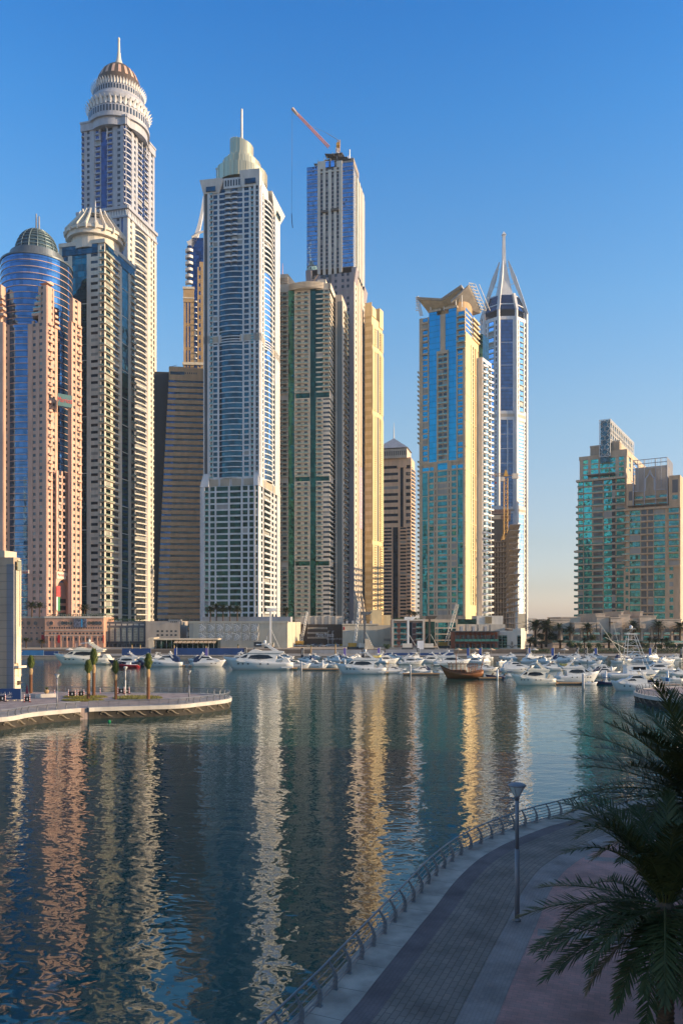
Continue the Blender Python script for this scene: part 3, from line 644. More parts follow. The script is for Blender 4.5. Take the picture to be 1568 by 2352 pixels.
# ---- white tower with flared parapets and stepped glass drum
def flared_tower():
    Y = 515; k = Y / F
    fl, fr, poly = corner(468, 596, 640, Y, 11)
    T = Tower('apartment_tower', 'white tower with flared corner parapets, curved glass bays and stepped glass drum', 'tower', poly)
    zb1, zm1, zm2, zt = Z(1096, Y), Z(1116, Y), Z(782, Y), Z(432, Y)
    T.S('core', 'dark_grey').prism(poly, zm1, Z(404, Y))
    def upper(z0, z1, n, bal):
        mid = lambda a, b: [('A', a, b, {'bulge': 1.6, 'sp': .17, 'gl': 'glass_teal'})]
        c1 = [('P', 468, 470, {'pd': .8}), ('P', 477.5, 484, {'pd': 1.0}), ('B', 484, 488, {'d': 1.2, 'ov': .5}), ('P', 488, 490), ('W', 490, 499.5, {'sp': .3, 'gl': 'glass_teal'}), ('P', 499.5, 504)] 
        c1 += ([('W', 504, 516, {'gl': 'glass_teal', 'sp': .3}), ('R', 516, 531, {'d': .8}), ('R', 531.5, 546, {'d': .8}), ('W', 546, 557, {'gl': 'glass_teal', 'sp': .3})] if bal else mid(504, 557))
        c1 += [('P', 557, 561), ('W', 561, 572, {'sp': .3, 'gl': 'glass_teal'}), ('P', 572, 576.5), ('B', 577, 583, {'d': .9, 'bg': 'window_dark'}), ('P', 583, 588, {'pd': 1.2}), ('W', 588, 594, {'sp': .3, 'gl': 'window_dark'}), ('P', 594, 596.8, {'pd': 1.2})]
        fac(T, fl, c1, z0, z1, n, 'white', 'glass_teal')
        c2 = [('P', 596, 600, {'pd': .9}), ('W', 600, 604, {'sp': .3, 'gl': 'glass_teal'}), ('P', 604, 606)]
        c2 += [('R', 606, 624, {'d': 2.2})] if bal else [('A', 606, 624, {'bulge': 2.4, 'sp': .2, 'gl': 'glass_sky'})]
        c2 += [('P', 624, 625.5), ('W', 625.5, 629, {'sp': .3, 'gl': 'glass_teal'}), ('P', 629, 640, {'pd': .9})]
        fac(T, fr, c2, z0, z1, n, 'white', 'glass_teal')
    upper(zm2, Z(608, Y), 14, False); upper(Z(608, Y), Z(425, Y), 15, True); upper(zb1, Z(764, Y), 27, False)
    w = T.S('wall', 'white')
    for za, zc in ((zb1 - .01, zm1), (Z(764, Y), zm2)):
        lo, hi = min(za, zc), max(za, zc)
        for f, cs in ((fl, ((478, 504), (504.5, 530), (531, 557), (558, 596))), (fr, ((596, 605), (606, 624), (625, 640)))):
            for a, b in cs:
                w.fbox(f, f.px(a), f.px(b), -.2, .55, lo, hi); T.many('louvre_panel', MB().fbox(f, f.px(a) + .7, f.px(b) - .7, .5, .65, lo + .6, hi - .6), 'louver')
    # wider foot
    fl2, fr2, p2 = corner(460, 593, 641, Y - 2, 11); zf = Z(1116, Y)
    T.S('core', 'dark_grey').prism(p2, 3, zf)
    fac(T, fl2, [('P', 460, 466), ('P', 466, 471, {'pd': 1}), ('B', 471, 479, {'d': 1, 'ov': .3, 'bg': 'glass_green'}), ('P', 479, 483), ('W', 483, 493.5, {'sp': .28}), ('P', 493.5, 497), ('W', 497, 524, {'sp': .28}), ('P', 524, 528), ('W', 528, 553.5, {'sp': .28}), ('P', 553.5, 557.5),
                 ('W', 557.5, 569, {'sp': .28}), ('P', 569, 573), ('W', 573, 583, {'sp': .28}), ('P', 583, 587, {'pd': 1}), ('W', 587, 592, {'sp': .25}), ('P', 592, 594)], 3, zf, 26, 'white', 'glass_green')
    fac(T, fr2, [('P', 593, 598), ('W', 598, 602, {'sp': .3}), ('P', 602, 604), ('C', 604, 620, {'d': 1.2}), ('P', 620, 622.5), ('W', 622.5, 627, {'sp': .4}), ('P', 627, 630), ('W', 630, 634, {'sp': .45, 'gl': 'window_dark'}), ('P', 634, 641, {'pd': .8})], 3, zf, 26, 'white', 'glass_green')
    for f, f2, a, b in ((fl, fl2, 460, 480), (fl, fl2, 583, 594), (fr, fr2, 593, 600), (fr, fr2, 629, 641)):      # sloping shoulders
        u0, u1 = f2.px(a), f2.px(b); v0, v1 = f.px(max(a, 468) if f is fl else max(a, 596)), f.px(min(b, 596 if f is fl else 639.5))
        T.many('shoulder', MB().hexa([(*f2.pt(u0, 1.0), zf), (*f2.pt(u1, 1.0), zf), (*f2.pt(u1, -2), zf), (*f2.pt(u0, -2), zf), (*f.pt(v0, .9), zf + 9), (*f.pt(v1, .9), zf + 9), (*f.pt(v1, -2), zf + 9), (*f.pt(v0, -2), zf + 9)]), 'white')
    # flared parapets
    def flare(f, a, b, y0, y1, a2, b2, out=3.2):
        u0, u1, v0, v1 = f.px(a), f.px(b), f.px(a2), f.px(b2); z0, z1 = Z(y0, Y), Z(y1, Y)
        pr = T.part('parapet', MB().hexa([(*f.pt(u0, .9), z0), (*f.pt(u1, .9), z0), (*f.pt(u1, -3), z0), (*f.pt(u0, -3), z0), (*f.pt(v0, out), z1), (*f.pt(v1, out), z1), (*f.pt(v1, -3), z1), (*f.pt(v0, -3), z1)]), 'white')
        ORG[pr] = ORG[T.root]; m = (u0 + u1) / 2; h = (u1 - u0) * .3; zc = z0 + (z1 - z0) * .3; n_ = .95 + (out - .9) * .22
        MB().fbox(f, m - h, m + h, n_ - .5, n_ + .55, zc - 1.6, zc + 2.6).build('window', ['glass_teal'], pr)
    flare(fl, 468, 504, 433, 404, 462, 514); flare(fl, 556, 597, 426, 392, 553, 599); flare(fr, 627, 640.5, 434, 404, 614, 645)
    for i in range(6): T.many('window', MB().fbox(fl, fl.px(517 + i * 6.2), fl.px(520.5 + i * 6.2), -.2, .45, Z(420, Y), Z(406, Y)), 'window_dark')
    w.fbox(fl, fl.px(514), fl.px(554), -.4, .4, Z(425, Y), Z(401, Y)); w.fbox(fr, fr.px(600), fr.px(615), -.4, .4, Z(432, Y), Z(404, Y))
    cx, cy = X(555, Y + 20), Y + 20; k = cy / F
    def drum(rp, yb, ya, yh):      # helical sloping rim: higher at the left
        n = 60; bot = [(cx + rp * k * math.cos(2 * math.pi * i / n), cy + rp * k * math.sin(2 * math.pi * i / n), Z(yb, cy)) for i in range(n)]
        top = [(x, y, Z(ya, cy) + (Z(yh, cy) - Z(ya, cy)) * (.5 - .5 * math.cos(2 * math.pi * i / n))) for i, (x, y, _) in enumerate(bot)]
        d = T.part('glass_drum', MB().loft([bot, top]), 'tiara_glass', smooth=False); ORG[d] = ORG[T.root]
        for i in range(0, n, 3):
            if bot[i][1] < cy + 3: MB().bar(tuple(Vector(bot[i]) * 1 + Vector(((bot[i][0] - cx) * .006, (bot[i][1] - cy) * .006, 0))), tuple(Vector(top[i]) + Vector(((bot[i][0] - cx) * .006, (bot[i][1] - cy) * .006, .5))), .2).build('fin', ['fin_gold'], d)
    drum(58, 432, 403, 397); drum(43, 405, 379, 376); drum(33, 380, 368, 366); drum(26.5, 370, 339.5, 323.5)
    T.part('mast', MB().tube([(cx, cy, Z(345, cy)), (cx, cy, Z(250, cy))], [.95, .8], 10), 'white')
    c = MB(); p0 = Vector((X(507, Y), cy - 8, Z(393, Y))); p1 = Vector((X(511, Y), cy - 8, Z(368, Y))); p2_ = Vector((X(488, Y), cy - 8, Z(362, Y)))
    c.bar(p0, p1, .6).bar(p1 + Vector((1, 0, 0)), p2_, .7); T.finish()
    tag(c.build('roof_crane', ['white_warm']), 'small white roof crane reaching left from the stepped glass drum', 'crane')
flared_tower()

# ---- ochre and blue tower with a sail roof behind
def sail_tower():
    Y = 760; k = Y / F
    f, poly = flat(421.5, 500, Y, 4, 26)
    T = Tower('apartment_tower', 'ochre tower with blue glass front and white curved sail roof behind the flared tower', 'tower', poly)
    g0, g1 = f.px(440), f.px(500)
    T.S('wall', 'ochre').fbox(f, 0, f.L, -26, -3, 3, Z(680, Y))
    T.many('glass_strip', MB().fbox(f, g0, g1, -22, -1, 3, Z(543, Y)), 'glass_deep')
    fac(T, f, [('P', 421.5, 427), ('W', 427, 430, {'sp': .12, 'gl': 'glass_deep'}), ('P', 430, 433.5), ('W', 433.5, 437, {'sp': .12, 'gl': 'glass_deep'}), ('P', 437, 445)], 3, Z(694, Y), 14, 'ochre', W='ochre_wall')
    T.S('ochre_wall', 'ochre').fbox(f, f.px(421), f.px(445.5), -10, .9, Z(694, Y), Z(664, Y)); [T.many('trim', MB().fbox(f, f.px(a), f.px(b), -9, d, Z(y0, Y), Z(y1, Y)), 'cream') for a, b, d, y0, y1 in ((420, 446.5, 1.6, 664, 659), (420.5, 446, 1.4, 686, 683), (419.5, 470, 1.6, 838, 832))]
    fac(T, f, [('P', 453.5, 456.5), ('W', 456.5, 461, {'sp': .55, 'gl': 'glass_deep'}), ('P', 461, 470), ('W', 470, 480, {'sp': .4}), ('P', 480, 500)], 3, Z(612, Y), 46, 'ochre', W='ochre_wall')
    T.S('ochre_wall', 'ochre').fbox(f, f.px(458), f.px(480), -4, .45, Z(612, Y), Z(600, Y))
    fac(T, f, [('R', 445.5, 453, {'d': 1})], 3, Z(680, Y), 60, 'white', 'glass_deep', W='ochre_wall')
    for i in range(6):
        y = 570 + i * 14.7; z = Z(y, Y); T.many('balcony', MB().farc(f, f.px(425), f.px(443), -6, -1, 2.5, z - 2.6, z, seg=8), 'white'); T.many('window', MB().farc(f, f.px(429), f.px(443), -8, -2, 1.5, z, z + 3.5, seg=8), 'glass_deep')
    T.many('window', MB().fbox(f, f.px(431), f.px(441), -9, -2, Z(565, Y), Z(553, Y)), 'glass_deep')
    P_ = []      # curved sail
    for t in [i / 10 for i in range(11)]:
        px = 428 + (466 - 428) * t; py = 552 - 100 * t ** 2.6 - 6 * t
        P_.append([(*f.pt(f.px(px), n_), Z(py, Y)) for n_ in (-1, -5)] + [(*f.pt(f.px(px + 5 + 3 * (1 - t)), n_), Z(py + 14 * (1 - t) + 4, Y)) for n_ in (-5, -1)])
    T.part('sail_roof', MB().loft(P_), 'white')
    T.part('roof_arc', MB().tube([(*f.pt(f.px(440 + 30 * t), -.6), Z(543 - 14 * math.sin(t * 1.5), Y)) for t in [i / 6 for i in range(7)]], 1.1, 5), 'white')
    T.finish()
sail_tower()

# ---- green glass and stone balcony tower
def green_tower():
    Y = 570; k = Y / F
    fl, fr, poly = corner(636, 757, 774, Y, 9)
    T = Tower('apartment_tower', 'beige balcony tower with full height green glass strips and curved roof band', 'tower', poly)
    zt = Z(655, Y); S_ = [Z(y, Y) for y in (1418, 1300, 1288, 1105, 1093, 913, 900, 664)]
    w = T.S('wall', 'stone_light'); w.prism(poly, 3, zt)
    for a, b, n, up in ((S_[0], S_[1], 11, 0), (S_[2], S_[3], 16, 0), (S_[4], S_[5], 17, 0), (S_[6], S_[7], 21, 1)):
        cols = [('W', 636, 645, {'sp': .5, 'gl': 'glass_green2'}), ('B', 646, 661, {'d': 1.6, 'bg': 'window_dark', 'in': .24}), ('P', 661, 663), ('P', 676, 679), ('B', 679, 694, {'d': 1.3, 'bg': 'window_dark', 'in': .24}), ('P', 694, 695.5), ('B', 695.5, 709, {'d': 1.3, 'bg': 'window_dark', 'in': .24}), ('P', 709, 713)]
        cols += ([('W', 725.5, 742, {'sp': .3, 'gl': 'glass_green2'}), ('B', 742, 757, {'d': 1.6, 'ov': .5, 'bg': 'window_dark', 'in': .24})] if up else [('B', 725.5, 741, {'d': 1.3, 'bg': 'window_dark', 'in': .24}), ('W', 742, 757, {'sp': .55, 'gl': 'window_dark'})])
        fac(T, fl, cols, a, b, n, 'stone_light', 'glass_green2', rail='rail_sage')
        fac(T, fr, [('W', 757, 765, {'sp': .4, 'gl': 'glass_green2'}), ('B', 765, 774, {'d': 1.7, 'bg': 'window_dark', 'in': .24})], a, b, n, 'stone_light', 'glass_green2', rail='rail_sage')
    for a, b in ((S_[1], S_[2]), (S_[3], S_[4]), (S_[5], S_[6])):
        for u, v in ((679, 711), (726, 756)): T.many('glass_strip', MB().fbox(fl, fl.px(u), fl.px(v), -.2, .3, a + .3, b - .3), 'glass_green2')
        w.fbox(fl, 0, fl.L + .4, -.1, .5, a - .5, a + .3)
    for u, v, g in ((663, 676, 'glass_green2'), (713, 725.5, 'glass_green2')): T.many('glass_strip', MB().fbox(fl, fl.px(u), fl.px(v), -.1, .9, 3, Z(662, Y)), g)
    w.farc(fl, fl.px(664), fl.px(743), -6, 1.0, 3.5, Z(662, Y), Z(648, Y), seg=14)
    for i in range(4): T.many('trim', MB().farc(fl, fl.px(664), fl.px(743), -2, 1.4, 3.5, Z(660 - i * 3.4, Y), Z(659 - i * 3.4, Y), seg=14), 'stone')
    w.fbox(fl, fl.px(636), fl.px(664), -8, .6, zt - 3, Z(652, Y)).fbox(fl, fl.px(730), fl.px(757) + .6, -14, .6, zt - 3, Z(650, Y)).fbox(fr, -.6, fr.L, -1, .8, zt - 3, Z(650, Y))
    # stair head with stepped trim, sloping to the right
    p = [fl.px(643), fl.px(660), fl.px(680)]; mb = MB()
    mb.fbox(fl, p[0], p[1], -10, -1, zt, Z(620, Y)).hexa([(*fl.pt(p[1], -1), zt), (*fl.pt(p[2], -1), zt), (*fl.pt(p[2], -10), zt), (*fl.pt(p[1], -10), zt), (*fl.pt(p[1], -1), Z(620, Y)), (*fl.pt(p[2], -1), Z(646, Y)), (*fl.pt(p[2], -10), Z(646, Y)), (*fl.pt(p[1], -10), Z(620, Y))])
    for i in range(4): mb.fbox(fl, p[0] - .4, p[1] + .3, -8, -.4, Z(642 - i * 4, Y), Z(640.4 - i * 4, Y))
    T.part('stair_head', mb, 'stone_light'); T.part('stair_head', MB().fbox(fl, fl.px(726), fl.px(745), -14, -5, zt, Z(633, Y)), 'stone_light')
    T.part('antenna', MB().tube([(*fl.pt(fl.px(646), -4), Z(622, Y)), (*fl.pt(fl.px(646), -4), Z(590, Y))], [.35, .15], 6), 'crane_red')
    c = MB(); q = fl.pt(fl.px(708), -6); c.bar((*q, zt), (*q, Z(644, Y)), 1.0).bar((q[0], q[1], Z(646, Y)), (q[0] + 6, q[1], Z(618, Y)), .9)
    # lower shaft on the right
    f2, f3, p2 = corner(770, 785, 796, Y + 14, 9); z2 = Z(676, Y + 14)
    T.S('rear_wall', 'stone').prism(p2, 3, z2)
    fac(T, f2, [('P', 770, 774), ('G', 774, 785, {'gl': 'dark_glass_grey'})], 3, z2 - 5, 60, 'stone', 'glass_dark', W='rear_wall')
    fac(T, f3, [('P', 785, 787.5), ('W', 787.5, 790, {'sp': .5}), ('B', 790, 796, {'d': 1.5, 'bg': 'window_dark', 'in': .24})], 3, z2 - 5, 62, 'stone', 'glass_green2', W='rear_wall')
    T.finish(); tag(c.build('roof_crane', ['bronze']), 'brown roof crane raised on the green and beige balcony tower', 'crane')
green_tower()

# ---- blue glass skyscraper under construction
def finned_tower():
    Y = 615; k = Y / F
    fl, fr, poly = corner(704.6, 811, 837.5, Y, 12)
    T = Tower('skyscraper', 'blue glass skyscraper with pale vertical fins, unfinished top and working crane', 'skyscraper', poly)
    zt, zm = Z(371, Y), Z(612, Y)
    T.S('core', 'dark_grey').prism(poly, zm, zt - 1)
    fac(T, fl, [('G', 704.6, 729, {'gl': 'glass_sky2', 'seg': 24}), ('G', 786, 811, {'gl': 'glass_sky2', 'seg': 24})], zm, zt, 24, 'grey_mauve', W='inner_wall')
    fac(T, fl, [('P', 730, 736, {'pd': 1})] + sum([[('W', a, b, {'sp': .36, 'gl': 'window_dark'})] for a, b in ((736, 742), (747.5, 754), (761, 767), (773, 779))], []), zm, Z(386, Y), 24, 'grey_mauve', sp=.35, W='inner_wall')
    pw = T.S('fin', 'white_warm')
    for a, b in ((729.5, 736), (742, 748), (754, 761.5), (767, 773), (779, 786)): T.many('pier', MB().fbox(fl, fl.px(a), fl.px(b), -.2, 1.1, Z(1420, Y) if 740 < a < 770 else zm - 4, Z(380 if a != 754 else 384, Y)), 'white_warm')
    pw.fbox(fl, fl.px(736), fl.px(779), -.2, .9, Z(389, Y), Z(386, Y)).fbox(fl, fl.px(729.5), fl.px(748), -.3, 1, Z(380, Y), Z(362, Y)).fbox(fl, fl.px(773), fl.px(786), -.3, 1, Z(380, Y), Z(366, Y))
    for a, b in ((748, 756), (760, 768)): T.many('window', MB().fbox(fl, fl.px(a), fl.px(b), .2, 1.0, Z(378, Y), Z(364, Y)), 'glass_sky')
    rng = random.Random(5)
    for i in range(18):      # panels still missing
        a = rng.choice([706, 712, 718, 724, 788, 794, 800, 806]); y = rng.choice([372, 380, 388, 455, 459, 463, 520, 600, 440, 604])
        T.many('open_bay', MB().fbox(fl, fl.px(a), fl.px(a + 3), -.05, .16, Z(y + 4, Y), Z(y, Y)), 'dark')
    fac(T, fr, [('G', 811, 818, {'gl': 'glass_pale', 'seg': 48}), ('P', 818, 820.5, {'pd': 1}), ('G', 820.5, 822, {'gl': 'glass_dark'}), ('P', 822, 824.5, {'pd': 1}), ('G', 824.5, 826, {'gl': 'glass_dark'}), ('P', 826, 828.5, {'pd': 1}), ('G', 828.5, 830, {'gl': 'glass_dark'}), ('P', 830, 833, {'pd': 1}), ('G', 833, 837.5, {'gl': 'glass_pale', 'seg': 48})], zm, Z(384, Y), 48, 'white_warm', W='side_wall')
    # stone lower shaft
    fl2, fr2, p2 = corner(703, 812.5, 839, Y - 1.5, 12)
    T.S('core', 'grey_mauve').prism(p2, 3, zm - 5)
    fac(T, fl2, [('P', 703, 706), ('W', 706, 712, {'sp': .5}), ('P', 712, 716), ('W', 716, 722, {'sp': .5}), ('P', 722, 736), ('W', 736, 742, {'sp': .5}), ('W', 747.5, 754, {'sp': .5}), ('P', 761, 768), ('W', 768, 774, {'sp': .5}), ('P', 774, 784), ('W', 784, 790, {'sp': .5}), ('P', 790, 796), ('W', 796, 802, {'sp': .5}), ('P', 802, 812.5)], 3, zm - 5, 62, 'grey_mauve', 'window_dark', W='lower_wall')
    fac(T, fr2, [('P', 812.5, 815), ('W', 815, 817, {'sp': .55}), ('P', 817, 819), ('P', 819, 821, {'pd': 1.2}), ('W', 821, 822.5, {'sp': .3}), ('P', 822.5, 824.5, {'pd': 1.2}), ('W', 824.5, 826, {'sp': .3}), ('P', 826, 828, {'pd': 1.2}), ('W', 828, 829.5, {'sp': .3}), ('P', 829.5, 831.5, {'pd': 1.2}), ('P', 831.5, 834), ('W', 834, 836, {'sp': .55}), ('P', 836, 839)], 3, zm - 5, 62, 'stone_light', 'window_dark', W='lower_side_wall')
    for f, f_, a, b in ((fl, fl2, 703, 716), (fr, fr2, 812.5, 818), (fr, fr2, 832, 839)):
        u0, u1 = f_.px(a), f_.px(b)
        T.many('shoulder', MB().hexa([(*f_.pt(u0, .5), zm - 12), (*f_.pt(u1, .5), zm - 12), (*f_.pt(u1, -2), zm - 12), (*f_.pt(u0, -2), zm - 12), (*f_.pt(u0, 2.0), zm - 1), (*f_.pt(u1, 2.0), zm - 1), (*f_.pt(u1, -2), zm - 1), (*f_.pt(u0, -2), zm - 1)]), 'grey_mauve')
    # foot piers curving outwards
    for a in (812.5, 818.5, 826, 834):
        u = fr2.px(a); T.many('buttress', MB().loft([[(*fr2.pt(u, .2), z), (*fr2.pt(u + 2.6, .2), z), (*fr2.pt(u + 2.6, d), z), (*fr2.pt(u, d), z)] for z, d in ((3, 4.5), (24, 4.2), (34, 3), (41, 1.2))]), 'stone_light')
    # vertical banner letters on the sunlit side
    bn = T.part('banner', MB().fbox(fr2, fr2.px(821.3), fr2.px(829.3), 1.25, 1.4, Z(1208, Y), Z(1062, Y)), 'lilac'); ORG[bn] = ORG[T.root]
    lettering('MARINA 101', bn, 'white', fr2, fr2.px(825.3), 1.45, Z(1135, Y), 7.5, .03, width=44, vertical=True)
    # raw concrete top with scaffolding
    top = MB(); c = lambda a, b, n0, n1, y0, y1: top.fbox(fl, fl.px(a), fl.px(b), n0, n1, Z(y0, Y), Z(y1, Y))
    c(722, 811, -24, -1.5, 372, 364); c(734, 800, -22, -5, 364, 352); c(744, 790, -20, -8, 352, 344); c(705, 722, -20, -2, 372, 369); c(800, 811, -24, -2, 366, 358)
    T.part('roof_slab', top, 'concrete')
    def rod(a, y0, b, y1, n, w_=.35): return MB().bar((*fl.pt(fl.px(a), n), Z(y0, Y)), (*fl.pt(fl.px(b), n), Z(y1, Y)), w_)
    for i in range(46):
        a = 726 + rng.random() * 78; y = 366 - rng.random() * 6; h = 8 + rng.random() * 16 * (1 - abs(a - 770) / 60)
        T.many('scaffold_pole', rod(a, y, a + rng.uniform(-1, 1), y - h, rng.uniform(-12, -1)), 'steel' if i % 3 else 'concrete_dark')
    for y in (340, 346, 352, 358):
        T.many('scaffold_deck', MB().fbox(fl, fl.px(738 + rng.random() * 14), fl.px(778 + rng.random() * 18), -9, -4, Z(y, Y), Z(y - 1.3, Y)), 'concrete_dark')
    for a, b, y in ((720, 741, 361), (776, 797, 352), (788, 806, 358), (745, 765, 341)): T.many('scaffold_deck', MB().hexa([(*fl.pt(fl.px(a), n), Z(y + 2 + q, Y)) if i < 2 else (*fl.pt(fl.px(b), n), Z(y + 5 + q, Y)) for q in (0, -1.4) for i, n in enumerate((-1, -5, -5, -1))]), 'concrete_dark')
    for a, y in ((764, 312), (769, 312), (796, 320), (756, 322)): T.many('mast', rod(a, 356, a, y, -12, .8), 'lattice')
    for a, b, y in ((738, 754, 483), (761, 779, 481)): T.many('work_platform', MB().fbox(fl, fl.px(a), fl.px(b), .9, 2.4, Z(y, Y), Z(y - 2.6, Y)).fbox(fl, fl.px(a), fl.px(b), 2.2, 2.3, Z(y, Y), Z(y - 5, Y)), 'concrete_dark')
    T.finish()
    # luffing tower crane
    C_ = empty('tower_crane', (X(775, Y + 12), Y + 12, Z(345, Y + 12)), 'pink and yellow tower crane with raised jib atop the unfinished blue skyscraper', 'crane')
    def lattice(p, q, w0, n, wd, m_, name):
        p, q = Vector(p), Vector(q); d = (q - p).normalized(); a = d.cross(Vector((0, 1, 0))).normalized() * w0; b = d.cross(a).normalized() * w0; mb = MB(); cs = [a + b, a - b, -a - b, b - a]
        for c_ in cs: mb.bar(p + c_, q + c_ * .8, wd)
        for i in range(n):
            for j in range(4): mb.bar(p + (q - p) * (i / n) + cs[j], p + (q - p) * ((i + 1) / n) + cs[(j + 1) % 4], wd * .7)
        return mb.build(name, [m_], C_)
    Yc = Y + 12
    lattice((X(755, Yc), Yc, Z(337, Yc)), (X(671, Yc), Yc, Z(249, Yc)), .8, 22, .45, 'crane_red', 'jib')
    MB().bar((X(671, Yc), Yc, Z(248, Yc)), (X(683, Yc), Yc, Z(263, Yc)), 2.6).build('jib_head', ['white_warm'], C_)
    lattice((X(777, Yc), Yc, Z(348, Yc)), (X(778, Yc), Yc, Z(322, Yc)), 1.0, 6, .5, 'crane_yellow', 'mast')
    MB().box(X(772, Yc), X(779, Yc), Yc - 1.5, Yc + 1.5, Z(336, Yc), Z(329, Yc)).build('cab', ['crane_yellow'], C_)
    MB().bar((X(778, Yc), Yc, Z(322, Yc)), (X(749, Yc), Yc, Z(304, Yc)), .45).bar((X(749, Yc), Yc, Z(304, Yc)), (X(705, Yc), Yc, Z(284, Yc)), .22).build('pendant_line', ['steel'], C_)
    MB().tube([(X(671, Yc), Yc, Z(250, Yc)), (X(669.5, Yc), Yc, Z(490, Yc))], .09, 4).build('hoist_rope', ['dark'], C_)
    MB().tube([(X(669.5, Yc), Yc, Z(490, Yc)), (X(670.5, Yc), Yc, Z(510, Yc)), (X(672, Yc), Yc, Z(523, Yc))], .3, 5).build('sling', ['navy'], C_)
finned_tower()

# ---- slim golden tower behind
def gold_tower():
    Y = 640; k = Y / F
    fl, fr, poly = corner(838, 853.5, 878, Y, 24)
    T = Tower('apartment_tower', 'slim golden yellow tower with banded side and tall recessed slots', 'tower', poly)
    zt = Z(702, Y); T.S('wall', 'gold_wall').prism(poly, 3, zt - 8)
    n = 42; fh = zt / n
    for i in range(n): T.many('wall_band', MB().fbox(fl, 0, fl.L, -.1, .3, 3 + i * fh, 3 + i * fh + fh * .5), 'gold_dark'); T.many('wall_band', MB().fbox(fl, 0, fl.L, -.1, .2, 3 + i * fh + fh * .5, 3 + (i + 1) * fh), 'gold_wall')
    T.S('wall', 'gold_wall').fbox(fl, 0, fl.L + .3, -8, .4, zt - 8, zt)
    z1 = Z(727, Y + 30)
    for a, b, n_ in ((1418, 1250, 30), (1240, 950, 60), (940, 800, 28), (790, 745, 9)):
        y0, y1 = a, b
        fac(T, fr, [('P', 853.5, 857, {'pd': 1}), ('C', 857.5, 862.5, {'d': .9}), ('P', 862.5, 864.5), ('G', 864.5, 868.5, {'gl': 'dark_glass_grey'}), ('P', 868.5, 870.5), ('C', 871, 876, {'d': .9}), ('P', 876, 878, {'pd': 1})], Z(y0, Y), Z(y1, Y), n_ // 2 * 2, 'gold_wall', 'window_dark')
    T.S('wall', 'gold_wall').fbox(fr, 0, fr.px(862), -6, .6, zt - 8, zt - 1).fbox(fr, fr.px(870), fr.L, -6, .8, zt - 12, z1 + 1)
    for a, b in ((1250, 1240), (950, 940), (800, 790)): T.S('wall', 'gold_wall').fbox(fr, 0, fr.L, -.2, .5, Z(a, Y), Z(b, Y))
    T.finish()
gold_tower()

# ---- brown tower with a pyramid roof
def pyramid_tower():
    Y = 760; k = Y / F
    fl, fr, poly = corner(862, 943, 952, Y, 14)
    T = Tower('apartment_tower', 'brown tower with silver pyramid roof and needle between gold and blue towers', 'tower', poly)
    zt, zm = Z(1068, Y), Z(1210, Y)
    T.S('wall', 'tan').prism(poly, 3, Z(1050, Y))
    fac(T, fl, [('W', 862, 914, {'sp': .6, 'gl': 'glass_dark'}), ('P', 914, 919), ('G', 919, 926, {'gl': 'glass_dark'}), ('P', 926, 932), ('W', 932, 943, {'sp': .5, 'gl': 'glass_dark'})], zm, zt, 9, 'tan', 'glass_dark')
    fac(T, fl, [('P', 862, 876), ('W', 876, 890, {'sp': .45, 'gl': 'glass_teal'}), ('W', 890, 899, {'sp': .45, 'gl': 'window_dark'}), ('P', 899, 902), ('G', 902, 914, {'gl': 'glass_dark'}), ('P', 914, 917), ('C', 917, 934, {'d': 1}), ('W', 934, 943, {'sp': .5, 'gl': 'window_dark'})], 3, zm, 32, 'tan', 'glass_dark')
    fac(T, fr, [('R', 943, 952, {'d': 1.4})], 3, zt, 46, 'tan', 'glass_dark')
    T.S('wall', 'tan').fbox(fl, fl.px(912), fl.px(933), -3, 1.4, zt - 2, Z(1042, Y)).fbox(fl, -.3, fl.L + .5, -4, .9, zt, Z(1052, Y))
    f2, p2 = flat(864, 934, Y + 4, -14, 26)
    T.part('attic', MB().fbox(f2, 0, f2.L, -26, 0, Z(1052, Y), Z(1031, Y)), 'stone')
    for i in range(16): T.many('window', MB().fbox(f2, f2.L * (i + .3) / 16, f2.L * (i + .7) / 16, -.1, .15, Z(1046, Y), Z(1036, Y)), 'window_dark')
    c = Vector((*f2.pt(f2.L / 2, -13), Z(1007, Y + 14))); e = [Vector((*f2.pt(u, n), Z(1031, Y + 4))) for u, n in ((-1, 1), (f2.L + 1, 1), (f2.L + 1, -27), (-1, -27))]
    T.part('pyramid_roof', mbp(e, c), 'silver')
    T.part('needle', MB().tube([tuple(c), (c.x, c.y, Z(971, Y + 14))], [.7, .15], 6), 'steel'); T.finish()
def mbp(e, c):
    m = MB(); m.add([*map(tuple, e), tuple(c)], [(0, 1, 4), (1, 2, 4), (2, 3, 4), (3, 0, 4), (3, 2, 1, 0)]); return m
pyramid_tower()

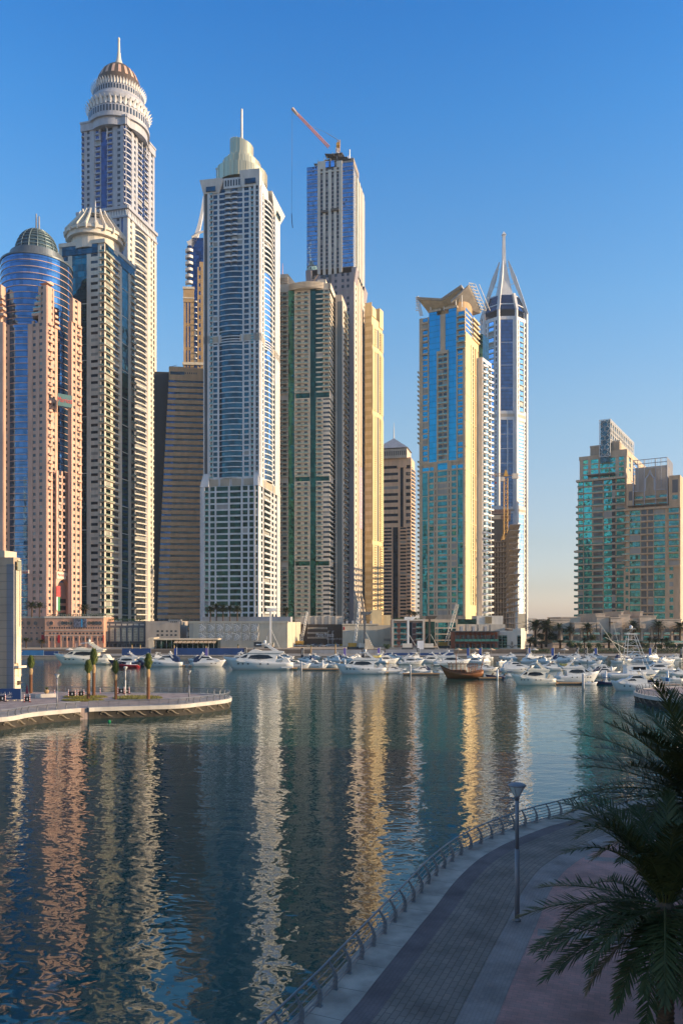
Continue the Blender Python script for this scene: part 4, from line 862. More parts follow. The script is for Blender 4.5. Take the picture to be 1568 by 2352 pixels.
# ---- cyan glass tower with butterfly roof
def butterfly_tower():
    Y = 555; k = Y / F
    fl, fr, poly = corner(963, 1067.5, 1098.5, Y, 28)
    T = Tower('apartment_tower', 'sand tower with bright cyan glass strips under a butterfly canopy roof', 'tower', poly)
    z0, z1, z2, zt = Z(1416, Y), Z(1054, Y), Z(800, Y), Z(697, Y)
    w = T.S('wall', 'sand'); w.prism(poly, 3, Z(712, Y))
    cy_ = lambda a, b: ('G', a, b, {'gl': 'glass_cyan'})
    fac(T, fl, [('P', 963, 971), ('W', 971, 982, {'sp': .28}), ('P', 982, 985), ('P', 1003, 1006.5, {'pd': .7}), ('B', 1006.5, 1016.5, {'d': .7, 'bg': 'window_dark'}), ('P', 1016.5, 1017.5), ('B', 1017.5, 1027, {'d': .7, 'bg': 'window_dark'}), ('P', 1027, 1030, {'pd': .7}), ('P', 1048, 1051), ('W', 1051, 1062.5, {'sp': .28}), ('P', 1062.5, 1067.5)], z1, z2, 19, 'sand', 'glass_cyan')
    fac(T, fl, [cy_(985, 1003), cy_(1030, 1048)], z1, Z(702, Y), 27, 'sand')
    fac(T, fl, [('P', 963, 970), ('C', 970, 983, {'d': 1}), ('P', 983, 985), cy_(1003, 1011), ('P', 1011, 1022.5), cy_(1022.5, 1030), ('P', 1048, 1051), ('B', 1051, 1067.5, {'d': 1.8, 'ov': .4, 'bg': 'glass_cyan'})], z2, Z(712, Y), 6, 'sand', 'glass_cyan')
    for a, b in ((984.5, 1012), (1021.5, 1049.5)): w.fbox(fl, fl.px(a), fl.px(b), -2, .5, Z(702, Y), Z(697, Y))
    w.fbox(fl, fl.px(1003), fl.px(1030), -.2, .8, z2 - 1.2, z2 + 1)
    G = [('P', 963, 970), ('G', 970, 982, {'gl': 'glass_turq2', 'seg': 6}), ('P', 982, 985.5), ('W', 985.5, 996, {'sp': .3}), ('P', 996, 999), ('W', 999, 1001, {'sp': .3, 'gl': 'window_dark'}), ('P', 1001, 1005), ('W', 1005, 1027, {'sp': .3}), ('P', 1027, 1030), ('W', 1030, 1032, {'sp': .3, 'gl': 'window_dark'}), ('P', 1032, 1037), ('W', 1037, 1048, {'sp': .3}), ('P', 1048, 1051), ('G', 1051, 1063, {'gl': 'glass_turq2', 'seg': 6}), ('P', 1063, 1067.5)]
    fac(T, fl, G, z0, Z(1078, Y), 24, 'sand', 'glass_turq2')
    w.fbox(fl, 0, fl.L, -.2, .55, Z(1078, Y), Z(1074, Y)).fbox(fl, 0, fl.L, -.2, .5, z1 - 1.5, z1)
    fac(T, fl, [('P', 963, 970), ('P', 985.5, 987), ('P', 996, 1005), ('P', 1027, 1037), ('P', 1048, 1051), ('P', 1063, 1067.5)], Z(1074, Y), z1 - 1.5, 1, 'sand')
    for a, b in ((970, 985), (987, 996), (1005, 1027), (1037, 1048), (1051, 1063)): T.many('glass_strip', MB().fbox(fl, fl.px(a), fl.px(b), -.1, .15, Z(1074, Y), Z(1066 if a != 1005 else 1054, Y)), 'glass_cyan')
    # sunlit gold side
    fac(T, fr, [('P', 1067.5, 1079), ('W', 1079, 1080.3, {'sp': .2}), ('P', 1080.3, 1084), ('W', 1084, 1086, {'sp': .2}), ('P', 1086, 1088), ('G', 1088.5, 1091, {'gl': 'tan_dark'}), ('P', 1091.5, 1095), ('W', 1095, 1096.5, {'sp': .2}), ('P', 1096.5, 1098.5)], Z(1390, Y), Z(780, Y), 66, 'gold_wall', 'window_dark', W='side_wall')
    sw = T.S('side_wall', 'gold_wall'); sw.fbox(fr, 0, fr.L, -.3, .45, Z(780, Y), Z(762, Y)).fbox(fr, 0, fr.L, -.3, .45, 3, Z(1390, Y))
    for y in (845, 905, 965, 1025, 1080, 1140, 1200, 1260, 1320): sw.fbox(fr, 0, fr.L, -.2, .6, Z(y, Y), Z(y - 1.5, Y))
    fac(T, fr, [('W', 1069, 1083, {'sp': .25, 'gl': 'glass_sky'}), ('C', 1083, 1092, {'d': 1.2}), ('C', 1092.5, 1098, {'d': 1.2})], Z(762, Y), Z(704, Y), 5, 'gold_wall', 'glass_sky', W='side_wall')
    for i in range(52):      # balconies sticking out on the far left edge
        y = 838 + i * 11.2; z = Z(y, Y)
        if 1010 < y < 1046: continue
        T.many('balcony', MB().fbox(fl, fl.px(957.5), fl.px(963.5), -4, -.5, z, z + .35).fbox(fl, fl.px(957.5), fl.px(957.9), -4, -.5, z + .35, z + 1.5, 1), 'white_warm', 'rail_glass')
    # butterfly canopy: two tilted wings with slatted ends
    H = lambda px, py, n: (*fl.pt(fl.px(px), n), Z(py, Y))
    def wing(a, b, m_=0): return a
    can = MB(); V = 1017
    for (x0, y0), (x1, y1) in (((962, 664), (V, 679)), ((V, 679), (1063, 657))):
        can.hexa([H(x0, y0 + 4, 3), H(x1, y1 + 4, 3), H(x1, y1 + 14, -24), H(x0, y0 + 14, -24), H(x0, y0, 4), H(x1, y1, 4), H(x1, y1 + 4, -24), H(x0, y0 + 4, -24)])
    T.part('canopy', can, 'canopy_grey')
    und = MB()
    und.hexa([H(968, 672, 2), H(V, 686, 2), H(V, 706, -4), H(984, 706, -4), H(968, 668, 2.2), H(V, 683, 2.2), H(V, 700, -4), H(984, 700, -4)]); und.hexa([H(V, 686, 2), H(1060, 664, 2), H(1046, 702, -4), H(V, 706, -4), H(V, 683, 2.2), H(1060, 661, 2.2), H(1046, 698, -4), H(V, 700, -4)])
    T.part('soffit', und, 'soffit')
    Q = lambda u, n, y: (*fr.pt(fr.px(u), n), Z(y, Y))
    T.part('canopy', MB().hexa([Q(1065, 3, 661), Q(1094, 3, 692), Q(1092, -10, 700), Q(1066, -10, 690), Q(1065, 4, 657), Q(1094, 4, 688), Q(1092, -10, 694), Q(1066, -10, 684)]), 'canopy_grey')
    T.part('drum_wall', MB().lathe([(13, Z(712, Y)), (13, Z(682, Y))], (fl.pt(fl.L * .62, -14)), 28), 'tan_dark')
    for i in range(9):
        t = i / 8; T.many('slat', MB().bar(Q(1064 + 26 * t, 3.8, 656 + 30 * t), Q(1068 + 28 * t, 6.5, 655 + 30 * t), .7), 'lattice')
    for i in range(3): T.many('slat', MB().bar(Q(1066 + 3 * i, 5 + 2 * i, 655 - i), Q(1092 + 3 * i, 5 + 2 * i, 686 - i), .5), 'lattice')
    for i in range(7): T.many('slat', MB().bar(H(957, 662 + 5 * i, 2), H(964, 662 + 5.5 * i, 3), .7), 'lattice')
    for i in range(4): T.many('slat', MB().bar(H(957 + 2 * i, 661, 2.4), H(960 + 2 * i, 700, -4), .5), 'lattice')
    for a in (988, 1018, 1046, 1060): T.many('strut', MB().tube([H(a, 702, -1), H(a, 676, 0)], .35, 6), 'lattice')
    T.finish()
butterfly_tower()

# ---- narrow white balcony tower behind
def narrow_tower():
    Y = 576; k = Y / F
    fl, fr, poly = corner(1094, 1108, 1128, Y, 32)
    T = Tower('apartment_tower', 'narrow white tower of stacked sharp balconies beside the cyan glass tower', 'tower', poly)
    zt = Z(820, Y); T.S('wall', 'white').prism(poly, 3, zt)
    fac(T, fl, [('P', 1094, 1108)], 3, zt, 1, 'white')
    n = 44; fh = (zt - 12) / n
    for i in range(n):
        z = 10 + i * fh
        for a, b in ((1108.5, 1115), (1120, 1127)):
            u0, u1 = fr.px(a), fr.px(b); m = MB()
            m.add([(*fr.pt(u0, .05), z), (*fr.pt(u1, .05), z), (*fr.pt(u1, 2.4), z), (*fr.pt(u0, .8), z), (*fr.pt(u0, .05), z + 1.3), (*fr.pt(u1, .05), z + 1.3), (*fr.pt(u1, 2.4), z + 1.3), (*fr.pt(u0, .8), z + 1.3)], [(3, 2, 1, 0), (4, 5, 6, 7), (0, 1, 5, 4), (1, 2, 6, 5), (2, 3, 7, 6), (3, 0, 4, 7)])
            T.many('balcony', m, 'white'); T.many('window', MB().fbox(fr, u0 + .4, u1 - .2, -.1, .06, z + 1.3, z + fh - .6), 'glass_green')
    T.many('glass_strip', MB().fbox(fr, fr.px(1115.5), fr.px(1119.5), -.1, .3, 3, zt - 3), 'glass_pale')
    g, g2, gp = corner(1098, 1108, 1122, Y + 4, 32)
    T.part('glass_head', MB().prism(gp, zt, Z(762, Y)), 'glass_teal'); T.finish()
narrow_tower()

# ---- white octagonal tower with spire and leaning legs
def spire_tower():
    Y = 960; k = Y / F
    cx, cy = X(1156.5, Y + 24), Y + 24; a_ = 51 * k
    oc = [(cx + a_ * math.cos(R(22.5 + 45 * i - 2)) * 1.04, cy + a_ * math.sin(R(22.5 + 45 * i - 2)) * 1.04) for i in range(8)]
    T = Tower('skyscraper', 'white octagonal tower with blue glass faces, tall spire and leaning crown legs', 'skyscraper', oc)
    zt = Z(727, Y); T.S('core', 'dark_grey').prism(oc, 3, zt)
    def face(i):
        A, B = oc[i], oc[(i + 1) % 8]; d = Vector((B[0] - A[0], B[1] - A[1])); L = d.length; d /= L
        return Face(A, (d.x, d.y), (d.y, -d.x), L)
    fs = sorted([face(i) for i in range(8)], key=lambda f: f.pt(f.L / 2)[1])
    front = fs[0]; side = [f for f in fs[1:5]]
    for f in fs[:6]:
        isf = f is front; diag = f in fs[1:3]
        px = lambda t: HX + F * f.pt(f.L * t)[0] / f.pt(f.L * t)[1]
        E = [px(t) for t in (0, .12, .18, .3, .36, .7, .80, 1)]
        zs = [3] + [Z(y, Y) for y in (1410, 1180, 1165, 965, 945, 735)]
        if isf:
            for a, b, n in ((zs[1], zs[2], 6), (zs[3], zs[4], 6), (zs[5], zs[6], 4)):
                m = E[0] + (E[7] - E[0]) * .5
                if n == 4: fac(T, f, [('P', E[0], E[1]), ('G', E[1], E[6], {'gl': 'glass_deep2', 'seg': 4}), ('P', E[6], E[7])], a, b, 4, 'white', 'glass_deep2')
                else: fac(T, f, [('P', E[0], E[1]), ('G', E[1], m - 1, {'gl': 'glass_deep2', 'seg': n}), ('P', m - 1, m + 1), ('G', m + 1, E[6], {'gl': 'glass_deep2', 'seg': n}), ('P', E[6], E[7])], a, b, n, 'white', 'glass_deep2')
        elif diag:
            fac(T, f, [('P', E[0], E[1]), ('W', E[1], E[2], {'sp': .3}), ('P', E[2], E[3]), ('B', E[3], E[5], {'d': 1.6, 'bg': 'glass_sky'}), ('P', E[5], E[6]), ('W', E[6], E[7] - .2, {'sp': .3})], zs[5], zs[6], 17, 'white', 'window_dark')
            fac(T, f, [('P', E[0], E[2]), ('W', E[2], E[5], {'sp': .5, 'gl': 'glass_sky'}), ('P', E[5], E[6] - .5), ('W', E[6] - .5, E[6] + 2, {'sp': .4}), ('P', E[6] + 2, E[7])], zs[3], zs[4], 24, 'white', 'window_dark')
            fac(T, f, [('P', E[0], E[2]), ('P', E[2], E[2] + 1), ('G', E[2] + 1, E[5], {'gl': 'glass_sky', 'seg': 20}), ('P', E[5], E[6]), ('W', E[6], E[6] + 2, {'sp': .4}), ('P', E[6] + 2, E[7])], zs[1], zs[2], 20, 'white', 'window_dark')
        else:
            fac(T, f, [('P', E[0], E[3]), ('W', E[3], E[5], {'sp': .5, 'gl': 'glass_sky'}), ('P', E[5], E[7])], zs[1], zs[6], 60, 'white', 'window_dark')
        w = T.S('wall', 'white')
        for a, b in ((zs[2], zs[3]), (zs[4], zs[5]), (zs[6], zt)): w.fbox(f, 0, f.L, -.2, .4, a, b)
        for a, b in ((zs[2], zs[3]), (zs[4], zs[5])): T.many('louvre_panel', MB().fbox(f, f.L * .12, f.L * .88, .3, .5, a + (b - a) * .35, a + (b - a) * .7), 'louver')
    k = cy / F; a_ = 51 * k; zt = Z(729, cy)
    # crown: glass frustum, flared spire, four pairs of legs
    def octr(r, z, ph=-2): return [(cx + r * math.cos(R(22.5 + 45 * i + ph)), cy + r * math.sin(R(22.5 + 45 * i + ph)), z) for i in range(8)]
    zc = Z(690, cy)
    T.part('glass_crown', MB().loft([octr(a_ * 1.02, zt), octr(a_ * .70, zc)]), 'glass_deep2'); T.part('crown_trim', MB().loft([octr(a_ * .93, Z(716, cy)), octr(a_ * .915, Z(713.5, cy))]).loft([octr(a_ * .71, zc - 1), octr(a_ * .69, zc + 1.2)]), 'white')
    def sq(r, z): return [(cx + r * math.cos(R(45 + 90 * i)), cy + r * math.sin(R(45 + 90 * i)), z) for i in range(4)]
    T.part('spire', MB().loft([sq(26 * k, zc), sq(13.5 * k, Z(640, cy)), sq(7.2 * k, Z(610, cy)), sq(5.8 * k, Z(596, cy)), sq(4.2 * k, Z(541, cy)), sq(7 * k, Z(540, cy)), sq(.4 * k, Z(531, cy))]), 'white')
    for i in range(8):
        t = R(22.5 + 45 * i - 2); c, s_ = math.cos(t), math.sin(t); mb = MB()
        rows = []
        for r0, z, wd, dp in ((a_ * 1.04, Z(730, cy), 1.6, 1.7), (a_ * .80, Z(690, cy), 1.6, 1.9)) + (((a_ * .45, Z(640, cy), 1.9, 2.8), (a_ * .20, Z(600, cy), .4, .7)) if i % 2 else ()):
            rows.append([(cx + (r0 + dp) * c - wd * s_, cy + (r0 + dp) * s_ + wd * c, z), (cx + (r0 + dp) * c + wd * s_, cy + (r0 + dp) * s_ - wd * c, z), (cx + (r0 - dp) * c + wd * s_, cy + (r0 - dp) * s_ - wd * c, z), (cx + (r0 - dp) * c - wd * s_, cy + (r0 - dp) * s_ + wd * c, z)])
        T.many('crown_leg', mb.loft(rows), 'white')
        if i % 2: T.many('tie_bar', MB().bar((cx + a_ * .5 * c, cy + a_ * .5 * s_, Z(654, cy)), (cx, cy, Z(660, cy)), .7).bar((cx + a_ * .3 * c, cy + a_ * .3 * s_, Z(617, cy)), (cx, cy, Z(615, cy)), .6), 'white')
        x0, y0 = oc[i]; z_ = Z(1412, cy)
        T.many('corner_pier', MB().tube([(x0, y0, 3), (x0, y0, zt)], 2.0, 6), 'white')
    T.finish()
spire_tower()

# ---- concrete frame under construction
def frame_tower():
    Y = 690; k = Y / F
    fl, fr, poly = corner(1127, 1172, 1187, Y, 10)
    T = Tower('unfinished_building', 'unfinished brown concrete frame of open floors with netted core and sign hoarding', 'building', poly)
    zs, z1, zt = Z(1243, Y), Z(1192, Y), Z(1169, Y)
    n = 19; fh = (zs - 3) / n
    for i in range(n + 1):
        z = 3 + i * fh
        mb = MB().fbox(fl, -1, fl.L + 1, -22, 1.0, z - .4, z).fbox(fr, -1, fr.L + 1 + (i % 3), -5, 1.2 + (i % 4) * .5, z - .4, z)
        T.many('floor_slab', mb, 'concrete')
    for i in range(7):
        u = fl.L * (i + .5) / 7; T.many('column', MB().fbox(fl, u - .6, u + .6, -1.6, -.4, 3, zs), 'concrete')
    for i in range(3):
        u = fr.L * (i + .5) / 3; T.many('column', MB().fbox(fr, u - .6, u + .6, -1.6, -.4, 3, zs), 'concrete')
    T.S('dark_core', 'concrete_dark').prism([fl.pt(2, -7), fl.pt(fl.L - 3, -7), fl.pt(fl.L - 3, -20), fl.pt(2, -20)], 3, zs)
    ce = fl.px(1165); T.part('core_netting', MB().fbox(fl, 0, ce, -18, -2, zs, z1), 'concrete_dark')
    hd = T.part('sign_hoarding', MB().fbox(fl, -.6, fl.px(1172.5), -17, -1.4, z1, Z(1181.5, Y)).fbox(fl, -.6, fl.px(1172.5), -17, -1.4, Z(1179.5, Y), zt), 'terra_pale'); ORG[hd] = ORG[T.root]
    MB().fbox(fl, -.4, fl.px(1150), -1.35, -1.25, z1 + .3, Z(1182, Y)).build('pale_panel', ['beige'], hd)
    T.part('hoarding_gap', MB().fbox(fl, -.3, fl.px(1172.3), -16.8, -1.7, Z(1181.5, Y), Z(1179.5, Y)), 'dark')
    lettering('T R I D E N T', hd, 'maroon', fl, fl.px(1150), -1.3, Z(1174, Y), 2.6, .04, width=15.5); lettering('nineteen', hd, 'maroon', fl, fl.px(1159), -1.2, Z(1186.5, Y), 2.8, .04, width=7)
    rng = random.Random(3)
    for i in range(40):
        z = 3 + rng.randrange(n) * fh; u = rng.random() * fr.L; T.many('scaffold_pole', MB().bar((*fr.pt(u, rng.uniform(1, 4)), z), (*fr.pt(u + rng.uniform(-2, 2), rng.uniform(1, 4)), z + fh * rng.uniform(.6, 1.6)), .3), 'concrete')
    for i in range(30):
        u = rng.random() * fl.L; z = 3 + rng.randrange(n + 1) * fh; T.many('prop', MB().bar((*fl.pt(u, .6), z), (*fl.pt(u, .6), z + rng.uniform(1, 2.2)), .28), 'concrete')
    T.finish()
    Yc = Y - 6; cx = X(1161, Yc)
    C_ = empty('tower_crane', (cx, Yc, Z(1240, Yc)), 'amber tower crane with level jib in front of the concrete frame', 'crane')
    mb = MB(); w_ = 1.5; z0, z9 = Z(1240, Yc), Z(1098, Yc)
    for sx in (-1, 1):
        for sy in (-1, 1): mb.bar((cx + sx * w_, Yc + sy * w_, z0), (cx + sx * w_, Yc + sy * w_, z9), .5)
    for i in range(22):
        za, zb = z0 + (z9 - z0) * i / 22, z0 + (z9 - z0) * (i + 1) / 22; s_ = 1 if i % 2 else -1
        mb.bar((cx - s_ * w_, Yc - w_, za), (cx + s_ * w_, Yc - w_, zb), .35).bar((cx + w_, Yc - s_ * w_, za), (cx + w_, Yc + s_ * w_, zb), .35)
    mb.build('mast', ['crane_yellow'], C_)
    zj = Z(1094, Yc); jb = MB(); x0, x1 = X(1127, Yc), X(1184, Yc)
    jb.bar((x0, Yc, zj), (x1, Yc, zj + 1), .5).bar((x0, Yc, zj + 1.6), (cx, Yc, zj + 3), .4)
    for i in range(14): jb.bar((x0 + (cx - x0) * i / 14, Yc, zj), (x0 + (cx - x0) * (i + .5) / 14, Yc, zj + 2), .28)
    jb.build('jib', ['crane_yellow'], C_)
    MB().loft([[(cx - 2, Yc - 2, zj), (cx + 2, Yc - 2, zj), (cx + 2, Yc + 2, zj), (cx - 2, Yc + 2, zj)], [(cx - .4, Yc - .4, Z(1079, Yc)), (cx + .4, Yc - .4, Z(1079, Yc)), (cx + .4, Yc + .4, Z(1079, Yc)), (cx - .4, Yc + .4, Z(1079, Yc))]]).build('apex_frame', ['crane_yellow'], C_)
    MB().box(x1 - 3, x1 + 2, Yc - 1.2, Yc + 1.2, zj - 2, zj + 2.4).build('counterweight', ['white_warm'], C_); MB().box(cx - 4.4, cx - 1.8, Yc - 2.4, Yc, zj - 4.5, zj - .8).build('cab', ['white_warm'], C_)
    MB().bar((X(1138, Yc), Yc, zj), (X(1138, Yc), Yc, zj - 5), .2).box(X(1138, Yc) - .7, X(1138, Yc) + .7, Yc - .5, Yc + .5, zj - 6.4, zj - 5).build('hook', ['red'], C_)
    for sx in (-1, 1):
        for sy in (-1, 1): MB().bar((cx + sx * 3.6, Yc + sy * 3.6, z0 - .4), (cx + sx * w_, Yc + sy * w_, z0 + 7), .5).build('leg', ['crane_yellow'], C_)
frame_tower()

# ---- stepped tower with turquoise glass and a star lattice box
def star_box(T, f, z0, z1, cell, n=0.0, m_='lattice'):
    """geometric star screen on facade f, each frame and star piece in one screen part"""
    mb = MB(); nu = max(1, round(f.L / cell)); nv = max(1, round((z1 - z0) / cell)); cu, cv = f.L / nu, (z1 - z0) / nv
    B = lambda u0, v0, u1, v1, w_=.32: mb.bar((*f.pt(u0, n), v0), (*f.pt(u1, n), v1), w_)
    for i in range(nu):
        for j in range(nv):
            u, v = (i + .5) * cu, z0 + (j + .5) * cv; r1, r2 = .5, .24
            P_ = [(u + cu * (r1 if q % 2 == 0 else r2) * math.cos(q * math.pi / 8), v + cv * (r1 if q % 2 == 0 else r2) * math.sin(q * math.pi / 8)) for q in range(16)]
            for q in range(16): B(*P_[q], *P_[(q + 1) % 16])
            for q in (2, 6, 10, 14): B(*P_[q], u + cu * .5 * (1 if q in (2, 14) else -1), v + cv * .5 * (1 if q in (2, 6) else -1))
    for i in range(nu + 1): B(i * cu, z0, i * cu, z1, .6)
    for z in (z0, z1): B(0, z, f.L, z, .7)
    return mb
def turquoise_tower():
    Y = 800; k = Y / F
    fl, fr, poly = corner(1327, 1436, 1490, Y, 31)
    T = Tower('apartment_tower', 'stepped sand tower with turquoise glass strips and star lattice box on top', 'tower', poly)
    zt = Z(1097, Y); n = 24
    T.S('core', 'terra').prism(poly, 3, zt - 1)
    fac(T, fl, [('C', 1327, 1340, {'d': 2.4, 'bg': 'glass_turq'}), ('W', 1340.5, 1359, {'sp': .2, 'gl': 'glass_turq'}), ('C', 1359.5, 1386, {'d': 2.0, 'bg': 'window_dark'}), ('W', 1386.5, 1405, {'sp': .2, 'gl': 'glass_turq'}), ('W', 1405, 1413, {'sp': .3, 'gl': 'glass_dark'}), ('C', 1413.5, 1436, {'d': 2.2, 'bg': 'glass_turq'})], 3, zt, n, 'sand', 'glass_turq')
    for i in range(n):
        z = 3 + (zt - 3) * i / n
        for a, b, d in ((1327, 1340, 2.5), (1359.5, 1386, 2.1), (1413.5, 1436, 2.3)): T.many('balcony_rail', MB().fbox(fl, fl.px(a), fl.px(b), d, d + .1, z + 1.15, z + 2.3), 'rail_teal')
        if i < 13: T.many('balcony', MB().fbox(fl, fl.px(1319), fl.px(1327), -8, 2.4, z - .1, z + .3).fbox(fl, fl.px(1319), fl.px(1327), 2.3, 2.5, z + .3, z + 2.2, 1), 'sand', 'rail_teal')
        elif i < 20: T.many('balcony', MB().fbox(fl, fl.px(1323.5), fl.px(1327), -8, 2.4, z - .1, z + .3).fbox(fl, fl.px(1323.5), fl.px(1327), 2.3, 2.5, z + .3, z + 2.2, 1), 'sand', 'rail_teal')
    w = T.S('wall', 'sand')
    w.fbox(fl, -1.5, fl.L + .8, -4, 2.8, zt - .5, zt + 1.6); w.fbox(fl, fl.px(1319), fl.px(1340), -6, 2.7, Z(1264, Y), Z(1260, Y)).fbox(fl, fl.px(1323), fl.px(1340), -6, 2.7, Z(1158, Y), Z(1155, Y))
    fac(T, fr, [('P', 1436, 1447), ('W', 1447, 1455, {'sp': .5, 'gl': 'glass_turq'}), ('P', 1455, 1470), ('W', 1470, 1480, {'sp': .4, 'gl': 'glass_turq'}), ('P', 1480, 1490)], 3, zt + 10, n, 'sand', 'glass_turq', W='side_wall')
    # upper set-back storeys
    ul, ur, up = corner(1331, 1438, 1492, Y + 3, 31); z1 = Z(1036, Y)
    T.S('core', 'terra').prism(up, zt, z1 - 2)
    fac(T, ul, [('P', 1331, 1339), ('W', 1339, 1350, {'sp': .3}), ('P', 1350, 1357), ('W', 1357, 1373.5, {'sp': .22}), ('P', 1373.5, 1378), ('W', 1378, 1398, {'sp': .2}), ('W', 1399, 1413, {'sp': .2}), ('P', 1413, 1421), ('W', 1421, 1432, {'sp': .3}), ('P', 1432, 1438)], zt + 1, Z(1046, Y), 4, 'sand', 'glass_turq')
    fac(T, ur, [('P', 1438, 1443), ('W', 1443, 1447, {'sp': .3}), ('P', 1447, 1452), ('W', 1452, 1465, {'sp': .25, 'gl': 'glass_sky'}), ('P', 1465, 1494)], zt + 1, Z(1044, Y), 4, 'sand', 'glass_turq', W='side_wall')
    w.fbox(ul, -.6, ul.px(1378), -6, .9, Z(1046, Y), Z(1037, Y)).fbox(ul, ul.px(1399), ul.L + .6, -6, .9, Z(1046, Y), Z(1030, Y)); T.S('side_wall', 'sand').fbox(ur, -.6, ur.L, -6, .9, Z(1044, Y), Z(1031, Y))
    T.part('pergola', MB().fbox(ul, ul.px(1351), ul.px(1413), 1, 7, Z(1086, Y), Z(1084, Y)).fbox(ul, ul.px(1353), ul.px(1354), 5.5, 6.5, zt, Z(1085, Y)).fbox(ul, ul.px(1380), ul.px(1381), 5.5, 6.5, zt, Z(1085, Y)).fbox(ul, ul.px(1410), ul.px(1411), 5.5, 6.5, zt, Z(1085, Y)), 'bronze')
    def louvres(f, a, b, y0, y1, n0, name):
        mb = MB().fbox(f, f.px(a), f.px(b), -8 + n0, -.6 + n0, Z(y0, Y), Z(y1 + 3, Y)); m = 7
        for i in range(m): z = Z(y0, Y) + (Z(y1 + 5, Y) - Z(y0, Y)) * (i + .3) / m; mb.fbox(f, f.px(a), f.px(b), -.8 + n0, n0, z, z + .5)
        mb.fbox(f, f.px(a) - .3, f.px(b) + .3, -8 + n0, .3 + n0, Z(y1 + 4, Y), Z(y1, Y)); T.part(name, mb, 'stone')
    louvres(ul, 1353, 1375, 1037, 1012, -3, 'louvre_block'); louvres(ul, 1399, 1421, 1031, 1006, -3, 'louvre_block')
    g2 = Face(ul.pt(ul.px(1421), -3), (ur.dx, ur.dy), (ur.nx, ur.ny), 60); T.part('louvre_block', MB().fbox(g2, 0, 44, -6, 0, Z(1031, Y), Z(1010, Y)), 'sand')
    bl, br, bp = corner(1376, 1401, 1455, Y + 6, 31); zb0, zb1, zbs = Z(1044, Y), Z(958.5, Y), Z(1010, Y)
    ip = [bl.pt(.8, -.8), bl.pt(bl.L - .8, -.8), br.pt(br.L - .8, -.8), (bl.pt(.8, 0)[0] + br.dx * (br.L - .8), bl.pt(.8, 0)[1] + br.dy * (br.L - .8))]
    T.part('glass_box', MB().prism(ip, zb0 - 6, zb1 - .5), 'glass_teal')
    T.part('star_screen', star_box(T, bl, zb0, zb1, 8.5), 'lattice'); T.part('star_screen', star_box(T, br, zbs, zb1, 9.5), 'lattice')
    T.finish()
turquoise_tower()

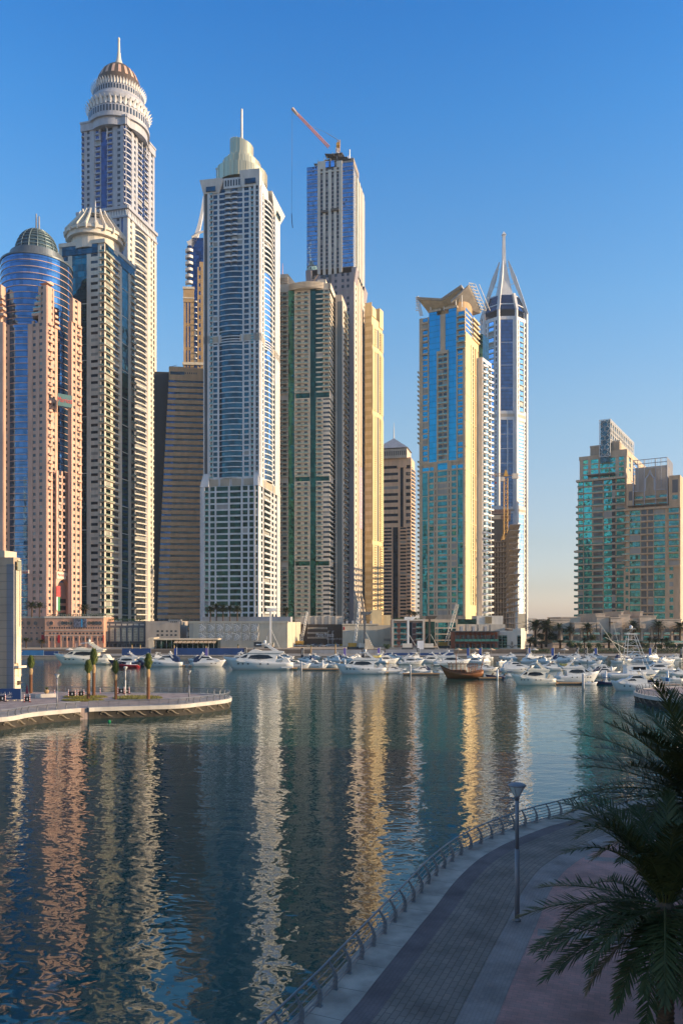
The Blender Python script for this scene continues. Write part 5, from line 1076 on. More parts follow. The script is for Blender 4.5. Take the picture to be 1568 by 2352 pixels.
# ---- right-hand tower with pointed arch lattice crown
def arch_tower():
    Y = 760; k = Y / F
    fl, fr, poly = corner(1437, 1561, 1590, Y, 31)
    T = Tower('apartment_tower', 'sand tower with grey lattice crown and pointed arch at the right edge', 'tower', poly)
    zt, zp = Z(1164, Y), Z(1300, Y)
    T.S('core', 'terra').prism(poly, 3, zt)
    fac(T, fl, [('P', 1437, 1445), ('W', 1446, 1470, {'sp': .2, 'gl': 'glass_turq2'}), ('C', 1470.5, 1486, {'d': 2.0, 'bg': 'window_dark'}), ('C', 1486.5, 1501, {'d': 2.0, 'bg': 'window_dark'}), ('W', 1501.5, 1527, {'sp': .2, 'gl': 'glass_turq2'}), ('P', 1527, 1532), ('C', 1532.5, 1561, {'d': 2.0, 'bg': 'glass_turq2'})], zp, zt, 9, 'terra', 'glass_turq')
    fac(T, fl, [('P', 1432, 1436), ('W', 1436, 1443, {'sp': .45}), ('P', 1443, 1446), ('W', 1446, 1470, {'sp': .2, 'gl': 'glass_turq2'}), ('C', 1470.5, 1486, {'d': 2.0, 'bg': 'window_dark'}), ('C', 1486.5, 1501, {'d': 2.0, 'bg': 'window_dark'}), ('W', 1501.5, 1527, {'sp': .2, 'gl': 'glass_turq2'}), ('P', 1527, 1537), ('W', 1537, 1546, {'sp': .45, 'gl': 'glass_turq2'}), ('P', 1546, 1561)], 3, zp, 9, 'terra', 'glass_turq2')
    for i in range(9):
        z = zp + (zt - zp) * i / 9; T.many('balcony', MB().fbox(fl, fl.px(1428), fl.px(1446), -5, 2.2, z - .1, z + .3).fbox(fl, fl.px(1428), fl.px(1446), 2.0, 2.2, z + .3, z + 1.6, 1), 'terra', 'rail_glass')
    fac(T, fr, [('P', 1561, 1567), ('W', 1567, 1572, {'sp': .3}), ('P', 1572, 1590)], 3, zt, 18, 'sand', 'window_dark', W='side_wall')
    w = T.S('wall', 'terra'); w.fbox(fl, -2, fl.L + .5, -5, 2.6, zt - .6, zt + 1.4).fbox(fl, -1, fl.L + .5, -4, 2.4, zp - .8, zp + .8)
    # upper blocks and crown
    z1 = Z(1092, Y)
    w.fbox(fl, fl.px(1437), fl.px(1453), -20, -3, zt, Z(1100, Y)).fbox(fl, fl.px(1535), fl.L, -24, -1, zt, Z(1090, Y))
    T.many('loggia', MB().fbox(fl, fl.px(1442), fl.px(1450), -5, -2.9, Z(1140, Y), Z(1118, Y)), 'dark_grey'); T.many('loggia', MB().fbox(fl, fl.px(1543), fl.px(1556), -2, -.9, Z(1130, Y), Z(1100, Y)), 'dark_grey')
    T.many('window', MB().fbox(fl, fl.px(1543), fl.px(1556), -2, -.85, Z(1145, Y), Z(1136, Y)), 'glass_turq2')
    T.part('rear_block', MB().fbox(fl, fl.px(1455), fl.px(1530), -22, -7, zt, Z(1062, Y)), 'sand')
    for y in (1158, 1140):
        for a, b in ((1456, 1473), (1480, 1503), (1512, 1530)): T.many('window', MB().fbox(fl, fl.px(a), fl.px(b), -5.2, -4.9, Z(y, Y), Z(y - 9, Y)), 'glass_turq2')
        T.many('balcony', MB().fbox(fl, fl.px(1455), fl.px(1531), -5, -3, Z(y + 1, Y), Z(y - 3, Y)), 'terra')
    T.part('pergola', MB().fbox(fl, fl.px(1442), fl.px(1531), -3, 3, Z(1156, Y), Z(1154, Y)), 'bronze')
    f = Face(fl.pt(fl.px(1452.5), -2.5), (fl.dx, fl.dy), (fl.nx, fl.ny), fl.px(1531) - fl.px(1452.5)); zc0, zc1 = Z(1120, Y), Z(1046, Y); ua, ub = f.L * .33, f.L * .66; uc = (ua + ub) / 2; mb = MB()
    B = lambda u0, v0, u1, v1, w_=.4: mb.bar((*f.pt(u0), v0), (*f.pt(u1), v1), w_)
    for t in (0, .14, .33, .66, .82, 1): B(f.L * t, Z(1165, Y) if t in (0, .33, .66, 1) else zc0, f.L * t, zc1, .9 if t in (0, .33, .66, 1) else .6)
    for z in (zc0, zc1, zc1 - 4, zc1 - 9): B(0, z, f.L * (.33 if z == zc0 else 1), z, .7)
    B(ub, zc0, f.L, zc0, .7)
    for i in range(17):
        t = i / 16
        for a, b in ((0, ua), (ub, f.L)): B(a, zc0 + (zc1 - 9 - zc0) * t, b, zc0 + (zc1 - 9 - zc0) * t, .22)
    for i in range(12):
        t = (i + .5) / 12; B(f.L * t, zc1 - 9, f.L * t, zc1, .25)
        for a, b in ((0, ua), (ub, f.L)): B(a + (b - a) * t, zc0, a + (b - a) * t, zc1 - 9, .22)
    arc = [(ua + 1, zc0)] + [(ua + 1, Z(1092, Y))] + [(ua + 1 + (uc - ua - 1) * math.sin(s * math.pi / 12), Z(1092, Y) + 9 * (1 - math.cos(s * math.pi / 12)) * .5 + 4 * math.sin(s * math.pi / 12)) for s in range(1, 7)]
    arc += [(2 * uc - u, v) for u, v in arc[::-1]]
    for (u0, v0), (u1, v1) in zip(arc, arc[1:]): B(u0, v0, u1, v1, 1.5)
    T.part('lattice_crown', mb, 'silver')
    f2 = Face(f.pt(f.L), (fr.dx, fr.dy), (fr.nx, fr.ny), 34); m2 = MB()
    for i in range(10): m2.bar((*f2.pt(34 * i / 9), Z(1092, Y)), (*f2.pt(34 * i / 9), zc1), .5)
    for i in range(12): z = Z(1092, Y) + (zc1 - Z(1092, Y)) * i / 11; m2.bar((*f2.pt(0), z), (*f2.pt(34), z), .4)
    T.part('lattice_crown', m2, 'silver'); T.finish()
arch_tower()

# ================================================================== SETTING: water, far bank
def sheet(name, pts, m_, z, kind='structure'):
    mb = MB(); mb.add([(x, y, z) for x, y in pts], [tuple(range(len(pts)))]); return tag(mb.build(name, [m_]), kind=kind)
water_mat()
sheet('water', [(-2500, -700), (2500, -700), (2500, 371), (-2500, 371)], 'water', 0.0)
QY, RY = 370.0, 403.5
sheet('ground', [(-6000, RY), (6000, RY), (6000, 25000), (-6000, 25000)], 'ground_sand', 3.0); sheet('pavement', [(-2400, QY), (2400, QY), (2400, RY), (-2400, RY)], 'quay_paving', 1.0); tag(MB().box(-2400, 2400, RY - .4, RY + .3, .9, 3.2).build('retaining_wall', ['quay_wall2']), 'long low sandy retaining wall behind the berths', 'wall')
q = MB().box(-2400, 2400, QY - .6, QY, -2, 1.0).box(-2400, 2400, QY - .8, QY + .5, 1.0, 1.25); tag(q.build('quay', ['quay_stone']), kind='structure')

# ================================================================== PODIUMS ALONG THE FAR BANK
def podium(name, label, xl, xr, Y, yt, depth, wall, th=0, cat='building', yb=None):
    f, poly = flat(xl, xr, Y, th, depth); zt = Z(yt, Y)
    T = Tower(name, label, cat, poly); T.S('wall', wall).prism(poly, 3, zt); return T, f, zt
def win(T, f, a, b, y0, y1, Y, g='window_dark', n=.05, name='window', d=.25): T.many(name, MB().fbox(f, f.px(a), f.px(b), n - d, n, Z(y0, Y), Z(y1, Y)), g)
def porthole(T, f, px, py, Y, r=1.6):
    u, z = f.px(px), Z(py, Y); mb = MB()
    for rr, n0, n1, m in ((r, .02, .25, 0), (r * .72, .25, .3, 1)):
        P_ = [(u + rr * math.cos(i * math.pi / 8), z + rr * math.sin(i * math.pi / 8)) for i in range(16)]
        mb.loft([[(*f.pt(a, n0), b) for a, b in P_], [(*f.pt(a, n1), b) for a, b in P_]], m)
    T.many('porthole', mb, 'pink_mall', 'window_dark')
def mall():
    Y = 440
    T, f, zt = podium('shopping_mall', 'pink shopping mall with porthole windows and a photo billboard below the hotel', 103, 238, Y, 1418, 20, 'pink_mall', 0)
    g, gp = flat(30, 103, Y + 12, -9, 20); T.S('wall', 'pink_mall').prism(gp, 3, zt)
    T.S('trim', 'stone').fbox(f, -.2, f.L, -1, .4, zt - .5, zt + .6).fbox(g, 0, g.L, -1, .4, zt - .5, zt + .6)
    for px in (118, 144, 153, 162, 205, 214, 222, 230): porthole(T, f, px, 1431.5, Y, 1.5)
    for px in (50, 66, 82): porthole(T, g, px, 1431.5, Y, 1.6)
    for y0, y1, st in ((1444, 1440.5, 5.6), (1457, 1453, 8.5), (1472, 1465, 8.5)):
        x = 113
        while x < 235: win(T, f, x, x + st * .55, y0, y1, Y); x += st
        x = 44
        while x < 98: win(T, g, x, x + st * .6, y0, y1, Y); x += st * 1.5
    for x in range(112, 236, 14): T.many('pilaster', MB().fbox(f, f.px(x) - .3, f.px(x) + .3, 0, .5, 3, Z(1461, Y)), 'pink_mall')
    for z in (1449, 1461): T.S('trim', 'stone').fbox(f, -.2, f.L, -.5, .35, Z(z, Y), Z(z - 1.2, Y))
    for x in (172, 182, 192, 203): win(T, f, x, x + 7, 1489, 1478, Y, 'pink_stone', .25, 'shop_front')
    bb = T.part('billboard', MB().fbox(f, f.px(170), f.px(199.5), .1, .6, Z(1441.5, Y), Z(1421.5, Y)), 'billboard'); ORG[bb] = ORG[T.root]
    MB().fbox(f, f.px(187), f.px(190), .6, .65, Z(1440, Y), Z(1422, Y)).build('printed_figure', ['blue_cyan'], bb)
    for g_, a, b in ((g, 96, 103), (f, 133, 138.5), (f, 236.5, 239)): T.many('banner', MB().fbox(g_, g_.px(a), g_.px(b), .3, .5, Z(1477, Y), Z(1459, Y)), 'red')
    T.S('railing', 'steel').fbox(f, 0, f.L, -.5, -.4, zt + 1.5, zt + 1.6)
    for i in range(30): T.many('railing_post', MB().fbox(f, f.L * i / 29 - .05, f.L * i / 29 + .05, -.5, -.4, zt + .5, zt + 1.5), 'steel')
    T.finish()
mall()
def dark_arcade():
    Y = 446
    T, f, zt = podium('shop_building', 'dark glazed arcade with tall gridded bays right of the pink mall', 238.5, 334, Y, 1428, 22, 'dark_grey')
    for i in range(7):
        a = 240 + i * 13.6
        T.many('glass_bay', MB().fbox(f, f.px(a), f.px(a + 8), -.1, .15, Z(1473, Y), Z(1443, Y)), 'glass_bay')
        m = MB()
        for j in range(4): m.fbox(f, f.px(a + j * 2.6) - .1, f.px(a + j * 2.6) + .1, .1, .3, Z(1473, Y), Z(1443, Y))
        for j in range(6): m.fbox(f, f.px(a), f.px(a + 8), .1, .28, Z(1473 - j * 6, Y), Z(1472.4 - j * 6, Y))
        T.many('glazing_grid', m, 'beige'); win(T, f, a, a + 10, 1437, 1433, Y, 'stone', .15, 'fascia_panel')
    T.S('band', 'dark').fbox(f, 0, f.L, 0, .5, Z(1478, Y), Z(1474, Y)); 
    for i in range(9): win(T, f, 240 + i * 10.5, 247 + i * 10.5, 1489, 1479, Y, 'glass_dark', .2, 'shop_front')
    T.finish()
    T, f, zt = podium('low_building', 'plain grey block beside the dark arcade with a sunlit right end', 334.5, 412, Y - 6, 1427, 24, 'grey_warm')
    f2 = Face(f.pt(f.px(372)), (f.dx, f.dy), (f.nx, f.ny), f.L)
    T.S('wall', 'grey_warm').fbox(f, f.px(386), f.px(410), -10, -1, zt, Z(1423, Y - 6))
    for y in (1448, 1457, 1466):
        for x in (360, 370, 381, 391, 401): win(T, f, x, x + 5, y + 4, y, Y - 6)
    for i in range(4): win(T, f, 392 + i * 4, 394 + i * 4, 1430, 1427, Y - 6)
    T.finish()
dark_arcade()
def screen_cube():
    Y = 432
    fl, fr, poly = corner(434, 660, 690.5, Y, 8)
    T = Tower('parking_podium', 'long beige podium with seven carved leaf pattern screens and sunlit end', 'building', poly); zt = Z(1429, Y)
    T.S('wall', 'beige').prism(poly, 3, zt); T.S('wall', 'beige').fbox(fl, -.3, fl.L + .4, -.6, .35, zt - .7, zt + .5)
    for i in range(7):
        a = 457 + i * 20
        for y0, y1 in ((1451, 1432), (1472, 1453)):
            u0, u1, z0, z1 = fl.px(a), fl.px(a + 17), Z(y0, Y), Z(y1, Y); mb = MB()
            mb.fbox(fl, u0, u1, .02, .08, z0, z1, 1)
            for j in range(5):
                t = (j + .3) / 5; pts = [(*fl.pt(u0 + (u1 - u0) * s * (.35 + .65 * t), .2), z0 + (z1 - z0) * (t * (1 - s * s * .55))) for s in (0, .3, .6, .85, 1)]
                mb.tube(pts, .16, 4)
            for j in range(4):
                s = (j + .6) / 4.4; mb.tube([(*fl.pt(u0 + (u1 - u0) * s, .2), z0), (*fl.pt(u0 + (u1 - u0) * (s + .12), .2), z0 + (z1 - z0) * .5), (*fl.pt(min(u1, u0 + (u1 - u0) * (s + .3)), .2), z1)], .12, 4)
            T.many('leaf_screen', mb, 'lattice', 'louver')
    win(T, fl, 583, 601, 1486, 1475, Y, 'dark', .1, 'garage_opening'); win(T, fl, 436, 444, 1470, 1432, Y, 'louver', .1, 'vent')
    T.S('terrace_wall', 'grey').fbox(fl, fl.px(455), fl.px(660), -14, -8, zt, zt + 3)
    for i in range(26): T.many('railing_post', MB().fbox(fl, fl.L * i / 26, fl.L * i / 26 + .1, -1, -.9, zt + .5, zt + 1.6), 'steel')
    T.S('railing', 'steel').fbox(fl, 0, fl.L, -1.0, -.9, zt + 1.6, zt + 1.7); T.S('railing', 'steel').fbox(fr, 0, fr.L, -1.0, -.9, zt + 1.6, zt + 1.7)
    T.finish()
    Y = 418
    T, f, zt = podium('pavilion', 'low glass restaurant pavilion with flat roof and beige end wall on the quay', 344, 500, Y, 1470, 10, 'glass_green')
    T.S('roof', 'beige').fbox(f, -.5, f.L + .5, -11, 2.5, zt, zt + .7); T.S('end_wall', 'beige').fbox(f, 0, f.px(356), -10, 2.4, 3, zt + 1.2)
    for i in range(12): T.many('post', MB().fbox(f, f.px(360 + i * 12), f.px(360.7 + i * 12), 1.8, 2.2, 3, zt), 'steel')
    for i in range(10): T.many('awning', MB().hexa([(*f.pt(f.px(404 + i * 9.6), 2.5), zt - .6), (*f.pt(f.px(412 + i * 9.6), 2.5), zt - .6), (*f.pt(f.px(412 + i * 9.6), 6), zt - 1.6), (*f.pt(f.px(404 + i * 9.6), 6), zt - 1.6), (*f.pt(f.px(404 + i * 9.6), 2.5), zt - .45), (*f.pt(f.px(412 + i * 9.6), 2.5), zt - .45), (*f.pt(f.px(412 + i * 9.6), 6), zt - 1.45), (*f.pt(f.px(404 + i * 9.6), 6), zt - 1.45)]), 'terra')
    T.finish()
screen_cube()
def centre_podiums():
    Y = 470
    T, f, zt = podium('sales_office', 'dark brown slatted podium with white lettering between two beige blocks', 691, 786, Y, 1434, 24, 'brown_slat')
    n = 18
    for i in range(n): T.S('slats', 'bronze').fbox(f, 0, f.L, -.1, .3, 3 + (zt - 3) * (i + .25) / n, 3 + (zt - 3) * (i + .8) / n)
    for y in (1445, 1456, 1467):
        for i in range(16): win(T, f, 706 + i * 2.9, 708 + i * 2.9, y, y - 4, Y, 'louver', .4)
    lettering('Marina Pinnacle', T.root, 'white', f, f.px(746), .5, Z(1459, Y), 3.6, .05, width=10.5)
    lettering('0 5 0 4 0 4 9 4 0 5', T.root, 'white', f, f.px(768), .5, Z(1468, Y), 1.7, .05, width=9)
    T.S('upper_wall', 'stone').fbox(f, 0, f.L, -20, -2, zt, zt + 5)
    for i in range(6): T.many('pier', MB().fbox(f, f.L * i / 6, f.L * i / 6 + 1, -2, -1.2, zt, zt + 5), 'stone')
    T.finish()
    Y = 462
    T, f, zt = podium('podium_block', 'blank pale beige wall block with small red sign left of the brown flats', 786, 900, Y, 1436, 22, 'beige')
    win(T, f, 788, 791, 1447, 1440, Y, 'red', .15, 'sign_board'); win(T, f, 788, 803, 1452, 1450, Y, 'grey', .12, 'sign_board')
    for i in range(7): win(T, f, 882 + i * 2.4, 883.2 + i * 2.4, 1473, 1467, Y, 'dark_grey', .1, 'slot')
    T.S('cap', 'beige').fbox(f, -.2, f.px(870), -8, .4, zt, zt + .8); T.S('step', 'gold_wall').fbox(f, f.px(853), f.px(878), -20, -6, zt, zt + 9); T.S('step', 'tan').fbox(f, f.px(878.5), f.px(899), -20, -7, zt, zt + 6)
    for i in range(5): T.many('roof_unit', MB().fbox(f, f.px(794 + i * 14), f.px(799 + i * 14), -6, -3, zt, zt + 2.6), 'grey')
    T.finish()
    Y = 440
    T, f, zt = podium('flats', 'low brown flats with green glass windows and balconies under a palm', 900.5, 973, Y, 1425, 18, 'pink_dusk')
    for r_ in range(4):
        y = 1441 + r_ * 13.5
        for a, b in ((903, 911), (920, 932), (956, 968)): win(T, f, a, b, y, y - 9.5, Y, 'glass_turq2', .1); T.many('balcony', MB().fbox(f, f.px(a - 2), f.px(b + 2), 0, 1.1, Z(y + 1.6, Y), Z(y + .6, Y)).fbox(f, f.px(a - 2), f.px(b + 2), 1.0, 1.1, Z(y + .6, Y), Z(y - 2, Y), 1), 'pink_dusk', 'rail_glass')
        for a, b in ((911.5, 919.5), (947, 955.5)): win(T, f, a, b, y + 1, y - 9.5, Y, 'maroon2', .06, 'shutter')
    win(T, f, 934, 946, 1484, 1430, Y, 'glass_dark', .12, 'glass_strip')
    T.S('frame', 'stone').fbox(f, -.3, .8, -.5, 1.3, 3, zt + .6).fbox(f, f.L - .8, f.L + .3, -.5, 1.3, 3, zt + .6).fbox(f, .8, f.L - .8, -.5, 1.3, zt - .4, zt + .6)
    T.finish()
    T, f, zt = podium('tower_podium', 'pale framed green glass podium at the foot of the cyan glass tower', 973.5, 1050, Y + 6, 1423, 90, 'sand')
    Y += 6
    for r_ in range(4):
        y = 1441 + r_ * 14
        for a, b in ((1001, 1003), (1006, 1028), (1031, 1046)): win(T, f, a, b, y, y - 11, Y, 'glass_turq2', .1)
    win(T, f, 976, 998, 1484, 1428, Y, 'glass_green', .1, 'glass_strip')
    T.finish()
    T, f, zt = podium('tower_podium', 'stepped grey and white podium carrying a golden lattice panel right of the cyan tower', 1050.5, 1160, Y + 14, 1434, 80, 'stone')
    Y += 14
    T.S('white_block', 'white_warm').fbox(f, f.px(1096), f.px(1157), -20, -3, zt, zt + 5); T.S('glass_block', 'glass_green').fbox(f, f.px(1052), f.px(1094), -20, -2, zt, zt + 3)
    pm = MB().fbox(f, f.px(1116), f.px(1131), -3, -2.7, zt + .5, zt + 4.5, 1)
    for i in range(8): pm.fbox(f, f.px(1116 + i * 2), f.px(1116.5 + i * 2), -2.8, -2.4, zt + .5, zt + 4.5)
    T.part('lattice_panel', pm, 'gold_wall', 'dark'); T.finish()
centre_podiums()
def restaurants():
    Y = 416
    T, f, zt = podium('restaurant', 'red brick waterside restaurant with two glazed terraces and dark awnings', 1043, 1142, Y, 1452, 14, 'terracotta_brick')
    for y in (1462, 1482):
        for i in range(8): win(T, f, 1047 + i * 11.6, 1055 + i * 11.6, y + 9, y - 3, Y, 'glass_dark', .15)
        T.many('terrace', MB().fbox(f, 0, f.L, 0, 3.2, Z(y + 12, Y), Z(y + 10.8, Y)).fbox(f, 0, f.L, 3.0, 3.1, Z(y + 10.8, Y), Z(y + 6, Y), 1), 'dark', 'rail_teal')
    for i in range(11): T.many('post', MB().fbox(f, f.L * i / 10 - .12, f.L * i / 10 + .12, 2.8, 3.1, 3, zt), 'dark')
    T.S('roof', 'dark').fbox(f, -.4, f.L + .4, -14, 3.6, zt, zt + .5)
    for i in range(6): T.many('roof_unit', MB().fbox(f, f.px(1060 + i * 14), f.px(1066 + i * 14), -9, -5, zt + .5, zt + 3 + i % 2), 'stone' if i % 2 else 'grey')
    T.finish()
    Y = 412
    fl, fr, poly = corner(1142.5, 1196, 1208, Y, 28)
    T = Tower('restaurant', 'beige block with green glass side bays and dark anchor emblem facing the marina', 'building', poly); zt = Z(1450, Y); T.S('wall', 'stone_light').prism(poly, 3, zt)
    for a, b in ((1143.5, 1152), (1153, 1164), (1187.5, 1196)):
        T.many('glass_bay', MB().fbox(fl, fl.px(a), fl.px(b), -.1, .1, 3.5, Z(1460, Y)), 'glass_green'); m = MB()
        for i in range(8): m.fbox(fl, fl.px(a), fl.px(b), .05, .22, Z(1462 + i * 6.5, Y), Z(1461.3 + i * 6.5, Y))
        T.many('transom', m, 'rail_glass')
    T.S('wall', 'stone_light').fbox(fl, fl.px(1187), fl.L, -8, .3, zt, Z(1443.5, Y)).fbox(fl, fl.px(1175), fl.px(1186), -8, -2, zt, Z(1445, Y))
    # anchor emblem with lettering each side
    u, z = fl.px(1175.5), Z(1483, Y); an = MB(); P_ = lambda a, b: (*fl.pt(u + a, .25), z + b)
    an.tube([P_(0, -1.0), P_(0, 1.4)], .16, 5).tube([P_(-.7, .8), P_(.7, .8)], .14, 5).tube([P_(-1.1, -.2), P_(-.6, -.9), P_(0, -1.15), P_(.6, -.9), P_(1.1, -.2)], .16, 5).tube([P_(.35 * math.cos(a), 1.7 + .35 * math.sin(a)) for a in [i * math.pi / 4 for i in range(9)]], .11, 5)
    em = T.part('anchor_emblem', an, 'bronze'); ORG[em] = ORG[T.root]
    lettering('Aquara', em, 'bronze', fl, u - 2.3, .2, z, .9, .05, width=2.4); lettering('Aquara', em, 'bronze', fl, u + 2.3, .2, z, .9, .05, width=2.4)
    T.finish()
    for i, (px, w_) in enumerate(((1136, 2.2), (1144, 1.6), (1150, 2.4))):
        pass
restaurants()
def terraces():
    rows = [(1262, 1430, 432, 1452, 3.0, 'stone'), (1300, 1600, 426, 1475, 3.0, 'stone_light')]
    Y = 440
    fl, poly = flat(1262, 1600, Y, 0, 40)
    T = Tower('terrace_flats', 'long low sandstone terrace flats stepping up behind palms below the right towers', 'building', poly)
    w = T.S('wall', 'stone_terrace'); zA, zB, zC = Z(1478, Y), Z(1443, Y), Z(1427, Y)
    w.fbox(fl, 0, fl.L, -40, 6, 3, zA); w.fbox(fl, fl.px(1285), fl.L, -40, 0, zA, Z(1457, Y)); w.fbox(fl, fl.px(1340), fl.L, -40, -4, Z(1457, Y), zB)
    for a, b, y, n in ((1262, 1318, 1424, -12), (1300, 1345, 1419, -14), (1322, 1372, 1432, -6), (1374, 1402, 1418, -6), (1376, 1398, 1411, -10), (1404, 1430, 1420, -5), (1424, 1450, 1414, -6), (1452, 1476, 1423, -8), (1474, 1512, 1416, -7), (1478, 1484, 1406, -9), (1512, 1568, 1424, -6), (1434, 1439, 1406, -9)):
        T.many('block', MB().fbox(fl, fl.px(a), fl.px(b), -26 + n, n + 3.5, zB - 6, Z(y, Y)).fbox(fl, fl.px(a) - .3, fl.px(b) + .3, -26 + n, n + 3.9, Z(y, Y), Z(y, Y) + .5), 'stone_terrace')
    for a in range(1288, 1566, 23):
        T.many('pier', MB().fbox(fl, fl.px(a) - .5, fl.px(a) + .5, -4, 1.2, zA, zB), 'stone_terrace')
        for y, h in ((1453, 9), (1470, 9)): win(T, fl, a + 5, a + 17, y, y - h, Y, 'glass_dark' if (a // 23) % 2 else 'glass_turq2', .15 if y > 1457 else -3.8); 
        T.many('balcony', MB().fbox(fl, fl.px(a + 4), fl.px(a + 18), 0, 1.6, Z(1458, Y), Z(1457, Y)).fbox(fl, fl.px(a + 4), fl.px(a + 18), 1.5, 1.6, Z(1457, Y), Z(1453, Y), 1), 'stone_light', 'rail_glass')
    for x in (1368, 1376): win(T, fl, x, x + 4, 1489, 1482, Y, 'glass_dark', 6.1)
    for x in (1304, 1425, 1460, 1495, 1530, 1552):      # arched windows on the lowest level
        u = fl.px(x + 4); r_ = 2.1; P_ = [(u - r_, Z(1494, Y)), (u + r_, Z(1494, Y)), (u + r_, Z(1486, Y))] + [(u + r_ * math.cos(t), Z(1486, Y) + r_ * math.sin(t)) for t in [j * math.pi / 8 for j in range(1, 8)]] + [(u - r_, Z(1486, Y))]
        mb = MB().loft([[(*fl.pt(a, 5.9), b) for a, b in P_], [(*fl.pt(a, 6.15), b) for a, b in P_]]); T.many('arched_window', mb, 'glass_dark')
        T.many('arch_trim', MB().tube([(*fl.pt(u + (r_ + .25) * math.cos(t), 6.2), Z(1486, Y) + (r_ + .25) * math.sin(t)) for t in [j * math.pi / 8 for j in range(9)]], .22, 4), 'stone_light')
    w.fbox(fl, -.3, fl.L, 5, 6.5, zA, zA + .5); T.S('railing', 'rail_glass').fbox(fl, 0, fl.L, 6.0, 6.1, zA + .5, zA + 1.6)
    for i in range(9): T.many('pergola', MB().fbox(fl, fl.px(1400 + i * 1.4), fl.px(1400.6 + i * 1.4), -2, 3, Z(1430, Y), Z(1429, Y)), 'wood_dark')
    T.finish()
    # long low timber kiosk roof under the palms
    k, kp = flat(1210, 1320, 408, 0, 6); kz = Z(1493, 408)
    T = Tower('pergola', 'long low timber pergola on posts behind the banners right of the anchor building', 'pergola', kp)
    T.S('roof', 'wood_dark').fbox(k, 0, k.L, -6, 1, kz, kz + .4)
    for i in range(10): T.many('post', MB().fbox(k, k.L * i / 9 - .12, k.L * i / 9 + .12, .4, .7, 3, kz), 'wood_dark')
    T.S('counter', 'bronze').fbox(k, 1, k.L - 1, -5, -4, 3, kz); T.finish()
terraces()
# distant low blocks on the horizon between the towers
for i, (a, b, y, Y, lab) in enumerate(((1208, 1262, 1424, 1500, 'far hazy low white block on the horizon left of the palms'), (1214, 1232, 1420, 1700, 'far hazy small tower block on the horizon beside the white tower'))):
    f, p = flat(a, b, Y, 0, 40); T = Tower('distant_building', lab, 'building', p); T.S('wall', 'stone').prism(p, 3, Z(y, Y))
    for j in range(6): T.many('window_band', MB().fbox(f, 2, f.L - 2, 0, .3, 5 + j * 4, 6.6 + j * 4) if 6.6 + j * 4 < Z(y, Y) else MB().fbox(f, 2, f.L - 2, 0, .3, 4, 4.6), 'grey')
    T.finish()
# ---- towers behind the camera that the glass faces mirror
def rear_tower(x, y, w_, d_, h, ang, wall, gl, lab):
    t = R(ang); f = Face((x, y), (math.cos(t), math.sin(t)), (math.sin(t), -math.cos(t)), w_)
    poly = [f.pt(0), f.pt(w_), f.pt(w_, -d_), f.pt(0, -d_)]
    T = Tower('rear_tower', lab, 'tower', poly); T.S('wall', wall).prism(poly, 3, h)
    for g, L in ((Face(f.pt(w_, -d_), (-f.dx, -f.dy), (-f.nx, -f.ny), w_), w_), (Face(f.pt(w_), (-f.nx, -f.ny), (f.dx, f.dy), d_), d_)):
        n = int(h / 7)
        for i in range(n): T.S('window_bands', gl).fbox(g, 2, L - 2, -.1, .2, 6 + i * 7, 9.4 + i * 7)
    T.finish()
for a in ((-250, -150, 34, 30, 150, 28, 'cream', 'glass_green', 'cream tower with green window bands, only mirrored in the glass'),
          (-330, -70, 36, 30, 185, 28, 'gold_wall', 'glass_dark', 'golden tower with dark window bands, only mirrored in the glass'),
          (-420, -190, 40, 30, 230, 30, 'cream', 'glass_teal', 'tall cream tower with teal window bands, only mirrored in the glass'),
          (-520, -90, 42, 34, 215, 32, 'gold_wall', 'glass_green', 'wide golden tower with green window bands, only mirrored in the glass'),
          (-610, -230, 44, 34, 250, 34, 'stone_light', 'glass_dark', 'tallest stone tower with dark window bands, only mirrored in the glass'),
          (-680, -60, 44, 34, 190, 34, 'cream', 'glass_green', 'outermost cream tower with green window bands, only mirrored in the glass')): rear_tower(*a)

# ---- block whose shade lies over the near promenade
def shade_block():
    poly = [(46, -40), (84, -40), (84, 92), (46, 74)]
    T = Tower('waterfront_block', 'sand apartment block just outside the frame that shades the near promenade', 'building', poly, 2)
    T.S('wall', 'stone_light').prism(poly, 1, 46)
    f = Face((46, 74), (0, -1), (-1, 0), 114)
    for i in range(10):
        for j in range(16): T.many('window', MB().fbox(f, 3 + j * 7, 7.4 + j * 7, -.2, .06, 4.5 + i * 4.1, 7 + i * 4.1), 'glass_dark')
    T.finish()
shade_block()

# ================================================================== NEAR PROMENADE
def smooth(pts, n=8):
    out = []
    for i in range(len(pts) - 1):
        p0, p1, p2, p3 = [Vector(pts[min(max(j, 0), len(pts) - 1)]) for j in (i - 1, i, i + 1, i + 2)]
        for k in range(n):
            t = k / n; out.append(.5 * ((2 * p1) + (p2 - p0) * t + (2 * p0 - 5 * p1 + 4 * p2 - p3) * t * t + (3 * p1 - p0 - 3 * p2 + p3) * t ** 3))
    out.append(Vector(pts[-1])); return out
def resample(P_, step):
    out = [P_[0]]; acc = 0
    for a, b in zip(P_, P_[1:]):
        L = (b - a).length; d = step - acc
        while d <= L: out.append(a + (b - a) * (d / L)); d += step
        acc = (acc + L) % step if L >= step - acc else acc + L
    return out
def normals(P_):
    N = []
    for i in range(len(P_)):
        t = (P_[min(i + 1, len(P_) - 1)] - P_[max(i - 1, 0)]).normalized(); N.append(Vector((t.y, -t.x)))      # to the right of travel
    return N
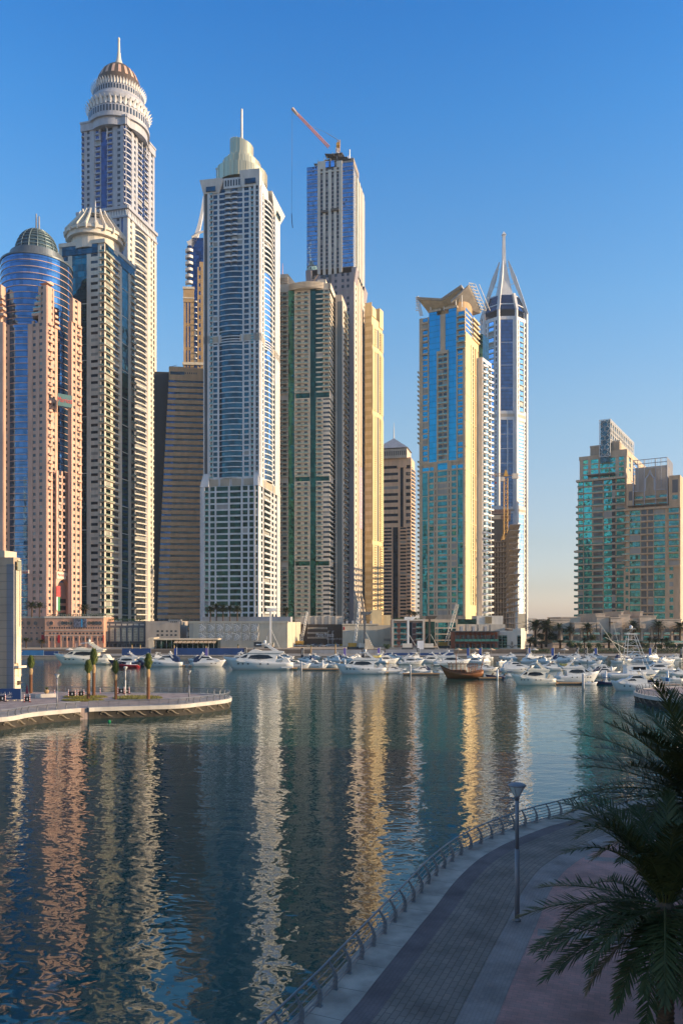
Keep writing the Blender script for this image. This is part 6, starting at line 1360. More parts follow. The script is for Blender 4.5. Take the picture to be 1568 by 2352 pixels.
def strip(name, P_, N, a, b, z, m_, z_b=None, kind='structure'):
    mb = MB(); s = 0; rows = []
    for i, p in enumerate(P_):
        if i: s += (p - P_[i - 1]).length
        rows.append((p + N[i] * a, p + N[i] * b, s))
    nseg = 6
    for i, (A, B, s_) in enumerate(rows):
        for j in range(nseg + 1):
            q = A + (B - A) * j / nseg; mb.uvs[len(mb.v)] = (s_, a + (b - a) * j / nseg); mb.v.append((q.x, q.y, z))
    k = nseg + 1
    for i in range(len(rows) - 1):
        for j in range(nseg): mb.f.append((i * k + j, i * k + j + 1, (i + 1) * k + j + 1, (i + 1) * k + j)); mb.m.append(0)
    return tag(mb.build(name, [m_]), kind=kind)
edge = [ground(*p) for p in ((726, 2309), (761, 2271), (793, 2235), (848, 2174), (897, 2120), (939, 2075), (989, 2018), (1043, 1971), (1088, 1944), (1135, 1922), (1216, 1892), (1246, 1884), (1275, 1876), (1306, 1868), (1338, 1862))]
edge = [(-13.5, 4.0), (-8.0, 16.0), (-3.6, 25.0)] + edge + [(23.5, 65.0), (29.5, 67.0), (37, 68.6), (46, 69.5)]
EP = resample(smooth(edge), .8); EN = normals(EP)
strip('pavement', EP, EN, -.35, 1.45, 2.0, 'kerb')
strip('pavement', EP, EN, 1.45, 2.45, 1.996, 'paver_dark'); strip('pavement', EP, EN, 2.45, 5.35, 1.992, 'paver_brick'); strip('pavement', EP, EN, 5.35, 6.75, 1.988, 'paver_pale')
sheet('pavement', [(60, -30), (60, 66), (38, 66)] + [(p.x + n.x * 6.65, p.y + n.y * 6.65) for p, n in list(zip(EP, EN))[::-1] if p.x < 30] + [(-6, -30)], 'red_paving', 1.98)
for A, B in (((9.5, 38.0), (26, 33.2)), ((15.5, 50.0), (34, 44.5))):      # pale bands crossing the red paving
    d = (Vector(B) - Vector(A)).normalized(); n = Vector((-d.y, d.x)) * .45
    mb = MB(); mb.add([(*(Vector(A) - n), 1.984), (*(Vector(B) - n), 1.984), (*(Vector(B) + n), 1.984), (*(Vector(A) + n), 1.984)], [(0, 1, 2, 3)])
    L = (Vector(B) - Vector(A)).length; mb.uvs = {0: (0, 0), 1: (L, 0), 2: (L, .9), 3: (0, .9)}; tag(mb.build('pavement', ['paver_pale']), kind='structure')
jn = MB()
for i in range(0, len(EP), 3):      # slab joints across the kerb
    a, b = EP[i] - EN[i] * .34, EP[i] + EN[i] * 1.44; t = Vector((-EN[i].y, EN[i].x)) * .012
    jn.add([(*(a - t), 2.004), (*(b - t), 2.004), (*(b + t), 2.004), (*(a + t), 2.004)], [(0, 1, 2, 3)])
tag(jn.build('pavement_joints', ['dark']), kind='structure')
def wall_under(name, P_, N, top, m_, o=-.3):
    mb = MB(); mb.loft([[(*(P_[i] + N[i] * o), -2), (*(P_[i] + N[i] * (o - .02)), top - .02), (*(P_[i] + N[i] * (o + .8)), top - .02), (*(P_[i] + N[i] * (o + .8)), -2)] for i in range(len(P_))])
    return tag(mb.build(name, [m_]), kind='structure')
wall_under('quay', EP, EN, 2.0, 'quay_stone')
def railing(name, label, P_, N, z, sp, h=1.1, lean=.28, bars=5, full=True, off=.1, flip=False):
    sg = -1 if flip else 1
    Q = resample(P_, sp); NQ = [n * sg for n in normals(Q)]
    T = Tower(name, label, 'railing', [(Q[len(Q) // 2].x, Q[len(Q) // 2].y)], z)
    prof = lambda t: (off + lean * math.sin(t * math.pi * .9) * .55 - lean * t * t * 1.0, h * t)     # bows inwards, then leans over the water
    for p, n in zip(Q, NQ):
        tn = Vector((-n.y, n.x)); rows = []
        for t in (0, .25, .5, .75, 1):
            o, zz = prof(t); w_ = .125 * (1 - .5 * t); q = p + n * o
            rows.append([(*(q + n * w_ + tn * .02), z + zz), (*(q - n * w_ + tn * .02), z + zz), (*(q - n * w_ - tn * .02), z + zz), (*(q + n * w_ - tn * .02), z + zz)])
        pb = MB().loft(rows)
        if full: c = p + n * prof(0)[0]; pb.hexa([(*(c + n * a * .17 + tn * b * .09), z + zz) for zz in (0, .03) for a, b in ((-1, -1), (1, -1), (1, 1), (-1, 1))])
        T.many('railing_post', pb, 'rail_steel')
    step = P_[::2] if len(P_) > 60 else P_
    Nn = [n * sg for n in normals(step)]
    for j in range(bars):
        t = .12 + .72 * j / (bars - 1); o, zz = prof(t); T.many('rail_bar', MB().tube([(*(p + n * o), z + zz) for p, n in zip(step, Nn)], .026 if full else .04, 5), 'rail_steel')
    o, zz = prof(1); T.many('handrail', MB().tube([(*(p + n * o), z + zz) for p, n in zip(step, Nn)], .052 if full else .07, 7), 'rail_steel')
    return T.finish()
railing('railing', 'steel railing with curved posts running along the near promenade edge', EP, EN, 2.0, 1.55)

# ---- left peninsula
pk = [ground(*p) for p in ((0, 1648.5), (66, 1638), (137, 1631), (190, 1626.5))]
tip = [ground(*p) for p in ((203, 1626.3), (228, 1625), (325, 1622), (410, 1619), (459, 1614), (494, 1610), (518, 1606.5), (527, 1602), (518, 1597.5))] + [ground(490, 1594.8), ground(452, 1593.4), ground(380, 1592.6), ground(303, 1592), ground(104, 1590)]
front = [Vector(p) for p in [(-76, 112.5), (-64, 119)] + pk]
FPt = resample(smooth([tuple(v) for v in front], 6), 1.0); FN = [-n for n in normals(FPt)]; TP = resample(smooth(tip, 8), 1.0); TN = [-n for n in normals(TP)]
poly = [(p.x, p.y) for p in FPt] + [(p.x, p.y) for p in TP] + [(-120, 172), (-120, 100)]
mbp_ = MB().prism(poly, -2, 1.99); tag(mbp_.build('pavement', ['paver_plaza']), kind='structure')
for P_, N, lab in ((FPt, FN, 'white kerbed quay wall with wave reliefs on the left arm of the peninsula'), (TP, TN, 'white kerbed quay wall with wave reliefs around the rounded peninsula tip')):
    T = Tower('quay_wall', lab, 'wall', [(P_[len(P_) // 2].x, P_[len(P_) // 2].y)], 0)
    T.S('wall', 'quay_dark').loft([[(*(p - n * .1), -2), (*(p - n * .1), 1.35), (*(p + n * .8), 1.35), (*(p + n * .8), -2)] for p, n in zip(P_, N)])
    T.S('kerb', 'kerb_white').loft([[(*(p - n * .45), 1.35), (*(p - n * .45), 2.06), (*(p + n * .55), 2.06), (*(p + n * .55), 1.35)] for p, n in zip(P_, N)])
    Q = resample(P_, 2.9); NQ = normals(Q)
    for p, n in zip(Q[1:], NQ[1:]):
        n = -n; t = Vector((-n.y, n.x)); mb = MB()
        pts = [(-1.3, .35), (-.9, .4), (-.45, .62), (0, .98), (.35, 1.15), (.7, 1.1), (.85, .85), (.62, .72)]
        mb.tube([(*(p - n * .14 + t * a), b) for a, b in pts], [.06, .12, .17, .19, .17, .14, .12, .06], 6)
        T.many('wave_relief', mb, 'quay_relief')
    T.finish()

railing('railing', 'grey railing along the left arm of the peninsula', FPt, FN, 2.06, 1.75, bars=5, full=False, flip=True)
railing('railing', 'curved grey railing around the rounded peninsula tip', TP, TN, 2.06, 1.75, bars=5, full=False, flip=True)
# ---- round promontory at the right edge
RP = [Vector((83 + 20.5 * math.cos(R(a)), 163 + 20.5 * math.sin(R(a)))) for a in range(300, 90, -5)]
RN = [-n for n in normals(RP)] if (RP[10] - Vector((83, 163))).dot(normals(RP)[10]) > 0 else normals(RP)
tag(MB().prism([(p.x, p.y) for p in RP] + [(140, 184), (140, 140)], -2, 1.99).build('pavement', ['paver_plaza']), kind='structure')
T = Tower('quay_wall', 'white kerbed round quay wall with wave reliefs at the right edge', 'wall', [(RP[20].x, RP[20].y)], 0)
T.S('wall', 'quay_dark').loft([[(*(p - n * .1), -2), (*(p - n * .1), 1.35), (*(p + n * .8), 1.35), (*(p + n * .8), -2)] for p, n in zip(RP, RN)])
T.S('kerb', 'kerb_white').loft([[(*(p - n * .45), 1.35), (*(p - n * .45), 2.06), (*(p + n * .55), 2.06), (*(p + n * .55), 1.35)] for p, n in zip(RP, RN)])
for p, n in list(zip(resample(RP, 2.6), normals(resample(RP, 2.6))))[1:]:
    n = n if (p + n - Vector((83, 163))).length < 20.5 else -n; t = Vector((-n.y, n.x))
    T.many('wave_relief', MB().tube([(*(p - n * .14 + t * a), b) for a, b in ((-1.2, .35), (-.45, .62), (0, 1.0), (.4, 1.12), (.75, .9), (.6, .7))], [.06, .15, .19, .17, .13, .06], 6), 'quay_relief')
T.finish()
railing('railing', 'grey railing around the round promontory at the right edge', RP, RN, 2.06, 1.75, full=False, flip=normals(RP)[10].dot(RN[10]) < 0)

# ---- lamp posts
def lamp(x, y, z, h, label, pole='lamp_pole', k=1.0):
    o = empty('street_lamp', (x, y, z), label, 'street lamp', 'cone headed promenade lamps')
    MB().tube([(x, y, z), (x, y, z + h * .52)], .125 * k, 12).build('pole_base', [pole], o, True)
    MB().tube([(x, y, z + h * .52), (x, y, z + h - .85 * k)], .098 * k, 12).tube([(x, y, z), (x, y, z + .12)], .19 * k, 12).tube([(x + .125 * k, y, z + 1.2), (x + .125 * k, y, z + 1.25)], .03, 6).build('pole', [pole], o, True)
    zz = z + h - .85 * k
    MB().lathe([(.11 * k, zz - .05), (.13 * k, zz + .12), (.17 * k, zz + .2)], (x, y), 16).build('collar', [pole], o, True)
    MB().lathe([(.15 * k, zz + .2), (.44 * k, zz + .70)], (x, y), 20, cap=False).build('lamp_shade', ['lamp_glass'], o, True)
    r_ = MB()
    for i in range(6): a = i * math.pi / 3; r_.bar((x + .15 * k * math.cos(a), y + .15 * k * math.sin(a), zz + .2), (x + .45 * k * math.cos(a), y + .45 * k * math.sin(a), zz + .7), .03 * k)
    r_.build('shade_rib', [pole], o)
    MB().lathe([(.46 * k, zz + .68), (.47 * k, zz + .73), (.30 * k, zz + .81), (.02, zz + .85)], (x, y), 24).build('cap', [pole], o, True)
    MB().lathe([(.07 * k, zz + .2), (.09 * k, zz + .55), (.03, zz + .62)], (x, y), 10).build('bulb_holder', ['dark'], o)
    return o
x, y = ground(1187, 2115); lamp(x, y, 1.99, 6.96, 'tall steel lamp with cone head standing on the near promenade')
for px, pb, pt, lab, pm in ((131, 1628, 1548, 'grey lamp behind the railing beside the leftmost young palm', 'lamp_pole'), (288, 1597, 1531, 'sunlit pale lamp rising behind black barriers on the peninsula', 'lamp_white'), (434, 1611, 1539, 'grey lamp near the rounded tip of the peninsula', 'lamp_pole')):
    x, y = ground(px, pb); lamp(x, y, 2, (pb - pt) * y / F, lab, pm)

# ---- near corner building on the peninsula
def corner_building():
    Y = 172
    fl, fr, poly = corner(-60, 35, 46.5, Y, 5)
    fl, fr, poly = corner(-60, 31, 46.5, Y, 13)
    T = Tower('corner_building', 'tall beige panelled building corner at the left edge of the peninsula', 'building', poly, 2); zt = Z(1280, Y)
    T.S('wall', 'beige_pan').prism(poly, 2, zt)
    T.S('corner_strip', 'slate').fbox(fl, fl.px(16), fl.px(31) + .1, -.2, .12, 2, zt - 1.5)
    w = T.S('side_panel', 'cream_pan'); w.fbox(fr, .3, fr.px(40), -.1, .5, 8, Z(1310, Y)).fbox(fr, fr.px(40), fr.L, -.1, .25, 5, Z(1285, Y)).fbox(fr, .3, fr.L, -.1, .12, 2, 7)
    for z in [Z(y_, Y) for y_ in range(1300, 1580, 18)]: T.many('joint', MB().fbox(fl, 0, fl.px(31), .12, .14, z, z + .06), 'dark_grey'); T.many('joint', MB().fbox(fr, .3, fr.L, .5, .515, z, z + .05), 'tan')
    T.S('recess', 'louver').fbox(fr, fr.px(36), fr.px(37.2), .5, .56, Z(1460, Y), Z(1295, Y)).fbox(fr, fr.px(41), fr.px(41.8), .24, .56, Z(1440, Y), Z(1300, Y))
    T.S('cornice', 'stone_light').fbox(fr, .1, fr.L + .6, -.3, 1.2, Z(1535, Y), Z(1530, Y)); T.part('wall_box', MB().fbox(fr, fr.px(38), fr.px(42), .1, .7, Z(1574, Y), Z(1565, Y)), 'bronze')
    T.S('glazing', 'glass_yellow2').fbox(fr, fr.px(34), fr.px(43), .5, .7, Z(1310, Y), Z(1288, Y)); T.part('parapet', MB().fbox(fl, 0, fl.px(12), -4, .2, zt, zt + 1.5), 'beige'); T.finish()
corner_building()
def hoarding(name, label, x0, x1, Yb, ytop, m_, txt=None, z=2.0, th=0.0, posts=6):
    f, p = flat(x0, x1, Yb, th, .3); zt = Z(ytop, Yb)
    T = Tower(name, label, 'hoarding', p, z); T.S('panel', m_).fbox(f, 0, f.L, -.12, 0, z + .25, zt)
    for i in range(posts): T.many('post', MB().fbox(f, f.L * i / (posts - 1) - .06, f.L * i / (posts - 1) + .06, -.3, -.12, z, zt), 'steel')
    for i in range(posts): T.many('foot', MB().fbox(f, f.L * i / (posts - 1) - .2, f.L * i / (posts - 1) + .2, -.8, .3, z, z + .18), 'stone')
    r_ = T.root
    if txt:
        for t, u, zz, s in txt: lettering(t, r_, 'white', f, f.px(u), .02, zz, s, .01)
    return T.finish()
hoarding('hoarding', 'dark blue site hoarding with white lettering below the corner building', -30, 47, 150, 1582, 'blue_panel', [('\u0639\ufee0\ufeb0 \ufe8d\ufee3\ufe98\ufeaa\ufe8d\u062f'[::-1], 8, Z(1594, 150), .9), ('square feet', 6, Z(1601, 150), .75)])

# ---- young palms with tied crowns
def ribbed_trunk(x, y, z0, z1, r0, r1, seed, mname='trunk'):
    rg = random.Random(seed); mb = MB(); n = int((z1 - z0) / .17); rows = []
    for i in range(n + 1):
        t = i / n; r = r0 + (r1 - r0) * t; z = z0 + (z1 - z0) * t
        for dr, dz in ((.0, 0), (.045, .1)): rows.append([(x + (r + dr) * math.cos(a + i * .5), y + (r + dr) * math.sin(a + i * .5), z + dz) for a in [k * math.pi / 5 for k in range(10)]])
    return mb.loft(rows)
def leaflet(mb, p, d, up, L, w):
    s = d.cross(up).normalized() * w; q = p + d * L * .5 + up * .02
    mb.add([p - s * .5, q - s, p + d * L, q + s, p + s * .5], [(0, 1, 2, 3, 4)])
def tied_palm(px, pb, ptop, label, seed, rr=.30):
    x, y = ground(px, pb); k = y / F; h = (pb - ptop) * k
    o = empty('young_palm', (x, y, 2), label, 'palm', 'newly planted palms with tied crowns'); rg = random.Random(seed)
    zt = 2 + h * .60
    ribbed_trunk(x, y, 2, zt, rr * .92, rr * .85, seed).build('trunk', ['trunk'], o)
    MB().lathe([(rr * .9, zt - h * .09), (rr * 1.25, zt + .02), (rr * 1.15, zt + h * .05), (rr * .7, zt + h * .13)], (x, y), 10).build('burlap_wrap', ['trunk_wrap'], o)
    mb = MB(); z0 = zt + h * .06; H = h * .34
    for i in range(620):
        t = rg.random(); a = rg.random() * 6.283; w_ = 1.35 * (.35 + 1.25 * math.sin(math.pi * min(1, .12 + t * .80)) ** 1.2) * rr * (.55 if t < .2 else 1)
        r = w_ * math.sqrt(rg.random()); p = Vector((x + r * math.cos(a), y + r * math.sin(a), z0 + H * t))
        d = Vector((math.cos(a) * .3 + rg.uniform(-.2, .2), math.sin(a) * .3 + rg.uniform(-.2, .2), 1)).normalized(); leaflet(mb, p, d, Vector((math.cos(a), math.sin(a), 0)), H * rg.uniform(.16, .3), .09)
    mb.build('crown', ['frond'], o)
for i, (px, pb, pt, lab) in enumerate(((71, 1592, 1511, 'leftmost young palm with yellow tied crown, sunlit beside the lamp'), (203, 1607, 1521, 'young palm with dark tied crown, left of the close pair'), (215.5, 1600, 1496, 'taller young palm of the close pair, rising behind the other'), (266, 1607, 1522, 'slim young palm with bright green tied crown in the grass bed'), (340.5, 1608, 1507, 'thick young palm with bushy dark tied crown right of the white lamp'))):
    tied_palm(px, pb, pt, lab, i, .34 if i != 3 else .27)
# ---- planting beds
for cx_, cy_, rx, ry, lab in ((316, 1603.5, 58, 5.2, ''), (196, 1601.5, 52, 3.4, ''), (190, 1609, 50, 3.0, '')):
    mb = MB(); mb2 = MB(); rg = random.Random(int(cx_))
    P_ = [ground(cx_ + rx * math.cos(a), cy_ + ry * math.sin(a)) for a in [i * math.pi / 16 for i in range(32)]]
    mb.prism(P_, 1.95, 2.08)
    for i in range(1500):
        a, r = rg.random() * 6.283, math.sqrt(rg.random()) * .97; x, y = ground(cx_ + rx * r * math.cos(a), cy_ + ry * r * math.sin(a)); b = rg.random() * 6.283; h = rg.uniform(.12, .34)
        mb2.add([(x, y, 2.05), (x + .1 * math.cos(b), y + .1 * math.sin(b), 2.05), (x + rg.uniform(-.15, .15), y + rg.uniform(-.1, .1), 2.05 + h)], [(0, 1, 2)])
    tag(mb.build('flower_bed', ['soil']), kind='structure'); tag(mb2.build('ground_cover', ['grass']), kind='stuff')
# ---- striped barriers
def barrier(px, pb, label, wpx, both=True):
    x, y = ground(px, pb); w_ = wpx * y / F; o = empty('barrier', (x, y, 2), label, 'barrier', 'black panel barriers with striped posts')
    b = MB().box(x - w_ / 2, x + w_ / 2, y - .04, y + .04, 2.15, 3.05).build('panel', ['black'], o); ORG[b] = ORG[o]
    MB().box(x - w_ * .02, x + w_ * .16, y - .06, y - .04, 2.4, 2.8).build('notice', ['stripe_white'], b)
    for s in (-1, 1):
        m = MB(); px_ = x + s * (w_ / 2 + .06)
        for i in range(7): m.lathe([(.085, 2.08 + i * .17), (.085, 2.25 + i * .17)], (px_, y), 10, i % 2)
        m.lathe([(.085, 3.27), (.02, 3.5)], (px_, y), 10, 1).box(px_ - .3, px_ + .3, y - .22, y + .22, 2, 2.08, 2); m.build('striped_post', ['red', 'stripe_white', 'dark'], o)
for px, pb, w_, lab in ((5, 1612, 13, 'leftmost black barrier in front of the blue hoarding'), (62, 1613, 11, 'black barrier near the red umbrella'), (165, 1601, 14, 'left black barrier of the pair behind the grass'), (186, 1600.5, 12, 'right black barrier of the pair behind the grass'), (278, 1594, 13, 'black barrier at the foot of the white lamp, left half'), (291, 1593.6, 10, 'black barrier at the foot of the white lamp, right half')): barrier(px, pb, lab, w_)
x, y = ground(62, 1604.5); u = empty('parasol', (x, y, 2), 'closed dark red parasol standing left of the planter wall', 'parasol')
MB().tube([(x, y, 2), (x, y, 4.6)], .03, 6).build('pole', ['dark'], u); MB().lathe([(.26, 2.95), (.30, 3.1), (.17, 4.0), (.05, 4.7)], (x, y), 9).build('canopy', ['umbrella_red'], u); MB().lathe([(.25, 2), (.25, 2.08)], (x, y), 12).build('base', ['dark'], u)
x0, y0 = ground(80, 1604); x1, y1 = ground(132, 1601.5); d = Vector((x1 - x0, y1 - y0)); n = Vector((-d.y, d.x)).normalized()
mb = MB().hexa([(*(Vector((x0, y0)) + d * t + n * o), z) for z in (2, 2.75) for t, o in ((0, 0), (1, 0), (1, .45), (0, .45))]).hexa([(*(Vector((x0, y0)) + d * t + n * o), z) for z in (2, 2.75) for t, o in ((-.28, 1.2), (-.01, .1), (-.01, .6), (-.28, 1.7))])
tag(mb.build('planter_wall', ['kerb_white']), 'low white planter wall sunlit behind the leftmost lamp', 'wall')
x, y = ground(107, 1596); pt_ = empty('plant_pot', (x, y, 2), 'round brown pot with spiky plant behind the planter wall', 'plant pot')
MB().lathe([(.28, 2.2), (.5, 2.55), (.46, 2.9), (.34, 3.05)], (x, y), 14).build('pot', ['trunk_wrap'], pt_)
mb = MB(); rg = random.Random(2)
for i in range(60): a = rg.random() * 6.283; leaflet(mb, Vector((x, y, 3.0)), Vector((math.cos(a) * .6, math.sin(a) * .6, rg.uniform(.5, 1))).normalized(), Vector((0, 0, 1)), rg.uniform(.5, .9), .05)
mb.build('foliage', ['frond'], pt_)
for px, pb, lab in ((125.5, 1597, 'red and white striped bollard near the railing behind the planter wall'), (230, 1592.5, 'orange traffic cone left of the white lamp')):
    x, y = ground(px, pb); m = MB()
    for i in range(6): m.lathe([(.09 - .004 * i, 2 + i * .18), (.09 - .004 * i, 2.18 + i * .18)], (x, y), 10, i % 2)
    tag(m.build('bollard', ['red', 'stripe_white']), lab, 'bollard')
tag(MB().sph((ground(251, 1659, 0)[0], ground(251, 1659, 0)[1], .1), .28).build('buoy', ['green_flag']), 'small green buoy floating below the peninsula wall', 'buoy')

# ---- date palms
def frond(mb, base, az, el, L, droop, rg, w=.035, nl=26, twist=0.0, ll=.5):
    """one pinnate frond: arched rib with leaflets both sides"""
    pts = []; p = Vector(base); h = Vector((math.cos(az), math.sin(az), 0)); e = el; n = 12
    for i in range(n + 1):
        pts.append(p.copy()); d = h * math.cos(e) + Vector((0, 0, 1)) * math.sin(e); p = p + d * (L / n); e -= droop / n * (1 + i * .10)
    mb.tube(pts, [.035 * (1 - .8 * i / n) + .004 for i in range(n + 1)], 4)
    side = Vector((-h.y, h.x, 0))
    for k in range(nl):
        t = .12 + .88 * k / nl; f = t * n; i = min(int(f), n - 1); q = pts[i].lerp(pts[i + 1], f - i); d = (pts[i + 1] - pts[i]).normalized(); up = side.cross(d).normalized()
        if up.z < 0: up = -up
        l_ = L * .17 * ll / .5 * (math.sin(math.pi * (t * .72 + .2)) ** .7) * rg.uniform(.85, 1.1)
        for s in (-1, 1):
            dd = (side * s * (1.0 - .42 * t) + d * (.55 + .55 * t) * rg.uniform(.75, 1.3) + up * rg.uniform(-.05, .55)).normalized(); dd.z -= rg.uniform(.0, .16)
            leaflet(mb, q, dd.normalized(), up, l_, w)
    # terminal leaflet
    leaflet(mb, pts[-1], (pts[-1] - pts[-2]).normalized(), Vector((0, 0, 1)), L * .08, w)
def date_palm(x, y, z0, hc, L, label, seed, nf=46, az0=0, w=.035, nl=30, mats=('frond_dark', 'frond_dry', 'trunk_dark'), r0=.27, cat='palm', name='date_palm', group=None, ll=.5, lo=-.9, up=None, dr=1.0):
    rg = random.Random(seed); o = empty(name, (x, y, z0), label, cat, group)
    zc = z0 + hc
    ribbed_trunk(x, y, z0, zc, r0, r0 * .85, seed).build('trunk', [mats[2]], o)
    mb, dry = MB(), MB()
    for i in range(nf):
        t = (i + .5) / nf; el = 1.35 - (1.35 - lo) * t ** .9 + rg.uniform(-.1, .1); az = i * 2.39996 + az0 + rg.uniform(-.15, .15)
        if up is not None: el = 1.35 - .9 * t if t < .3 else .28 - (.28 - lo) * (t - .3) / .7 + rg.uniform(-.08, .08)
        m = dry if t > .88 else mb
        frond(m, (x + .12 * math.cos(az), y + .12 * math.sin(az), zc + .35 * (1 - t)), az, el, L * rg.uniform(.85, 1.08) * (.85 if t > .88 else 1), dr * rg.uniform(.6, 1.0) * (1.0 if el > .1 else .45), rg, w, nl, ll=ll)
    mb.build('crown', [mats[0]], o)
    if dry.v: dry.build('dead_fronds', [mats[1]], o)
    MB().lathe([(r0 * .9, zc - .9), (r0 * 1.5, zc - .3), (r0 * 1.3, zc + .2), (.05, zc + .6)], (x, y), 10).build('crown_shaft', [mats[2]], o)
    return o
Ya = 25.5; date_palm(X(1527, Ya), Ya, 1.98, Z(2100, Ya) - 1.98, 4.5, 'big dark date palm nearest the lower right corner of the promenade', 11, 66, .3, w=.029, nl=60, ll=.56, lo=-.55, up=.3)
Yb = 30.5; date_palm(X(1600, Yb), Yb, 1.98, Z(1850, Yb) - 1.98, 5.0, 'taller dark date palm behind the nearest one, trunk outside the frame', 23, 68, 1.1, w=.029, nl=60, ll=.56, lo=-.5, dr=.6)
x, y = X(1550, 24.4), 24.4; pl = empty('planter', (x + 1.0, y, 1.98), 'dark red stone planter block behind the near palm trunk', 'planter')
MB().box(x - .05, x + 2.2, y - .5, y + .7, 1.98, 2.9).build('body', ['stone'], pl); MB().box(x - .12, x + 2.3, y - .58, y + .78, 2.9, 3.05).build('coping', ['red_granite'], pl)

# ================================================================== BOATS
def hull(L, B, bow, stern, m=0, rake=.16, deck=1, n=11):
    mb = MB(); rows = []
    for i in range(n):
        t = i / (n - 1); b = B / 2 * min(1, (math.sin(min(t * 1.75, 1.0) * math.pi / 2)) ** .72) * (1 - .10 * max(0, t - .6)); sh = stern + (bow - stern) * (1 - t) ** 1.9; b = max(b, .02)
        xx = -L / 2 + L * t; off = lambda z: rake * L * (1 - t) ** 3 * (1 - (z + .5) / (sh + .5))
        pr = [(b, sh), (b * .98, sh * .72), (b * .88, sh * .3), (b * .55, -.5)]
        rows.append([(xx + off(z), -y, z) for y, z in pr] + [(xx + off(z), y, z) for y, z in pr[::-1]])
    mb.loft(rows, m); return mb
def side(mb, prof, w0, tap, z0, m=0, grow=0.0):
    w = lambda z: max(w0 - tap * (z - z0) + grow, .05)
    return mb.loft([[(x, -w(z), z) for x, z in prof], [(x, w(z), z) for x, z in prof]], m)
def panes(o, profs, w0, tap, z0, name='window'):
    for pr in profs:
        mb = MB(); w = lambda z: w0 - tap * (z - z0)
        for s in (-1, 1): mb.loft([[(x, s * (w(z) - .03), z) for x, z in pr], [(x, s * (w(z) + .035), z) for x, z in pr]])
        mb.build(name, ['boat_glass'], o)
def bow_rail(L, B, bow, stern, t1=.62):
    mb = MB(); P_ = []
    for s in (-1, 1):
        row = []
        for i in range(9):
            t = .02 + t1 * i / 8; b = B / 2 * min(1, math.sin(min(t * 1.75, 1) * math.pi / 2) ** .72) * .95; sh = stern + (bow - stern) * (1 - t) ** 1.9
            p = (-L / 2 + L * t, s * b, sh + .75); row.append(p); mb.bar((p[0], p[1], sh), p, .035)
        mb.tube(row, .025, 4)
    return mb
def yacht(name, label, hullm='gel', top='gel', dinghy=False, canvas='canvas_white'):
    o = empty(name, (0, 0, 0), label, 'yacht'); L, B = 24, 5.6
    hull(L, B, 3.5, 1.9).build('hull', [hullm], o, True)
    h = MB(); side(h, [(-7.4, 2.6), (-6.4, 3.1), (-4.2, 4.15), (-1.5, 4.55), (7.0, 4.5), (8.6, 4.2), (8.4, 3.9), (6.6, 3.8), (6.2, 1.95), (-6, 2.1)], 2.35, .22, 2.0); h.build('deckhouse', [top], o)
    panes(o, [[(-5.9, 3.15), (-4.1, 3.95), (-3.2, 4.05), (-3.7, 3.2)], [(-3.2, 3.0), (-2.2, 3.85), (.6, 4.05), (3.8, 3.9), (5.6, 3.1), (1, 2.75)]], 2.35, .22, 2.0)
    f = MB(); side(f, [(-3.4, 4.45), (-1.6, 5.35), (-.9, 5.4), (1.5, 4.95), (6.8, 4.95), (9.0, 4.75), (8.8, 4.4)], 2.2, .12, 4.4); f.build('flybridge', [top], o)
    MB().loft([[(-1.7, y, 5.2), (-1.0, y, 5.85), (-.9, y, 5.85), (-1.4, y, 5.2)] for y in (-1.6, 1.6)]).build('windscreen', ['boat_glass'], o)
    a = MB()
    for s in (-1, 1): a.loft([[(x, s * 1.75 - .12, z), (x + w_, s * 1.75 - .12, z), (x + w_, s * 1.75 + .12, z), (x, s * 1.75 + .12, z)] for x, z, w_ in ((5.4, 4.9, 1.8), (3.5, 6.0, 1.2), (2.4, 6.7, 1.1))])
    a.box(1.4, 3.7, -1.9, 1.9, 6.65, 6.85); a.build('radar_arch', [top], o)
    MB().sph((2.4, .6, 7.3), .5).build('radar_dome', [top], o, True); MB().tube([(2.9, -.6, 6.8), (3.1, -.6, 8.8)], .05, 5).build('antenna', ['gel'], o); MB().box(-.5, 1.6, -1.7, 1.7, 6.55, 6.68).build('bimini', [canvas], o)
    bow_rail(L, B, 3.5, 1.9).build('bow_rail', ['steel'], o); MB().box(11.4, 13.4, -2.4, 2.4, .28, .5).build('swim_platform', ['teak'], o)
    st = MB(); side(st, [(8.2, 1.8), (9.2, 3.2), (10.2, 3.0), (12, 1.0), (12, .5), (8.2, .5)], 2.5, .05, 1); st.build('stern_wing', [hullm], o)
    for i, x in enumerate((-6.8, -5.2, -3.4, .8, 3.4)):
        b = B / 2 * min(1, math.sin(min((x / L + .5) * 1.75, 1) * math.pi / 2) ** .72)
        m = MB()
        for s in (-1, 1): m.box(x, x + .6, s * b * .965 - .05, s * b * .965 + .05, 1.45, 1.75)
        m.build('porthole', ['boat_glass'], o)
    if dinghy:
        d = MB(); d.tube([(5.8, -.9, 5.4), (8.8, -.9, 5.45), (9.6, 0, 5.7), (8.8, .9, 5.45), (5.8, .9, 5.4)], .35, 7).box(6, 8.6, -.6, .6, 5.2, 5.5); d.build('dinghy', ['rubber_yellow'], o)
    return o
